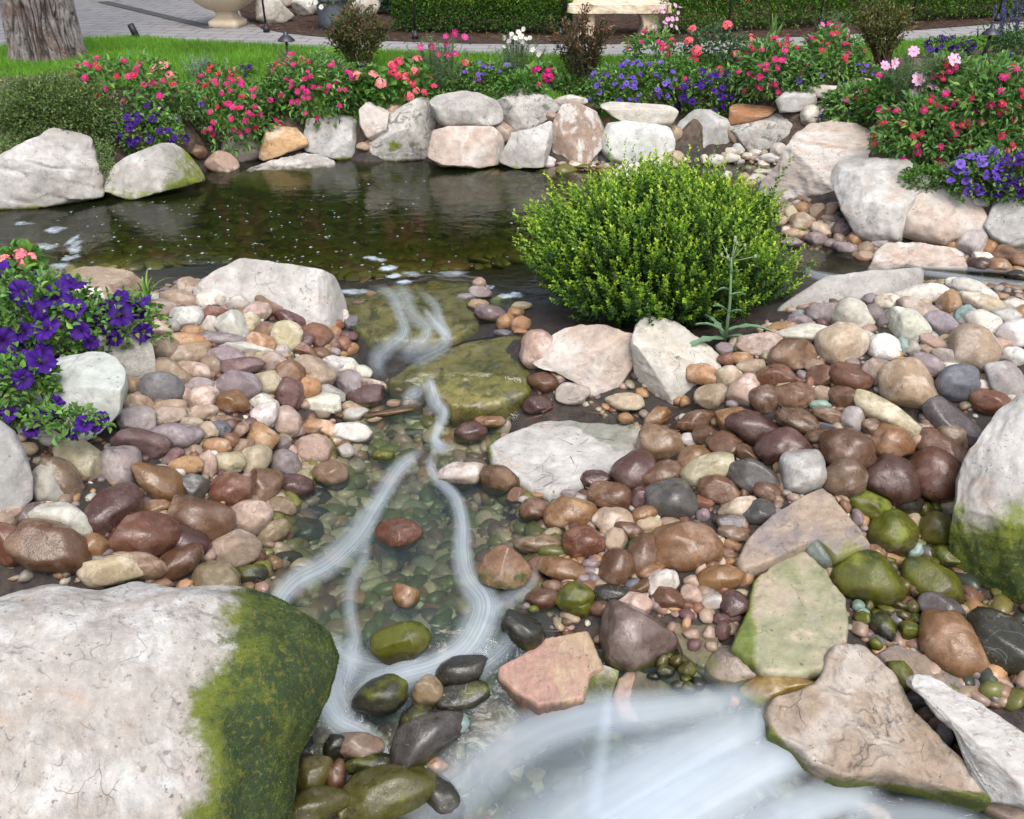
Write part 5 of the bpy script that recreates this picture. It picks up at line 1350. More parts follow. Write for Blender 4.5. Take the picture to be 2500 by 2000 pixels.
def bubbles():
    r = np.random.default_rng(21)
    V, F, A, U = [], [], [], []
    n = 0
    def blob(x, y, rx, ry, den, seed):
        nonlocal n
        o = np.random.default_rng(seed).uniform(0, 50, 3)
        K = 16
        th = np.arange(K) * 2 * math.pi / K
        rr = 1 + .45 * pn(np.stack([np.cos(th) * 1.3, np.sin(th) * 1.3, 0 * th], 1) + o)
        c = at_z(x, y, .008)
        s = depth_of(c) / FPX
        ring0 = []
        for q, a in ((0.02, den), (.6, den), (1.0, 0)):
            for k in range(K):
                V.append(c + np.array([rx * s * rr[k] * q * math.cos(th[k]), ry * s * 3.0 * rr[k] * q * math.sin(th[k]), .004 * (1 - q)]))
                A.append(a)
                U.append((V[-1][0] * 6, V[-1][1] * 6))
        for i in range(2):
            for k in range(K):
                F.append((n + i * K + k, n + i * K + (k + 1) % K, n + (i + 1) * K + (k + 1) % K, n + (i + 1) * K + k))
        n += 3 * K
    k = 0
    pond = np.array(POND, float)
    while k < 230:
        x, y = r.uniform(100, 1400), r.uniform(440, 700)
        if not in_poly(np.array([[x, y]]), pond)[0] or r.random() > math.exp(-((x - 550) / 420) ** 2) * .9 + .12: continue
        s = r.uniform(1.0, 4.6) * (.7 + .6 * (y - 440) / 260)
        blob(x, y, s, s * .40, r.uniform(.25, .8), k)
        k += 1
    for (x, y, rx, ry, d) in [(920, 635, 22, 6, .7), (945, 655, 28, 8, .75), (958, 672, 22, 8, .8), (900, 628, 14, 5, .6), (985, 690, 26, 7, .8), (860, 712, 40, 9, .6), (1240, 725, 26, 8, .75), (1255, 715, 20, 9, .7), (1195, 700, 9, 5, .7),
                              (130, 562, 34, 8, .6), (175, 590, 16, 16, .6), (185, 610, 22, 9, .6), (170, 630, 20, 10, .5), (110, 600, 34, 10, .45), (60, 545, 30, 6, .45), (150, 650, 30, 10, .4), (1120, 665, 50, 10, .25), (1000, 668, 30, 7, .3)]:
        for j in range(3):
            blob(x + r.normal(0, rx * .3), y + r.normal(0, ry * .3), rx * r.uniform(.5, .9), ry * r.uniform(.5, .9), d * .8, 900 + k)
            k += 1
    me = mesh_np('foam', np.array(V), np.array(F), {'dens': np.array(A)}, uv=np.array(U), mat=foam_mat('froth', 4, 4, .35, .6))
    tag(obj('foam', me), 'small bubbles and froth drifting on the dark pond', 'foam', kind='stuff')
bubbles()
# ------------------------------------------------------------------ plants
def leaves(C, D, L, Wd, col, up=None, fold=.25, droop=.2, r=rng):
    """One six-point folded leaf per row."""
    n = len(C)
    D = D / (np.linalg.norm(D, axis=1)[:, None] + 1e-9)
    up = r.normal(size=(n, 3)) * .5 + np.array([0, 0, 1.0]) if up is None else up
    Sd = np.cross(D, up)
    Sd /= np.linalg.norm(Sd, axis=1)[:, None] + 1e-9
    Nn = np.cross(Sd, D)
    L = np.broadcast_to(L, n)[:, None]
    Wd = np.broadcast_to(Wd, n)[:, None]
    b = C
    l1 = C + D * L * .35 - Sd * Wd * .5 + Nn * Wd * fold
    l2 = C + D * L * .70 - Sd * Wd * .42 + Nn * (Wd * fold - L * droop * .3)
    tip = C + D * L - Nn * L * droop
    r2 = C + D * L * .70 + Sd * Wd * .42 + Nn * (Wd * fold - L * droop * .3)
    r1 = C + D * L * .35 + Sd * Wd * .5 + Nn * Wd * fold
    V = np.stack([b, l1, l2, tip, r2, r1], 1).reshape(-1, 3)
    k = np.arange(n)[:, None] * 6
    F = np.concatenate([k + np.array([0, 3, 2, 1]), k + np.array([0, 5, 4, 3])])
    return V, F, np.repeat(col, 6, 0)

def blades(C, D, L, Wd, col, r=rng):
    n = len(C)
    Sd = np.cross(D, r.normal(size=(n, 3)))
    Sd /= np.linalg.norm(Sd, axis=1)[:, None] + 1e-9
    L = np.broadcast_to(L, n)[:, None]
    Wd = np.broadcast_to(Wd, n)[:, None]
    V = np.stack([C - Sd * Wd / 2, C + Sd * Wd / 2, C + D * L], 1).reshape(-1, 3)
    return V, np.arange(n * 3).reshape(n, 3), np.repeat(col, 3, 0)

def shell(n, rad, r, inner=.55, noise=.22, freq=2.2, seed=0, lowcut=-.75):
    d = r.normal(size=(n * 2, 3))
    d /= np.linalg.norm(d, axis=1)[:, None]
    d = d[d[:, 2] > lowcut][:n]
    k = inner + (1 - inner) * r.random(len(d)) ** .6
    q = 1 + noise * fbm(d * freq + seed, 3)
    P = d * (k * q)[:, None] * np.array(rad)
    return P, d, k

def jit(col, n, r, v=.3, h=.12):
    return np.clip(np.array(col) * r.uniform(1 - v, 1 + v, (n, 1)) * r.uniform(1 - h, 1 + h, (n, 3)), 0, 1)

def place(cx, cy, w, h, base=None, push=0.0):
    """Centre and radii of a clump whose outline in the photograph is w x h about (cx, cy)."""
    g = hit(cx, base if base else cy + h * .42)
    d = ray(cx, cy)
    p = EYE + d * ((g[1] + push) / d[1])
    s = depth_of(p) / FPX
    a, c = w / 2 * s, h / 2 * s * 1.08
    return p, g, (a, max(min(a, c) * .85, .07), c)

# --- flower heads, built once and shared
def petal_ring(n, r0, r1, width, tilt, z, col, seed, tipc=None, cup=.0):
    r = np.random.default_rng(seed)
    V, F, Cc = [], [], []
    for i in range(n):
        a = 2 * math.pi * (i + r.uniform(-.15, .15)) / n
        t = tilt + r.uniform(-.12, .12)
        ca, sa = math.cos(a), math.sin(a)
        rad = np.array([ca, sa, 0]); tan = np.array([-sa, ca, 0]); up = np.array([0, 0, 1.0])
        q = lambda u, w: rad * (r0 + (r1 - r0) * u) * 1 + tan * w * width + up * (z + math.sin(t) * (r1 - r0) * u + cup * u * u * (r1 - r0))
        k = len(V)
        V += [q(0, -.2), q(0, .2), q(.6, .5), q(1.0, .22), q(1.0, -.22), q(.6, -.5)]
        F += [(k, k + 1, k + 2, k + 5), (k + 5, k + 2, k + 3, k + 4)]
        c = np.array(col) * r.uniform(.8, 1.15)
        tc_ = np.array(tipc) if tipc is not None else c
        Cc += [c, c, c, tc_, tc_, c]
    return V, F, Cc

def join(parts):
    V, F, Cc, n = [], [], [], 0
    for v, f, c in parts:
        V += [np.asarray(q) for q in v]
        F += [tuple(i + n for i in t) for t in f]
        Cc += [np.asarray(q) for q in c]
        n = len(V)
    return V, F, Cc

def dome(rad, z, hgt, col, K=8):
    V = [np.array([0, 0, z + hgt])]
    F, c = [], [np.array(col)]
    for k in range(K):
        a = 2 * math.pi * k / K
        V.append(np.array([rad * math.cos(a), rad * math.sin(a), z])); c.append(np.array(col) * .8)
    return V, [(0, 1 + k, 1 + (k + 1) % K, 0) for k in range(K)], c

def fl_mesh(name, parts):
    V, F, Cc = join(parts)
    Q = np.array([f for f in F if len(set(f)) == 4])
    T = np.array([f[:3] for f in F if len(set(f)) == 3])
    return mesh_np(name, np.array(V), [x for x in (Q, T) if len(x)], {'Col': np.array(Cc)}, mat=M_PETAL)

def zinnia_mesh(col, seed):
    return fl_mesh('zinnia_head', [petal_ring(13, .25, 1.0, .30, .05, 0, col, seed), petal_ring(10, .15, .72, .26, .35, .12, np.array(col) * .9, seed + 1), dome(.3, .12, .2, (.45, .14, .03))])

def floret(c, nrm, s, col, seed):
    r = np.random.default_rng(seed)
    V, F, Cc = petal_ring(5, .1, 1, .75, .2, 0, col, seed)
    z = np.array(nrm); z = z / np.linalg.norm(z)
    x = np.cross(z, r.normal(size=3)); x /= np.linalg.norm(x)
    y = np.cross(z, x)
    M = np.stack([x, y, z])
    return [np.array(c) + s * (np.array(v) @ M) for v in V], F, Cc

def geranium_mesh(col, seed):
    r = np.random.default_rng(seed)
    parts = []
    for i in range(26):
        d = r.normal(size=3); d[2] = abs(d[2]) * .9 + .1; d /= np.linalg.norm(d)
        parts.append(floret(d * np.array([.8, .8, .55]), d + np.array([0, 0, .3]), .33, np.array(col) * r.uniform(.75, 1.2), seed * 50 + i))
    return fl_mesh('geranium_head', parts)

def petunia_mesh(col, seed, throat=(.03, .005, .06)):
    r = np.random.default_rng(seed)
    K, R_ = 40, [.06, .25, .5, .8, 1.0]
    V, F, Cc = [], [], []
    ph = r.uniform(0, 6.28, 4)
    for i, q in enumerate(R_):
        for k in range(K):
            a = 2 * math.pi * k / K
            lobe = 1 - .16 * (abs(math.sin(2.5 * a)) < .18) * (q > .7) + .07 * math.cos(5 * a) * q
            z = -.5 * (1 - q) ** 2.0 + .10 * q * q * math.sin(5 * a * 2 + ph[0]) + .20 * q * q * math.sin(2 * a + ph[1]) + .07 * q * q * math.sin(7 * a + ph[2]) - .18 * q ** 3
            V.append(np.array([q * lobe * math.cos(a), q * lobe * math.sin(a), z]))
            vein = 1 - .28 * (math.cos(5 * a) > .93)
            c = np.array(throat) * (1 - min(1, q * 2.2)) + np.array(col) * min(1, q * 2.2) * vein * r.uniform(.85, 1.1)
            Cc.append(c)
    for i in range(len(R_) - 1):
        for k in range(K):
            F.append((i * K + k, i * K + (k + 1) % K, (i + 1) * K + (k + 1) % K, (i + 1) * K + k))
    # tube behind
    n0 = len(V)
    for q, z in ((.22, -.35), (.12, -.75), (.1, -1.1)):
        for k in range(8):
            a = 2 * math.pi * k / 8
            V.append(np.array([q * math.cos(a), q * math.sin(a), z])); Cc.append(np.array(col) * .6 + np.array([.02, .04, 0]))
    for i in range(2):
        for k in range(8):
            F.append((n0 + i * 8 + k, n0 + (i + 1) * 8 + k, n0 + (i + 1) * 8 + (k + 1) % 8, n0 + i * 8 + (k + 1) % 8))
    return fl_mesh('petunia_bloom', [(V, F, Cc)])

def cosmos_mesh(col, seed):
    return fl_mesh('cosmos_bloom', [petal_ring(8, .14, 1.0, .62, .12, 0, col, seed, tipc=np.array(col) * .9), dome(.2, .02, .1, (.6, .33, .03))])

HOT, RED, CRIM = (.70, .022, .25), (.62, .018, .09), (.55, .016, .18)
FM = {
 'zin': [zinnia_mesh(c, i * 7) for i, c in enumerate((HOT, CRIM, HOT, RED, (.72, .05, .26)))],
 'zinred': [zinnia_mesh(c, 50 + i * 7) for i, c in enumerate((RED, (.62, .035, .12), HOT, CRIM))],
 'ger': [geranium_mesh(c, 3 + i) for i, c in enumerate(((.86, .16, .20), (.85, .22, .24), (.80, .08, .17)))],
 'gerlight': [geranium_mesh(c, 13 + i) for i, c in enumerate(((.88, .33, .32), (.86, .26, .30)))],
 'germag': [geranium_mesh(c, 23 + i) for i, c in enumerate(((.72, .02, .24), (.65, .02, .22)))],
 'gerred': [geranium_mesh(c, 33 + i) for i, c in enumerate(((.80, .07, .08), (.82, .12, .12)))],
 'pet': [petunia_mesh(c, 5 + i) for i, c in enumerate(((.052, .010, .21), (.040, .007, .165), (.070, .014, .26), (.046, .009, .185), (.055, .010, .20), (.06, .011, .23), (.044, .008, .175)))],
 'petlav': [petunia_mesh(c, 15 + i, (.1, .04, .2)) for i, c in enumerate(((.17, .09, .52), (.22, .13, .58), (.13, .06, .46)))],
 'cospink': [cosmos_mesh(c, i) for i, c in enumerate(((.80, .48, .70), (.74, .40, .62)))],
 'cosmag': [cosmos_mesh(c, 9 + i) for i, c in enumerate(((.50, .02, .20), (.55, .05, .28), (.62, .16, .40)))],
 'white': [cosmos_mesh(c, 19 + i) for i, c in enumerate(((.78, .78, .74), (.7, .7, .66)))],
}
GREEN = {'zin': (.125, .25, .07), 'pet': (.105, .215, .052), 'ger': (.085, .20, .04), 'jun': (.12, .19, .06), 'cos': (.14, .22, .10), 'abe': (.09, .10, .04), 'rose': (.075, .14, .06)}

def orient(o, n, spin, s):
    z = Vector(n).normalized()
    q = z.to_track_quat('Z', 'Y') @ Vector((0, 0, 1)).rotation_difference(Vector((0, 0, 1)))
    o.rotation_mode = 'QUATERNION'
    from mathutils import Quaternion
    o.rotation_quaternion = q @ Quaternion((0, 0, 1), spin)
    o.scale = (s, s, s)

def plant(name, label, cat, group, cx, cy, w, h, leafkind, flowers, base=None, nleaf=900, seed=1, LL=(.05, .018), push=0.0, fl_up=.5, inner=.5, colmul=1.0, stems=0, lowcut=-.75, noise=.25, drop=.25):
    """flowers: list of (kind, count, radius in metres)."""
    r = np.random.default_rng(seed)
    p, g, rad = place(cx, cy, w, h, base, push)
    root = tag(empty(name, p - np.array([0, 0, rad[2]])), label, cat, group)
    org = np.array(root.location)
    P, d, k = shell(nleaf, rad, r, inner, noise, 2.2, seed * 3.1, lowcut)
    n = len(P)
    D = d * .8 + r.normal(size=(n, 3)) * .6 + np.array([0, 0, .3])
    sc = r.uniform(.6, 1.25, n)
    col = jit(np.array(GREEN[leafkind]) * colmul, n, r)
    if leafkind == 'abe':
        m = r.random(n) < .3
        col[m] = jit((.20, .085, .035), m.sum(), r)
    young = r.random(n) < .2
    col[young] = np.clip(col[young] * np.array([1.7, 1.5, 1.2]), 0, 1)
    V, F, Cc = leaves(P + p - org, D, LL[0] * sc, LL[1] * sc, col, droop=drop, r=r)
    obj('foliage', mesh_np('foliage', V, F, {'Col': Cc}, smooth=False, mat=M_LEAF), root)
    # stems
    mb = MB()
    for i in range(stems or 5):
        e = P[r.integers(0, n)] * .8
        b = np.array([e[0] * .25, e[1] * .25, -rad[2]])
        mid = (b + e) / 2 + r.normal(size=3) * .02
        mb.tube([b + p - org, mid + p - org, e + p - org], [.006, .004, .002], 5, cap=False)
    me = mb.mesh('stem', None, attrs=None)
    at = me.attributes.new('Col', 'FLOAT_COLOR', 'POINT')
    at.data.foreach_set('color', np.tile(np.array([.10, .085, .035, 1], np.float32) if leafkind != 'abe' else np.array([.12, .06, .035, 1], np.float32), len(me.vertices)))
    me.materials.append(M_LEAF)
    obj('stem', me, root)
    for kind, cnt, fr in flowers:
        made = 0
        pts = []
        tries = 0
        while made < cnt and tries < cnt * 40:
            tries += 1
            dd = r.normal(size=3)
            dd[1] -= .9
            dd[2] += fl_up
            dd /= np.linalg.norm(dd)
            if dd[2] < -.55: continue
            q = dd * np.array(rad) * (1.0 + noise * .8 * fbm((dd * 2.2 + seed * 3.1)[None], 3)[0] + r.uniform(-.05, .08))
            if any(np.linalg.norm(q - z) < fr * 1.25 for z in pts) and tries < cnt * 25: continue
            pts.append(q)
            o = obj('flower', FM[kind][r.integers(0, len(FM[kind]))], root, Vector(q + p - org))
            nn = dd * .55 + np.array([0, -.35, .45]) + r.normal(size=3) * .28
            orient(o, nn, r.uniform(0, 6.28), fr * r.uniform(.75, 1.15))
            made += 1
    LANDMARKS.append((cx, cy, w / 2, h / 2, None))
    return root

ZL = (.062, .024)
G1 = 'zinnias planted along the pond wall'
def zin(cx, cy, w, h, n, label, kind='zin', seed=1, nl=900, fr=.026, **k):
    return plant('zinnia', label, 'zinnia', G1, cx, cy, w, h, 'zin', [(kind, int(n * 1.5), fr * 1.08)], seed=seed, nleaf=nl, LL=ZL, **k)
def pet(cx, cy, w, h, n, label, kind='pet', seed=1, nl=800, fr=.032, **k):
    return plant('petunia', label, 'petunia', 'petunias', cx, cy, w, h, 'pet', [(kind, int(n * 1.25), fr * 1.05)], seed=seed, nleaf=nl, LL=(.036, .024), **k)
def ger(cx, cy, w, h, n, label, kind='ger', seed=1, nl=260, fr=.05, **k):
    return plant('geranium', label, 'geranium', 'geraniums', cx, cy, w, h, 'ger', [(kind, n, fr)], seed=seed, nleaf=nl, LL=(.06, .06), fl_up=.9, **k)

# left of the wall
def dark_shrub():
    r = np.random.default_rng(4)
    root = plant('shrub', 'dark fine leaved trailing shrub spilling over the left boulder', 'shrub', None, 125, 288, 330, 190, 'jun', [], seed=41, nleaf=15000, LL=(.026, .014), noise=.3, stems=16, inner=.35)
    org = np.array(root.location)
    V_, F_, C_, n0 = [], [], [], 0
    for (x0, y0, x1, y1) in [(150, 330, 95, 400), (170, 330, 100, 385), (120, 330, 130, 370), (255, 340, 265, 470), (240, 350, 250, 420), (270, 350, 262, 440), (60, 340, 20, 370), (30, 330, -20, 365), (200, 350, 210, 400)]:
        a, b = hit(x0, y0), hit(x0, y0)
        ya = a[1] - .12
        A_ = EYE + ray(x0, y0) * (ya / ray(x0, y0)[1])
        B_ = EYE + ray(x1, y1) * ((ya - .30) / ray(x1, y1)[1])
        n = 260
        t = r.random(n)
        P = A_ + (B_ - A_) * t[:, None] + r.normal(size=(n, 3)) * .022
        v, f, c = leaves(P - org, r.normal(size=(n, 3)) + np.array([0, 0, -.3]), .02, .01, jit(np.array(GREEN['jun']) * 1.25, n, r), r=r)
        V_.append(v); F_.append(f + n0); C_.append(c); n0 += len(v)
    obj('foliage', mesh_np('foliage', np.concatenate(V_), np.concatenate(F_), {'Col': np.concatenate(C_)}, smooth=False, mat=M_LEAF), root)
dark_shrub()
zin(290, 215, 260, 140, 20, 'loose pink zinnia clump between the dark shrub and the lavender', seed=2, nl=1000)
ger(398, 178, 46, 46, 3, 'lone light pink geranium above the loose pink zinnias', 'gerlight', 3, nl=60, fr=.055)
pet(352, 325, 195, 120, 30, 'bright purple petunia clump with yellow green leaves above the mossy boulder', seed=4, nl=1500, colmul=1.15)
zin(550, 285, 255, 190, 44, 'dense hot pink zinnia clump spilling over round wall stones', seed=5, nl=1900)
ger(526, 190, 60, 50, 3, 'coral red geranium at the back of the dense zinnias', 'gerred', 6, nl=60, fr=.045)
ger(577, 190, 40, 40, 2, 'orange red geranium next to dark petunias', 'gerred', 7, nl=40, fr=.05)
pet(600, 180, 50, 36, 5, 'few dark petunias behind the orange red geranium', seed=8, nl=120, fr=.03)
zin(765, 225, 240, 165, 38, 'tall pink zinnia clump left of the coral geraniums', seed=9, nl=1700)
ger(905, 215, 100, 80, 5, 'salmon geraniums with round leaves above the leaning boulder', 'gerlight', 10, nl=420, fr=.05)
ger(1000, 205, 110, 110, 16, 'massed coral pink geraniums over the wall', 'ger', 11, nl=240, fr=.045)
pet(880, 178, 130, 40, 4, 'sparse violet petunias under the left bronze shrub', seed=12, nl=300, fr=.034)
ger(1145, 190, 60, 60, 4, 'small pink geranium with dark leaves beside the feathery cosmos', 'ger', 13, nl=120, fr=.045)
pet(1200, 202, 155, 92, 17, 'lavender petunias with bright leaves above the pitted boulder', 'petlav', 14, nl=1200, fr=.025, colmul=1.1)
ger(1325, 185, 72, 55, 3, 'magenta geranium alone on the lawn edge', 'germag', 15, nl=130, fr=.05, colmul=1.3)
pet(1550, 215, 245, 120, 48, 'wide lavender petunia mound right of the middle bronze shrub', 'petlav', 16, nl=2200, fr=.026)
zin(1590, 130, 135, 95, 10, 'thin red zinnias above the wide lavender mound', 'zinred', 17, nl=500)
plant('rose', 'pink rose bush with grey green leaves behind the hot pink zinnias', 'rose', None, 1745, 120, 165, 110, 'rose', [('ger', 8, .05)], seed=18, nleaf=1200, LL=(.04, .025))
pet(1725, 235, 135, 120, 22, 'dark purple petunias hanging above the rust stone', seed=19, nl=1200, fr=.035)
ger(1768, 195, 62, 46, 4, 'pink geranium wedged between petunias and zinnias', 'ger', 20, nl=80, fr=.045)
zin(1880, 180, 185, 150, 32, 'compact hot pink zinnia clump above the rust stone', seed=21, nl=1500)
zin(2025, 145, 155, 125, 17, 'red zinnia clump left of the nandina shrub', 'zinred', 22, nl=1100)
pet(2105, 180, 85, 45, 5, 'small lavender petunias below the nandina shrub', 'petlav', 23, nl=300, fr=.026)
# right bed
zin(2085, 262, 150, 100, 9, 'grey green zinnias trailing toward the banded boulder', 'zinred', 24, nl=900)
pet(2050, 285, 90, 55, 9, 'trailing lavender petunias over the banded boulder', 'petlav', 25, nl=260, fr=.028)
zin(2270, 330, 250, 170, 26, 'red zinnia mass hanging above the big white boulder', 'zinred', 26, nl=2200)
zin(2430, 250, 230, 165, 24, 'broad red and green zinnia clump at the right edge', 'zinred', 27, nl=2300)
zin(2330, 190, 180, 90, 10, 'sparse crimson zinnias at the back of the right bed', 'zinred', 28, nl=900)
zin(2420, 345, 190, 110, 10, 'leafy zinnias just above the pink geranium at the right edge', 'zinred', 29, nl=1300)
pet(2320, 118, 130, 48, 12, 'dark violet petunias by the right path lamp', seed=30, nl=420, fr=.035)
pet(2440, 155, 120, 40, 5, 'violet petunias under the blue salvia spikes', seed=31, nl=420, fr=.034)
ger(2468, 355, 88, 66, 6, 'light pink geranium above the violet petunias at the right edge', 'gerlight', 32, nl=140, fr=.06)
pet(2395, 432, 165, 125, 30, 'lavender petunias spilling onto the pinkish boulder', 'petlav', 33, nl=1000, fr=.034)
pet(2475, 440, 110, 120, 18, 'deep violet petunias at the right edge over the spotted boulder', seed=34, nl=700, fr=.042)
plant('ground_cover', 'low green creeper between the big white boulder and petunias', 'ground cover', None, 2260, 440, 130, 70, 'ger', [], seed=35, nleaf=900, LL=(.025, .018))

for i, (cx, cy, w, h) in enumerate([(440, 255, 120, 90), (680, 235, 110, 90), (850, 225, 120, 80), (1090, 225, 120, 60), (1275, 215, 110, 60), (1380, 215, 90, 55), (1460, 220, 110, 70), (1650, 190, 130, 90), (1800, 235, 110, 60), (1960, 185, 110, 90), (2180, 240, 150, 110)]):
    plant('ground_cover', ['low leafy filler between the petunias and dense zinnias', 'green filler leaves left of the tall zinnias', 'leafy filler beneath the left bronze shrub', 'low greens under the feathery cosmos', 'low greens under the white gaura', 'short greens beside the magenta geranium', 'greens around the middle bronze shrub', 'greens between lavender mound and rose bush', 'greens under the compact zinnias', 'greens between the two zinnia clumps by the nandina', 'greens at the back of the pink cosmos'][i],
          'ground cover', 'leafy fillers along the wall', cx, cy, w, h, ['zin', 'ger', 'pet'][i % 3], [(['petlav', 'zin', 'pet'][i % 3], 3, .028)], seed=300 + i, nleaf=700, LL=(.05, .024))

# feathery cosmos, gaura
def feathery(name, label, cat, cx, cy, w, h, flowers, seed, n=2600, col=GREEN['cos'], base=None):
    r = np.random.default_rng(seed)
    p, g, rad = place(cx, cy, w, h, base)
    root = tag(empty(name, p - np.array([0, 0, rad[2]])), label, cat)
    org = np.array(root.location)
    stems_ = []
    C, D, Ls = [], [], []
    mb = MB()
    ends = []
    for i in range(26):
        e = np.array([r.normal(0, .45) * rad[0], r.normal(0, .4) * rad[1], rad[2] * r.uniform(.1, 1.0)])
        b = np.array([e[0] * .3, e[1] * .3, -rad[2]])
        ends.append(e)
        mb.tube([b + p - org, (b * .5 + e * .5) + r.normal(size=3) * .015 + p - org, e + p - org], [.004, .003, .0015], 5, cap=False)
        m = n // 26
        t = r.uniform(.15, 1, m)
        C.append(b + (e - b) * t[:, None])
        D.append(r.normal(size=(m, 3)) + np.array([0, 0, .5]))
    C, D = np.concatenate(C), np.concatenate(D)
    D /= np.linalg.norm(D, axis=1)[:, None]
    V, F, Cc = blades(C + p - org, D, r.uniform(.04, .11, len(C)), .0035, jit(col, len(C), r, .3), r)
    obj('foliage', mesh_np('foliage', V, F, {'Col': Cc}, smooth=False, mat=M_LEAF), root)
    me = mb.mesh('stem')
    at = me.attributes.new('Col', 'FLOAT_COLOR', 'POINT')
    at.data.foreach_set('color', np.tile(np.array([.08, .13, .04, 1], np.float32), len(me.vertices)))
    me.materials.append(M_LEAF)
    obj('stem', me, root)
    for kind, pts, fr in flowers:
        for (x, y) in pts:
            d = ray(x, y)
            q = EYE + d * ((p[1] - .3 * rad[1] + r.uniform(-.05, .05)) / d[1])
            o = obj('flower', FM[kind][r.integers(0, len(FM[kind]))], root, Vector(q - org))
            orient(o, np.array([r.normal(0, .4), -.8, .5 + r.normal(0, .3)]), r.uniform(0, 6.28), fr * r.uniform(.8, 1.15))
            st = MB()
            st.tube([q - org, np.array([q[0] * .6 + p[0] * .4, q[1] * .5 + p[1] * .5, p[2] + .1 * rad[2]]) - org], [.002, .003], 5, cap=False)
            ms = st.mesh('stem')
            at = ms.attributes.new('Col', 'FLOAT_COLOR', 'POINT')
            at.data.foreach_set('color', np.tile(np.array([.08, .13, .04, 1], np.float32), len(ms.vertices)))
            ms.materials.append(M_LEAF)
            obj('stem', ms, root)
z2 = lambda *a: [(833 + x / ZF, y / ZF) for x, y in a]
z3 = lambda *a: [(1666 + x / ZF, y / ZF) for x, y in a]
feathery('cosmos', 'feathery cosmos with magenta blooms left of the white flowers', 'cosmos', 1075, 165, 165, 150, [('cosmag', z2((660, 230), (715, 210), (570, 295), (615, 345), (675, 350), (720, 340), (500, 300), (665, 280), (780, 235)), .034)], 51, n=4200)
feathery('gaura', 'wispy plant topped with small white flowers behind the wall', 'gaura', 1262, 145, 130, 120, [('white', z2((1030, 240), (1075, 215), (1100, 240), (1120, 205), (1150, 185), (1135, 230), (1165, 245), (1190, 240), (1105, 265), (1060, 260), (1150, 265), (1030, 295), (1210, 315), (1255, 335), (1245, 345), (1080, 230), (1140, 260), (1125, 250)), .026)], 52, n=2600)
feathery('cosmos', 'pale pink cosmos floating over the right bed', 'cosmos', 2240, 215, 200, 150, [('cospink', z3((1460, 325), (1280, 415), (1340, 400), (1715, 380), (1490, 500), (1460, 600), (1495, 580), (1575, 525), (1500, 545)), .05)], 53, n=5200)
feathery('cosmos', 'tall magenta cosmos rising behind the red zinnias', 'cosmos', 2035, 75, 90, 90, [('cosmag', z3((885, 155), (960, 165), (990, 155), (1040, 195), (900, 195), (930, 150)), .034), ('white', z3((985, 245), (1040, 225), (1095, 230)), .03)], 54, n=1300)
feathery('lavender', 'silvery lavender tuft in front of the lawn', 'lavender', 493, 175, 66, 75, [], 55, n=1100, col=(.24, .32, .28))
feathery('lavender', 'grey brown wispy tuft around the left path lamp', 'lavender', 700, 160, 80, 75, [], 56, n=1000, col=(.20, .21, .13))

def woody(label, cx, cy, w, h, base, seed, col, tip, n=1700):
    """Upright bronze shrub on bare stems."""
    r = np.random.default_rng(seed)
    p, g, rad = place(cx, cy, w, h, base)
    root = tag(empty('shrub', g), label, 'shrub', 'upright shrubs along the bed')
    org = np.array(root.location)
    mb = MB()
    C, D = [], []
    for i in range(34):
        d = r.normal(size=3); d[2] = abs(d[2]) * .9 - .1; d /= np.linalg.norm(d)
        e = p + d * np.array(rad) * r.uniform(.7, 1.05)
        b = g + np.array([r.normal(0, .04), r.normal(0, .04), 0])
        m1 = b * .5 + e * .5 + np.array([0, 0, .05]) + r.normal(size=3) * .02
        mb.tube([b - org, m1 - org, e - org], [.007, .005, .002], 5, cap=False)
        m = n // 34
        t = r.uniform(.35, 1.05, m)
        q = np.where((t < .5)[:, None], b + (m1 - b) * (t * 2)[:, None], m1 + (e - m1) * (t * 2 - 1)[:, None])
        C.append(q + r.normal(size=(m, 3)) * .025)
        D.append((e - m1) / np.linalg.norm(e - m1) * .8 + r.normal(size=(m, 3)) * .6)
    C, D = np.concatenate(C), np.concatenate(D)
    c = jit(col, len(C), r)
    hi = (C[:, 2] - C[:, 2].min()) / np.ptp(C[:, 2])
    k = r.random(len(C)) < hi * .45
    c[k] = jit(tip, k.sum(), r)
    V, F, Cc = leaves(C - org, D, .042 * r.uniform(.6, 1.2, len(C)), .016, c, r=r)
    obj('foliage', mesh_np('foliage', V, F, {'Col': Cc}, smooth=False, mat=M_LEAF), root)
    me = mb.mesh('stem')
    at = me.attributes.new('Col', 'FLOAT_COLOR', 'POINT')
    at.data.foreach_set('color', np.tile(np.array([.10, .06, .04, 1], np.float32), len(me.vertices)))
    me.materials.append(M_LEAF)
    obj('stem', me, root)
woody('olive bronze shrub standing behind the tall pink zinnias', 878, 85, 160, 135, 175, 61, (.075, .095, .03), (.17, .10, .04), 2600)
woody('bronze tipped shrub in front of the stone bench', 1420, 95, 160, 130, 240, 62, (.055, .065, .03), (.24, .10, .05), 2000)
woody('yellow green nandina shrub in front of the right hedge', 2155, 60, 140, 110, 165, 63, (.085, .11, .03), (.20, .17, .05), 2000)

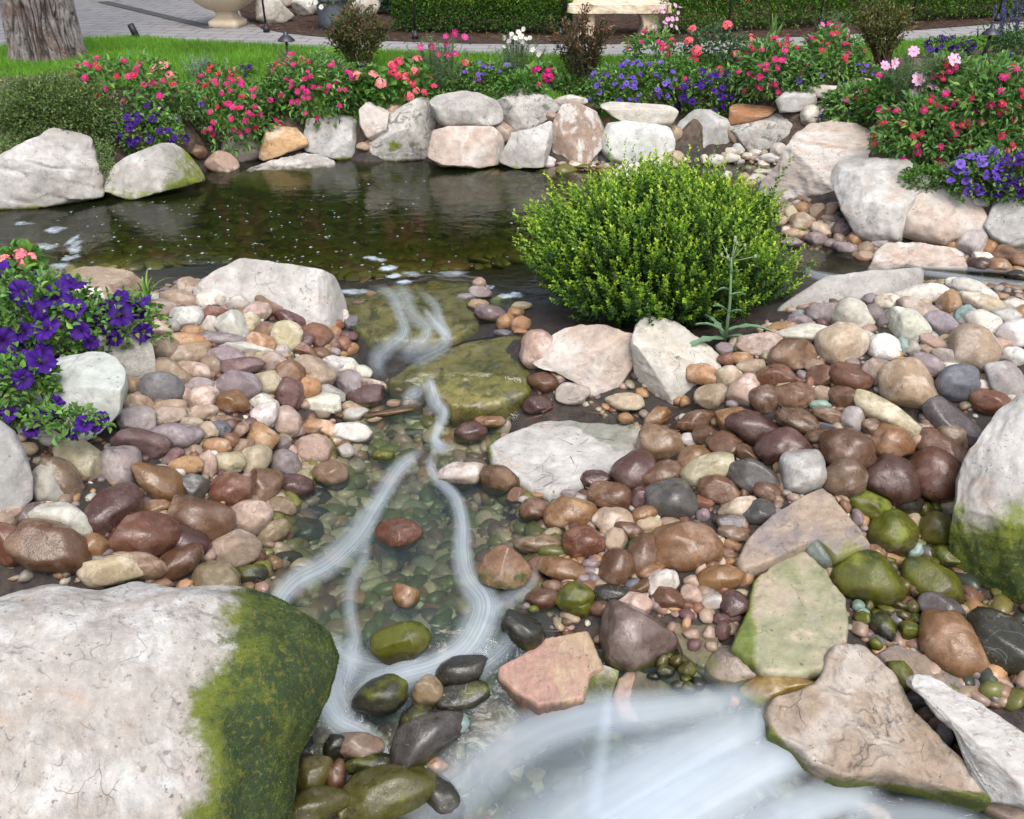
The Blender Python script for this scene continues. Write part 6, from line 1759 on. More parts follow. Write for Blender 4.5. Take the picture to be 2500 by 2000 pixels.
# iris blades, salvia spikes, grass tuft, thistle
def strap(name, label, cat, x, y, n, hgt, spread, wd, col, seed, spike=False, arch=.3):
    r = np.random.default_rng(seed)
    g = hit(x, y)
    root = tag(empty(name, g), label, cat)
    mb = MB()
    Vs, Fs, Cs, n0 = [], [], [], 0
    for i in range(n):
        a = r.uniform(0, 6.28)
        out = np.array([math.cos(a), math.sin(a), 0]) * spread * r.uniform(.2, 1)
        h = hgt * r.uniform(.65, 1.05)
        K = 7
        t = np.linspace(0, 1, K)
        c = out[None] * (t ** 1.8)[:, None] + np.stack([0 * t, 0 * t, h * (t - arch * t ** 3)], 1) + np.array([r.normal(0, .012), r.normal(0, .012), 0])
        if spike:
            mb.tube(c, [.004] * K, 5, cap=False)
            continue
        s = np.array([-math.sin(a), math.cos(a), 0]) * wd
        w = np.array([.8, 1, 1, .9, .75, .45, .05])[:, None]
        V = np.concatenate([c - s * w, c + s * w])
        F = [(k, k + 1, K + k + 1, K + k) for k in range(K - 1)]
        Vs.append(V); Fs.append(np.array(F) + n0); Cs.append(np.repeat(jit(col, 1, r), 2 * K, 0)); n0 += 2 * K
        ends = c
    if not spike:
        obj('foliage', mesh_np('foliage', np.concatenate(Vs), np.concatenate(Fs), {'Col': np.concatenate(Cs)}, mat=M_LEAF), root)
    return root, g, r
strap('iris', 'clump of sword shaped green iris leaves behind the zinnias', 'iris', 1880, 140, 22, .46, .16, .010, (.13, .24, .06), 71, arch=.1)
strap('grass_tuft', 'arching grass tuft growing among the left cobbles', 'grass tuft', 362, 757, 16, .34, .19, .006, (.16, .27, .05), 72, arch=.45)
strap('seedling', 'tiny grass seedling on the white cobble of the left bank', 'seedling', 712, 880, 9, .09, .04, .002, (.25, .32, .12), 73)
strap('seedling', 'small two leaved green seedling between brown cobbles', 'seedling', 1530, 1350, 4, .12, .05, .012, (.16, .42, .03), 74)

def salvia():
    r = np.random.default_rng(75)
    g = hit(2465, 140)
    root = tag(empty('salvia', g), 'blue salvia spikes at the top right corner by the path', 'salvia')
    for i in range(15):
        b = np.array([r.normal(0, .14), r.normal(0, .08), 0])
        e = b + np.array([r.normal(0, .05), r.normal(0, .05), r.uniform(.4, .72)])
        mb = MB()
        mb.tube([b, (b + e) / 2, e], [.004, .003, .002], 5, cap=False)
        n = 90
        t = r.uniform(.45, 1, n)
        V, F, Cc = leaves(b + (e - b) * t[:, None], r.normal(size=(n, 3)) + np.array([0, 0, .4]), .022, .012, jit((.12, .12, .30), n, r), r=r)
        nb = mb.n
        mb.add(V, F)
        me = mb.mesh('flower_spike')
        at = me.attributes.new('Col', 'FLOAT_COLOR', 'POINT')
        c = np.ones((nb + len(V), 4), np.float32)
        c[:nb, :3] = (.10, .15, .06)
        c[nb:, :3] = Cc
        at.data.foreach_set('color', c.ravel())
        me.materials.append(M_LEAF)
        obj('flower_spike', me, root)
    n = 700
    P = r.normal(size=(n, 3)) * np.array([.17, .1, .09]) + np.array([0, 0, .13])
    V, F, Cc = leaves(P, r.normal(size=(n, 3)) + np.array([0, 0, .5]), .05, .016, jit((.06, .12, .05), n, r), r=r)
    obj('foliage', mesh_np('foliage', V, F, {'Col': Cc}, smooth=False, mat=M_LEAF), root)
salvia()

def thistle():
    r = np.random.default_rng(76)
    g = hit(1770, 838)
    root = tag(empty('thistle', g), 'tall single stemmed thistle weed in front of the boxwood', 'thistle')
    top = EYE + ray(1786, 628) * ((g[1] + .02) / ray(1786, 628)[1]) - g
    mb = MB()
    mb.tube([(0, 0, 0), top * .5 + np.array([.01, 0, 0]), top], [.011, .008, .005], 8)
    nb = mb.n
    cols = [np.tile([.17, .27, .14], (nb, 1))]
    def leaf(base, d, L):
        K = 9
        d = d / np.linalg.norm(d)
        s = np.cross(d, [0, 0, 1.0]); s /= np.linalg.norm(s) + 1e-9
        V, F = [], []
        for k in range(K):
            t = k / (K - 1)
            c = base + d * L * t + np.array([0, 0, .10 * L * math.sin(t * 3.1) - .12 * L * t * t])
            w = L * .11 * math.sin(min(1, t * 1.1 + .15) * 3.0) * (1.0 if k % 2 else .45) + .002
            V += [c - s * w + np.array([0, 0, .01]), c, c + s * w + np.array([0, 0, .01])]
        for k in range(K - 1):
            F += [(k * 3, k * 3 + 1, k * 3 + 4, k * 3 + 3), (k * 3 + 1, k * 3 + 2, k * 3 + 5, k * 3 + 4)]
        mb.add(V, F)
        cols.append(jit((.18, .30, .18), len(V), r, .15))
    for d, h, L in [((1, -.4, .25), .14, .26), ((-1, -.4, -.05), .04, .32), ((-.9, -.2, .5), .10, .20), ((.6, -.8, .3), .06, .2), ((-.4, .6, .4), .05, .2), ((.9, -.3, .3), .55, .09), ((-.9, -.3, .5), .38, .10), ((-.8, -.4, .2), .62, .08), ((.7, -.5, .5), .34, .09), ((.5, -.5, .6), .8, .06), ((-.5, -.4, .7), .85, .06)]:
        leaf(top * h * 1.0, np.array(d, float), L)
    for i in range(9):
        e = top + np.array([r.normal(0, .05), r.normal(0, .03), r.uniform(-.02, .08)])
        k = mb.n
        mb.tube([top * .95, e], [.003, .002], 5)
        V, F = ico(1)
        mb.add(V * np.array([.010, .010, .014]) + e, None, F)
        cols.append(np.tile([.28, .36, .2], (mb.n - k, 1)))
    me = mb.mesh('foliage')
    at = me.attributes.new('Col', 'FLOAT_COLOR', 'POINT')
    c = np.ones((len(me.vertices), 4), np.float32)
    c[:, :3] = np.concatenate(cols)
    at.data.foreach_set('color', c.ravel())
    me.materials.append(M_LEAF)
    obj('foliage', me, root)
thistle()

# --- boxwood
def boxwood():
    r = np.random.default_rng(80)
    g = hit(1600, 740)
    d0 = ray(1608, 640)
    p = EYE + d0 * ((g[1]) / d0[1])
    s = depth_of(p) / FPX
    rad = np.array([280 * s, 262 * s, 166 * s])
    root = tag(empty('boxwood_bush', g), 'large round boxwood bush with yellow green tips beside the pond', 'bush')
    org = np.array(root.location)
    n = 2900
    d = r.normal(size=(n * 3, 3)); d /= np.linalg.norm(d, axis=1)[:, None]
    d = d[d[:, 2] > -.72][:n]
    n = len(d)
    q = 1 + .24 * fbm(d * 2.2 + 3.3, 3) + .17 * pn(d * 6)
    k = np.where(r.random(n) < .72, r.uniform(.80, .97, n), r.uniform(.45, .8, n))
    B = p + d * rad * (q * k)[:, None]
    grow = d * .55 + np.array([0, 0, .95]) + r.normal(size=(n, 3)) * .22
    grow /= np.linalg.norm(grow, axis=1)[:, None]
    Ls = r.uniform(.09, .25, n) * np.where(r.random(n) < .05, 1.7, 1.0)
    m = 22
    t = (np.arange(m) + .5) / m
    C = (B[:, None] + grow[:, None] * (Ls[:, None] * t[None])[..., None])
    side = np.cross(grow, r.normal(size=(n, 3))); side /= np.linalg.norm(side, axis=1)[:, None]
    s2 = np.cross(grow, side)
    ph = (np.arange(m) % 4) * math.pi / 2 + (np.arange(m) // 4) * .35
    sd = side[:, None] * np.cos(ph)[None, :, None] + s2[:, None] * np.sin(ph)[None, :, None]
    D = sd * .9 + grow[:, None] * (.45 + .7 * t)[None, :, None]
    C, D = C.reshape(-1, 3), D.reshape(-1, 3)
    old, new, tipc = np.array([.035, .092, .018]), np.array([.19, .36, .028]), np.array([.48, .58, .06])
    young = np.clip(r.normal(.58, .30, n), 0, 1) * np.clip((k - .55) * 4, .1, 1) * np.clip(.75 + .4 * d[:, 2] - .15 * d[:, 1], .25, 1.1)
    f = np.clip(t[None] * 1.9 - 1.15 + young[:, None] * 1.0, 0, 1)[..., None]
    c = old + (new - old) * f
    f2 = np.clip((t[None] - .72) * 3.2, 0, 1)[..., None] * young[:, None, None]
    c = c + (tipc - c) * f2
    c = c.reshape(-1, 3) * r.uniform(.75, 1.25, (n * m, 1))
    sz = (.028 * (1 - .30 * t))[None] * r.uniform(.8, 1.2, (n, 1))
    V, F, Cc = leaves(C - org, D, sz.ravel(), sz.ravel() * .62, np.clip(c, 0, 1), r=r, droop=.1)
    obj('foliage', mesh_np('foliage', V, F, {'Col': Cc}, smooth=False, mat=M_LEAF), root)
    mb = MB()
    for i in range(150):
        j = r.integers(0, n)
        b = g + np.array([r.normal(0, .1), r.normal(0, .1), 0])
        e = B[j] + grow[j] * Ls[j] * .7
        mid = b * .4 + e * .6 + np.array([0, 0, -.03])
        mb.tube([b - org, mid - org, B[j] - org, e - org], [.010, .006, .004, .002], 5, cap=False)
    me = mb.mesh('branch')
    at = me.attributes.new('Col', 'FLOAT_COLOR', 'POINT')
    at.data.foreach_set('color', np.tile(np.array([.20, .13, .055, 1], np.float32), len(me.vertices)))
    me.materials.append(M_LEAF)
    obj('branch', me, root)
    LANDMARKS.append((1605, 610, 350, 215, 'the boxwood bush'))
boxwood()

# --- petunias and geraniums in the left foreground
pet(95, 800, 330, 250, 24, 'large deep violet petunia plant at the left edge above the pale boulder', seed=91, nl=2600, fr=.058, base=900, colmul=1.05)
pet(300, 790, 200, 130, 8, 'violet petunia shoots leaning over the speckled boulder', seed=92, nl=420, fr=.056, base=860, push=-.15, noise=.4)
pet(60, 960, 170, 180, 9, 'violet petunias hanging down the pale boulder at the left edge', seed=93, nl=900, fr=.054, base=1010, push=-.15)
pet(160, 1030, 190, 60, 6, 'drooping petunia stems under the pale boulder top', seed=94, nl=240, fr=.032, base=1060, push=-.25, noise=.4)
ger(40, 650, 120, 80, 5, 'pink geranium at the left edge behind the violet petunias', 'gerlight', 95, nl=130, fr=.042, base=760)
# ------------------------------------------------------------------ lawn, paths, beds
ZP = .62
def sheet(name, poly, z, mat, label, kind='structure', cat=None, res=None):
    import bmesh
    bm = bmesh.new()
    vs = [bm.verts.new(at_z(x, y, z)) for x, y in poly]
    f = bm.faces.new(vs)
    bmesh.ops.triangulate(bm, faces=[f])
    bm.normal_update()
    if sum(q.normal.z for q in bm.faces) < 0:
        bmesh.ops.reverse_faces(bm, faces=bm.faces)
    me = bpy.data.meshes.new(name)
    bm.to_mesh(me)
    bm.free()
    me.materials.append(mat)
    return tag(obj(name, me), label, cat or name, kind=kind)

LAWN = [(-160, 130), (0, 122), (60, 112), (210, 102), (330, 97), (480, 108), (700, 119), (840, 127), (930, 131), (1100, 138), (1300, 141), (1500, 146), (1666, 146), (1800, 140), (2000, 126), (2130, 115), (2230, 106), (2360, 100), (2500, 84), (2650, 70), (2650, 110), (2300, 138), (1950, 168), (1700, 185), (1400, 206), (1000, 210), (700, 208), (450, 212), (200, 230), (-160, 255)]
PATH = [(-400, 135), (-160, 129), (0, 121), (60, 111), (210, 101), (330, 96), (480, 107), (700, 118), (840, 126), (930, 130), (1100, 137), (1300, 140), (1500, 145), (1666, 145), (1800, 139), (2000, 125), (2130, 114), (2230, 105), (2360, 99), (2500, 83), (2900, 40), (2900, 10), (2500, 51), (2250, 71), (2000, 86), (1666, 100), (1500, 106), (1150, 105), (930, 98), (780, 88), (700, 80), (640, 70), (590, 40), (560, -30), (-400, -30)]
MULCH = [(560, -30), (590, 40), (640, 70), (700, 81), (780, 89), (930, 99), (1150, 106), (1500, 107), (1666, 101), (2000, 87), (2250, 72), (2500, 52), (2900, 12), (2900, -60), (560, -60)]
def lawn():
    m, nt, out = new_mat('lawn_turf')
    N = NT(nt)
    tc = N.n('TexCoord')
    n = N.noise(tc.outputs['Object'], 6, 6, .6)
    c = N.mix(N.ramp(n, .35, .65), (.07, .16, .018), (.11, .22, .025))
    p = N.n('BsdfPrincipled')
    N.l(c, p.inputs['Base Color'])
    p.inputs['Roughness'].default_value = .8
    N.l(p.outputs[0], out.inputs[0])
    xs, ys = np.arange(-9, 9, .06), np.arange(7.6, 13.5, .06)
    X, Y = np.meshgrid(xs, ys)
    Z = np.minimum(H(X, Y), ZP) + .022
    P = np.stack([X, Y, Z], -1).reshape(-1, 3)
    ins = in_poly(project(np.column_stack([P[:, :2], np.full(len(P), ZP)])), np.array(LAWN, float)).reshape(X.shape)
    idx = np.arange(X.size).reshape(X.shape)
    q = ins[:-1, :-1] & ins[1:, :-1] & ins[:-1, 1:] & ins[1:, 1:]
    tag(obj('lawn', mesh_np('lawn', P, np.stack([idx[:-1, :-1], idx[:-1, 1:], idx[1:, 1:], idx[1:, :-1]], -1)[q], mat=m)), 'mown green lawn between the path and the flower bed', 'lawn', kind='structure')
    r = np.random.default_rng(3)
    wp = np.array([at_z(x, y, ZP)[:2] for x, y in LAWN])
    lo, hi = wp.min(0), wp.max(0)
    C = r.uniform(lo, hi, (420000, 2))
    px = project(np.column_stack([C, np.full(len(C), ZP)]))
    C = C[in_poly(px, np.array(LAWN, float))]
    n = len(C)
    C3 = np.column_stack([C, np.minimum(H(C[:, 0], C[:, 1]), ZP) + .018])
    D = r.normal(size=(n, 3)) * .38 + np.array([0, 0, 1.0])
    D /= np.linalg.norm(D, axis=1)[:, None]
    pat = fbm(C3 * 1.7, 3)[:, None]
    col = jit((.13, .29, .026), n, r, .35) * (1 + .25 * pat)
    V, F, Cc = blades(C3, D, r.uniform(.035, .075, n), .006, np.clip(col, 0, 1), r)
    tag(obj('grass', mesh_np('grass', V, F, {'Col': Cc}, smooth=False, mat=M_LEAF)), 'short green grass blades of the lawn', 'grass', kind='stuff')
lawn()

def paving():
    m, nt, out = new_mat('grey_pavers')
    N = NT(nt)
    tc = N.n('TexCoord')
    mp = N.n('Mapping')
    mp.inputs['Rotation'].default_value = (0, 0, .12)
    N.l(tc.outputs['Object'], mp.inputs[0])
    b = N.n('TexBrick')
    b.offset = .37
    b.inputs['Color1'].default_value = (.29, .285, .285, 1)
    b.inputs['Color2'].default_value = (.215, .215, .225, 1)
    b.inputs['Mortar'].default_value = (.12, .11, .10, 1)
    b.inputs['Scale'].default_value = 1.0
    b.inputs['Mortar Size'].default_value = .012
    b.inputs['Mortar Smooth'].default_value = .4
    b.inputs['Brick Width'].default_value = .36
    b.inputs['Row Height'].default_value = .21
    N.l(mp.outputs[0], b.inputs['Vector'])
    n = N.noise(tc.outputs['Object'], 5, 6, .65)
    n2 = N.noise(tc.outputs['Object'], 40, 5, .6)
    c = N.mix(N.ramp(n, .35, .7), b.outputs['Color'], (.27, .255, .25))
    g = N.math('ADD', N.math('MULTIPLY', n2, .5), .75)
    gg = N.n('CombineColor')
    for i in range(3): N.l(g, gg.inputs[i])
    c = N.mix(1.0, c, gg.outputs[0], 'MULTIPLY')
    c = N.mix(N.math('MULTIPLY', b.outputs['Fac'], .7), c, (.12, .11, .1))
    p = N.n('BsdfPrincipled')
    N.l(c, p.inputs['Base Color'])
    p.inputs['Roughness'].default_value = .8
    h = N.math('SUBTRACT', N.math('MULTIPLY', n2, .3), b.outputs['Fac'])
    N.l(N.bump(h, .5, .01), p.inputs['Normal'])
    N.l(p.outputs[0], out.inputs[0])
    sheet('path', PATH, ZP + .014, m, 'grey paved path and plaza behind the lawn')
    m2, nt, out = new_mat('slot_drain_metal')
    N = NT(nt)
    p = N.n('BsdfPrincipled')
    p.inputs['Base Color'].default_value = (.10, .10, .10, 1)
    p.inputs['Roughness'].default_value = .6
    N.l(p.outputs[0], out.inputs[0])
    a, b_ = at_z(252, 8, ZP), at_z(522, 73, ZP)
    dr = (b_ - a) / np.linalg.norm(b_ - a)
    sd = np.array([-dr[1], dr[0], 0]) * .06
    mb = MB()
    L = np.linalg.norm(b_ - a)
    for k in range(int(L / .05)):
        c0 = a + dr * (k * .05); c1 = a + dr * (k * .05 + .032)
        z = np.array([0, 0, .024])
        mb.add([c0 - sd + z, c1 - sd + z, c1 + sd + z, c0 + sd + z, c0 - sd, c1 - sd, c1 + sd, c0 + sd], [(0, 1, 2, 3), (4, 5, 1, 0), (5, 6, 2, 1), (6, 7, 3, 2), (7, 4, 0, 3)])
    for s_ in (1, -1):
        q = sd * s_
        mb.add([a + q + z, b_ + q + z, b_ + q * 1.3 + z, a + q * 1.3 + z], [(0, 1, 2, 3)])
    tag(obj('drain_grate', mb.mesh('drain_grate', m2, smooth=False)), 'dark slot drain running across the paved plaza', 'drain')
    # mulch bed
    m3, nt, out = new_mat('bark_mulch')
    N = NT(nt)
    tc = N.n('TexCoord')
    n = N.noise(tc.outputs['Object'], 30, 8, .75, 1.0)
    c = N.mix(N.ramp(n, .35, .68), (.012, .008, .006), (.085, .045, .028))
    p = N.n('BsdfPrincipled')
    N.l(c, p.inputs['Base Color'])
    p.inputs['Roughness'].default_value = .9
    N.l(N.bump(n, .8, .03), p.inputs['Normal'])
    N.l(p.outputs[0], out.inputs[0])
    sheet('mulch_bed', MULCH, ZP + .02, m3, 'dark bark mulch under the hedges beyond the path', cat='ground')
    # needle litter on the mulch
    r = np.random.default_rng(12)
    k = 9000
    x = r.uniform(600, 2500, k); y = r.uniform(0, 108, k)
    ok = in_poly(np.column_stack([x, y]), np.array(MULCH, float))
    C = np.array([at_z(a, b, ZP + .03) for a, b in zip(x[ok], y[ok])])
    D = r.normal(size=C.shape) * np.array([1, 1, .25]); D /= np.linalg.norm(D, axis=1)[:, None]
    V, F, Cc = blades(C, D, r.uniform(.06, .14, len(C)), .007, jit((.13, .06, .03), len(C), r, .4), r)
    # needles on the cobbles and the flat flagstone
    C2 = []
    for (x0, y0, x1, y1, q) in [(1230, 1010, 1560, 1180, 26), (1300, 960, 1480, 1040, 22), (1550, 980, 1720, 1060, 14), (1280, 1180, 1420, 1330, 16), (1300, 1500, 1400, 1580, 12), (640, 820, 860, 900, 16), (700, 1020, 900, 1130, 16), (1600, 1180, 1950, 1420, 24), (2150, 1450, 2250, 1620, 14)]:
        for i in range(q):
            p0 = hit(r.uniform(x0, x1), r.uniform(y0, y1), off=.075)
            C2.append(p0)
    C2 = np.array(C2)
    D2 = r.normal(size=C2.shape) * np.array([1, 1, .12]); D2 /= np.linalg.norm(D2, axis=1)[:, None]
    V2, F2, Cc2 = blades(C2, D2, r.uniform(.06, .13, len(C2)), .0035, jit((.22, .09, .045), len(C2), r, .3), r)
    tag(obj('pine_needles', mesh_np('pine_needles', np.concatenate([V, V2]), np.concatenate([F, F2 + len(V)]), {'Col': np.concatenate([Cc, Cc2])}, smooth=False, mat=M_LEAF)), 'fallen brown pine needles on mulch and stones', 'pine needles', kind='stuff')
paving()

# ------------------------------------------------------------------ hedges and what grows behind them
def hedge(label, a, b, wid, hgt, n, seed, col):
    r = np.random.default_rng(seed)
    A, B = at_z(*a, ZP), at_z(*b, ZP)
    d = (B - A); L = np.linalg.norm(d); d /= L
    s = np.array([-d[1], d[0], 0])
    root = tag(empty('hedge', (A + B) / 2), label, 'hedge', 'clipped hedges beyond the path')
    org = np.array(root.location)
    t, u, v = r.random(n), r.random(n), r.random(n) ** .6
    f = r.random(n)
    P = np.where((f < .55)[:, None], A + d * (t * L)[:, None] + s * (r.random(n) ** 2 * wid * .4)[:, None] + np.array([0, 0, 1]) * (.03 + v * hgt)[:, None],
                 A + d * (t * L)[:, None] + s * (u * wid)[:, None] + np.array([0, 0, 1]) * (hgt * (1 - .12 * r.random(n)))[:, None])
    bump = fbm(P * 2.4, 3)[:, None] * .05
    P = P + bump * np.array([0, -1, .9])
    D = r.normal(size=(n, 3)) * .7 + np.array([0, -.6, .5])
    c = jit(col, n, r, .4)
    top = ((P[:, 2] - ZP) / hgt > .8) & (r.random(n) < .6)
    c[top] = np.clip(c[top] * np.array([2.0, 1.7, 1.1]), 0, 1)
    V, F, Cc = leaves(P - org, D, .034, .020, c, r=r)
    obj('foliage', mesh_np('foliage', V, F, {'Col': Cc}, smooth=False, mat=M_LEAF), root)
hedge('dark clipped hedge left of the stone bench', (958, 84), (1392, 92), .55, .40, 22000, 101, (.07, .15, .025))
hedge('long bright clipped hedge right of the stone bench', (1640, 92), (2620, 40), .6, .50, 42000, 102, (.09, .19, .022))

def backdrop_plants():
    r = np.random.default_rng(110)
    for (cx, cy, w, h, c, L, label) in [(1000, -10, 150, 60, (.03, .075, .03), .10, 'dark leafy plant behind the left hedge'), (1190, -8, 110, 60, (.12, .24, .04), .20, 'broad leaved hosta behind the left hedge'),
                                    (1310, -8, 130, 60, (.16, .27, .04), .20, 'yellow green hosta next to the stone bench'), (1720, -25, 200, 90, (.08, .16, .03), .07, 'pink flowered plant above the right hedge'),
                                    (2000, -40, 240, 90, (.06, .12, .03), .07, 'green leafy plant above the middle of the right hedge'), (2330, -60, 300, 110, (.05, .11, .03), .07, 'leafy plant above the far end of the right hedge')]:
        g = at_z(cx, 62 - (cx - 1000) * .02, ZP)
        d = ray(cx, cy)
        p = EYE + d * ((g[1] + .9) / d[1])
        s = depth_of(p) / FPX
        rad = (w / 2 * s, .3, h / 2 * s + .15)
        root = tag(empty('leafy_plant', (p[0], p[1], ZP)), label, 'plant', 'plants behind the hedges')
        org = np.array(root.location)
        n = 260 if L > .15 else 700
        P, dd, k = shell(n, rad, r, .4)
        V, F, Cc = leaves(P + p - org, dd + r.normal(size=(len(P), 3)) * .5 + np.array([0, -.2, .3]), L * r.uniform(.6, 1.1, len(P)), L * .5, jit(c, len(P), r), r=r, droop=.4)
        obj('foliage', mesh_np('foliage', V, F, {'Col': Cc}, smooth=False, mat=M_LEAF), root)
        mb = MB()
        for i in range(6):
            mb.tube([(r.normal(0, .05), r.normal(0, .05), 0), (r.normal(0, .2), r.normal(0, .1), p[2] - ZP)], [.008, .004], 5, cap=False)
        me = mb.mesh('stem')
        at = me.attributes.new('Col', 'FLOAT_COLOR', 'POINT')
        at.data.foreach_set('color', np.tile(np.array([.08, .12, .04, 1], np.float32), len(me.vertices)))
        me.materials.append(M_LEAF)
        obj('stem', me, root)
        if cx in (1720, 2000):
            for i in range(9):
                q = np.array([r.uniform(-1, 1) * rad[0], -rad[1], rad[2] * r.uniform(-.4, .2)])
                o = obj('flower', FM['ger'][i % 3], root, Vector(q + p - org))
                orient(o, (0, -.7, .5), 0, .05)
    # mauve flowers right of the bench
    plant('petunia', 'pale mauve flowers hanging beside the stone bench', 'petunia', 'petunias', 1625, 45, 70, 75, 'pet', [('cospink', 16, .028)], seed=120, nleaf=220, LL=(.03, .018), base=95)
    # tall trees beyond, mirrored in the pond
    V_, F_, C_, n0 = [], [], [], 0
    for i in range(26):
        x = -17 + 34 * i / 25 + r.normal(0, .5)
        y = 20.5 + r.normal(0, .8)
        n = 2600
        P, d, k = shell(n, (1.7, 1.4, 2.9 + r.random()), r, .55, .3, 2.0, i)
        v, f, c = leaves(P + np.array([x, y, 3.8]), d + r.normal(size=(len(P), 3)) * .6, .28, .15, jit((.025, .05, .015), len(P), r), r=r)
        V_.append(v); F_.append(f + n0); C_.append(c); n0 += len(v)
    tag(obj('woods', mesh_np('woods', np.concatenate(V_), np.concatenate(F_), {'Col': np.concatenate(C_)}, smooth=False, mat=M_LEAF)), 'belt of dark evergreens beyond the garden, seen mirrored in the pond', 'woods', kind='stuff')
backdrop_plants()

# ------------------------------------------------------------------ tree, bench, urn and small fittings
def simple_mat(name, col, rough=.6, metal=0, bump=0, scale=30, col2=None):
    m, nt, out = new_mat(name)
    N = NT(nt)
    tc = N.n('TexCoord')
    n = N.noise(tc.outputs['Object'], scale, 7, .65)
    c = N.mix(N.ramp(n, .35, .68), col, col2 or tuple(x * .7 for x in col))
    p = N.n('BsdfPrincipled')
    N.l(c, p.inputs['Base Color'])
    p.inputs['Roughness'].default_value = rough
    p.inputs['Metallic'].default_value = metal
    if bump: N.l(N.bump(n, bump, .01), p.inputs['Normal'])
    N.l(p.outputs[0], out.inputs[0])
    return m

def pine():
    m, nt, out = new_mat('pine_bark')
    N = NT(nt)
    tc = N.n('TexCoord')
    n = N.noise(tc.outputs['Object'], 12, 8, .7)
    cr = N.attr('crev')
    c = N.mix(N.ramp(n, .35, .65), (.15, .13, .12), (.26, .24, .23))
    c = N.mix(N.ramp(N.noise(tc.outputs['Object'], 4, 5), .5, .65), c, (.14, .095, .08))
    c = N.mix(cr, c, (.03, .023, .02))
    p = N.n('BsdfPrincipled')
    N.l(c, p.inputs['Base Color'])
    p.inputs['Roughness'].default_value = .9
    N.l(N.bump(N.noise(tc.outputs['Object'], 45, 6, .7), .7, .02), p.inputs['Normal'])
    N.l(p.outputs[0], out.inputs[0])
    g = at_z(121, 146, ZP)
    root = tag(empty('pine_tree', g), 'thick rough barked pine trunk standing on the lawn', 'tree')
    A, B = 420, 560
    zz = np.linspace(0, 1, B) ** 1.6 * 7.0 - .05
    th = np.arange(A) * 2 * math.pi / A
    Z, T = np.meshgrid(zz, th, indexing='ij')
    R = .345 - .030 * Z ** .8 * .6 + .045 * np.exp(-Z / .10)
    R = np.maximum(R, .15)
    Q = np.stack([np.cos(T) * 2.2, np.sin(T) * 2.2, Z * 1.25], -1).reshape(-1, 3)
    w = Q + .55 * np.stack([fbm(Q * 1.2, 2), fbm(Q * 1.2 + 9, 2), fbm(Q * 1.2 + 20, 2)], -1)
    rg = np.abs(pn(w * np.array([1.9, 1.9, .8]))) 
    rg2 = np.abs(pn(w * np.array([4.2, 4.2, 2.6]) + 7))
    crev = np.clip(1 - rg * 5, 0, 1) * .95 + np.clip(1 - rg2 * 6, 0, 1) * .45
    crev = np.clip(crev, 0, 1)
    rr = R.ravel() - .035 * crev + .014 * fbm(Q * 3, 4)
    P = np.stack([rr * np.cos(T.ravel()), rr * np.sin(T.ravel()), Z.ravel()], -1)
    P[:, 0] += -.02 * P[:, 2]
    idx = np.arange(A * B).reshape(B, A)
    F = np.stack([idx[:-1], np.roll(idx[:-1], -1, 1), np.roll(idx[1:], -1, 1), idx[1:]], -1).reshape(-1, 4)
    obj('trunk', mesh_np('trunk', P, F, {'crev': crev}, mat=m), root)
    r = np.random.default_rng(130)
    V_, F_, C_, n0 = [], [], [], 0
    mb = MB()
    for i in range(16):
        a = r.uniform(0, 6.28)
        z = r.uniform(4.6, 7)
        L = r.uniform(1.0, 2.2)
        e = np.array([math.cos(a) * L, math.sin(a) * L, z + r.uniform(0, .6)])
        mb.tube([(0, 0, z), e * .5 + np.array([0, 0, z * .5 + .1]), e], [.07, .05, .02], 6)
        n = 420
        P = e + r.normal(size=(n, 3)) * np.array([.5, .5, .25])
        D = r.normal(size=(n, 3)); D /= np.linalg.norm(D, axis=1)[:, None]
        v, f, c = blades(P, D, .22, .03, jit((.03, .06, .02), n, r), r)
        V_.append(v); F_.append(f + n0); C_.append(c); n0 += len(v)
    obj('limb', mb.mesh('limb', simple_mat('limb_bark', (.16, .13, .11), .9)), root)
    obj('crown', mesh_np('crown', np.concatenate(V_), np.concatenate(F_), {'Col': np.concatenate(C_)}, smooth=False, mat=M_LEAF), root)
pine()

def rough_box(lo, hi, seed, amp=.012, cuts=10, jag=None):
    import bmesh
    bm = bmesh.new()
    bmesh.ops.create_cube(bm, size=1)
    bmesh.ops.subdivide_edges(bm, edges=bm.edges[:], cuts=cuts, use_grid_fill=True)
    V = np.array([v.co[:] for v in bm.verts])
    bm.verts.ensure_lookup_table()
    F = np.array([[v.index for v in f.verts] for f in bm.faces])
    bm.free()
    lo, hi = np.array(lo), np.array(hi)
    P = (V + .5) * (hi - lo) + lo
    c = (lo + hi) / 2
    e = np.abs(V) * 2
    rnd = (e > .99).sum(1)
    P = P - (np.sign(V) * (rnd >= 2)[:, None] * .008)
    P += amp * np.stack([fbm(P * 9 + seed, 4), fbm(P * 9 + seed + 9, 4), .5 * fbm(P * 9 + seed + 20, 4)], -1)
    return P, F

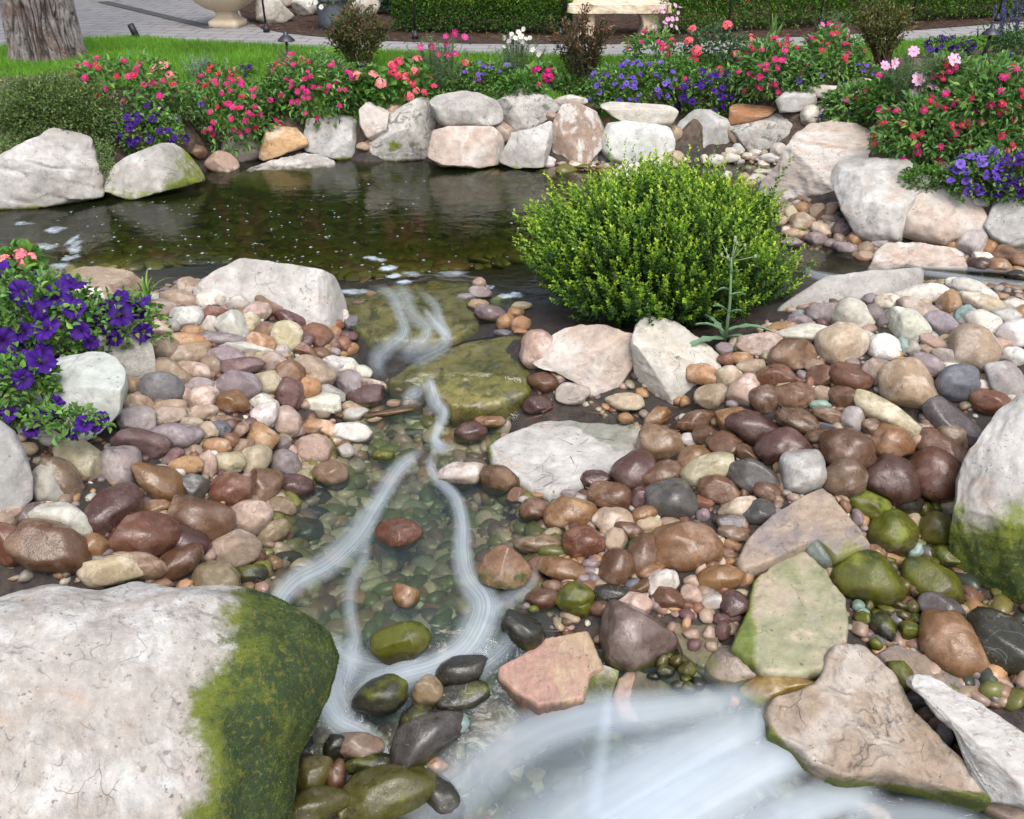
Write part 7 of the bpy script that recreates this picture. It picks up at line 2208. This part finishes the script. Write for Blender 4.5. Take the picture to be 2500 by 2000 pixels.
def bench():
    m = stone_mat('split_face_sandstone', (.58, .47, .32), (.66, .58, .44), (.45, .33, .20), 3, 16, rough=.8, bump=.5)
    g = at_z(1510, 95, ZP)
    s = depth_of(g) / FPX
    root = tag(empty('stone_bench', g), 'sandstone slab bench on stone legs beyond the path', 'bench')
    zt = (95 - 38) * s * 1.02
    x0, x1 = (1385 - 1510) * s, (1634 - 1510) * s
    P, F = rough_box((x0, -.05, zt), (x1, .40, zt + .10), 3, .012, 22)
    obj('seat', mesh_np('seat', P, F, {'moss': np.zeros(len(P)), 'wet': np.zeros(len(P))}, smooth=False, mat=m), root)
    for (a, b) in ((1556, 1607), (1405, 1452)):
        P, F = rough_box(((a - 1510) * s, .02, -.03), ((b - 1510) * s, .32, zt + .002), 7 + a, .010, 14)
        k = np.clip(1 - (P[:, 2] / zt - .45) ** 2 * 4, 0, 1)
        P[:, 0] += .05 * k * (P[:, 0] < (a + b) / 2 * s - 1510 * s)
        obj('leg', mesh_np('leg', P, F, {'moss': np.zeros(len(P)), 'wet': np.zeros(len(P))}, smooth=False, mat=m), root)
bench()

def urn():
    m = simple_mat('cast_stone', (.56, .47, .34), .8, 0, .25, 60, (.50, .41, .29))
    g = at_z(558, 66, ZP)
    root = tag(empty('stone_urn', g), 'square cream cast stone planter urn on the plaza', 'urn')
    a0 = math.radians(-100)
    sq = lambda p: (lambda a: 1 / (abs(math.cos(a - a0)) ** p + abs(math.sin(a - a0)) ** p) ** (1 / p))
    mb = MB()
    mb.lathe([(.0, .0), (.185, .0), (.185, .075), (.15, .095), (.115, .12), (.105, .16), (.12, .185)], 64, shape=sq(7))
    obj('pedestal', mb.mesh('pedestal', m), root)
    mb = MB()
    mb.lathe([(.12, .185), (.2, .215), (.30, .29), (.355, .37), (.375, .44), (.37, .50), (.36, .53), (.385, .545), (.39, .60), (.36, .61), (.34, .60), (.32, .5), (0, .48)], 64, shape=sq(4))
    obj('bowl', mb.mesh('bowl', m), root)
urn()

def pot():
    m = simple_mat('blue_grey_glaze', (.115, .135, .16), .5, 0, .1)
    g = at_z(815, 73, ZP)
    root = tag(empty('planter_pot', g), 'blue grey tapered pot holding white flowers behind the left shrub', 'planter')
    mb = MB()
    mb.lathe([(0, 0), (.15, 0), (.165, .1), (.18, .28), (.185, .32), (.20, .325), (.20, .36), (.18, .36), (.17, .30), (0, .30)], 40)
    obj('pot', mb.mesh('pot', m), root)
    r = np.random.default_rng(140)
    P, d, k = shell(500, (.27, .25, .16), r, .3)
    V, F, Cc = leaves(P + np.array([0, 0, .42]), d + r.normal(size=(len(P), 3)) * .5, .05, .028, jit((.10, .20, .04), len(P), r), r=r)
    obj('foliage', mesh_np('foliage', V, F, {'Col': Cc}, smooth=False, mat=M_LEAF), root)
    for q in ((-.2, -.22, .36), (-.14, -.24, .33), (-.23, -.2, .30), (.0, -.25, .42), (.1, -.24, .45), (-.08, -.25, .28)):
        o = obj('flower', FM['white'][0], root, q)
        orient(o, (q[0], -1, .3), 1, .03)
pot()

M_BLK = simple_mat('black_iron', (.022, .022, .024), .5, .3)
def rod(x, y, lean, label):
    g = at_z(x, y, ZP + .02)
    root = tag(empty('garden_stake', g), label, 'stake', 'thin iron stakes along the path')
    mb = MB()
    mb.tube([(0, 0, 0), (lean, 0, 1.1)], [.012, .012], 10)
    obj('rod', mb.mesh('rod', M_BLK), root)
    mb = MB()
    mb.lathe([(0, 0), (.038, 0), (.038, .05), (.02, .06), (.016, .09), (0, .09)], 14)
    obj('foot', mb.mesh('foot', M_BLK), root)
for a in [(651, 78, -.03, 'thin black iron stake by the boulders near the urn'), (1014, 95, -.01, 'black iron stake in front of the dark left hedge'), (1368, 88, .10, 'leaning iron stake at the left end of the bench'), (1776, 91, 0, 'iron stake in front of the hedge above the rose bush'),
          (1998, 78, .02, 'iron stake at the hedge behind the magenta cosmos'), (2222, 62, .06, 'leaning iron stake right of the nandina shrub'), (2434, 52, .03, 'iron stake near the blue salvia')]:
    rod(*a)

def path_lamp(x, y, hpx, lean, label):
    g = hit(x, y)
    s = depth_of(g) / FPX
    h = hpx * s
    root = tag(empty('path_lamp', g), label, 'lamp', 'mushroom path lamps')
    mb = MB()
    mb.tube([(0, 0, 0), (lean * h, 0, h * .86)], [.013, .013], 12)
    obj('stem', mb.mesh('stem', M_BLK), root)
    mb = MB()
    c = (lean * h, 0, h * .8)
    mb.lathe([(.012, .0), (.085, .004), (.083, .012), (.05, .045), (.026, .062), (.022, .066), (.022, .088), (0, .09)], 28, c)
    obj('lamp_shade', mb.mesh('lamp_shade', simple_mat('weathered_bronze', (.06, .065, .075), .45, .6)), root)
path_lamp(704, 150, 58, 0, 'mushroom path lamp in the wispy tuft beside the lawn')
path_lamp(2398, 145, 70, .12, 'tilted mushroom path lamp by the violet petunias')

def spot():
    g = at_z(334, 99, ZP)
    root = tag(empty('spot_light', g), 'small dark tube uplight at the edge of the lawn', 'lamp')
    mb = MB()
    mb.tube([(0, 0, -.02), (0, 0, .05)], [.014, .014], 10)
    obj('stem', mb.mesh('stem', M_BLK), root)
    mb = MB()
    a = np.array([-.035, -.02, .17]); b = np.array([.012, 0, .02])
    d = a - b
    mb.tube([b, b + d * .15, b + d * .2, a, a + d * .02, a - d * .05], [.022, .03, .036, .036, .030, .030], 20)
    obj('lamp_head', mb.mesh('lamp_head', M_BLK), root)
spot()

# rocks beyond the path
boulder('T1', [(1620, 20), (1640, -60), (1740, -40), (1800, 50), (1850, 100), (1780, 150), (1680, 155), (1615, 120)], 'cream', 'tan boulder beside the urn at the top of the picture', base=(1740, 155), nf=2, short=None)
boulder('T1', [(1840, 20), (1880, -40), (2000, -30), (2015, 60), (1960, 98), (1870, 95)], 'cream', 'rounded cream boulder left of the blue grey pot', base=(1930, 110), nf=2, short=None)
boulder('T1', [(1755, -30), (1860, -30), (1850, 30), (1800, 48), (1760, 20)], 'pink', 'small brown boulder wedged between two pale ones', base=(1800, 60), nf=1, short=None, lvl=4)
boulder('T1', [(-60, -40), (60, -30), (95, 20), (70, 55), (0, 60), (-60, 40)], 'grey', 'grey boulder behind the pine trunk', base=(20, 66), nf=1, short=None, lvl=4)
boulder('T2', [(60, 40), (120, -30), (230, -20), (250, 60), (190, 100), (90, 95)], 'pink', 'brownish boulder behind the left bronze shrub', base=(150, 105), nf=1, short=None, lvl=4)
boulder('T2', [(230, 20), (270, -30), (310, 20), (305, 75), (260, 75)], 'cream', 'upright pale stone left of the dark hedge', base=(270, 90), nf=1, short=None, lvl=4)
boulder('T2', [(400, 20), (430, -30), (560, -20), (570, 15), (470, 50)], 'grey', 'pale stone peeping over the left hedge', base=(480, 60), nf=1, short=None, lvl=4)
# ------------------------------------------------------------------ labels for the cobbles
def rel(dx, dy, hw, hh):
    u, v = dx / max(hw, 25), dy / max(hh, 25)
    if abs(u) > abs(v): return 'right of' if dx > 0 else 'left of'
    return 'in front of' if dy > 0 else 'behind'
def shape_word(s):
    k = max(s['a'], s['b']) / max(1e-6, min(s['a'], s['b']))
    return 'long' if k > 2.1 else 'oval' if k > 1.35 else 'round'
LM = [l for l in LANDMARKS if l[4]]
keys = {}
for s in STONES:
    best, bd = None, 1e9
    for l in LM:
        d = math.hypot(max(abs(s['x'] - l[0]) - l[2], 0), max(abs(s['y'] - l[1]) - l[3], 0)) + .15 * math.hypot(s['x'] - l[0], s['y'] - l[1])
        if d < bd: best, bd = l, d
    s['lm'] = best
    s['rel'] = rel(s['x'] - best[0], s['y'] - best[1], best[2], best[3])
    s['dist'] = math.hypot(s['x'] - best[0], s['y'] - best[1])
    mossy = s['o'].name.startswith('mossy')
    col = s['words'][0]
    wetw = 'wet ' if s['wet'] > .6 and not mossy else ''
    s['base'] = f"{wetw}{col} {shape_word(s)} {'stone' if mossy else 'cobble'}"
    s['mossy'] = mossy
    keys.setdefault((s['base'], s['rel'], best[4]), []).append(s)
ORD = ['closest', 'second closest', 'third closest', 'fourth closest', 'fifth closest', 'sixth closest', 'seventh closest', 'eighth closest', 'ninth closest', 'tenth closest', 'eleventh closest', 'twelfth closest']
for (b, rl, lm), L in keys.items():
    L.sort(key=lambda s: s['dist'])
    for i, s in enumerate(L):
        lab = f"{b} {rl} {lm}" if len(L) == 1 else f"{ORD[min(i, 11)]} {b} {rl} {lm}"
        w = lab.split()
        if len(w) > 16: lab = ' '.join(w[:16])
        tag(s['o'], lab, 'stone' if s['mossy'] else 'cobble', 'algae covered stones in the wet' if s['mossy'] else 'river cobbles heaped on the banks')
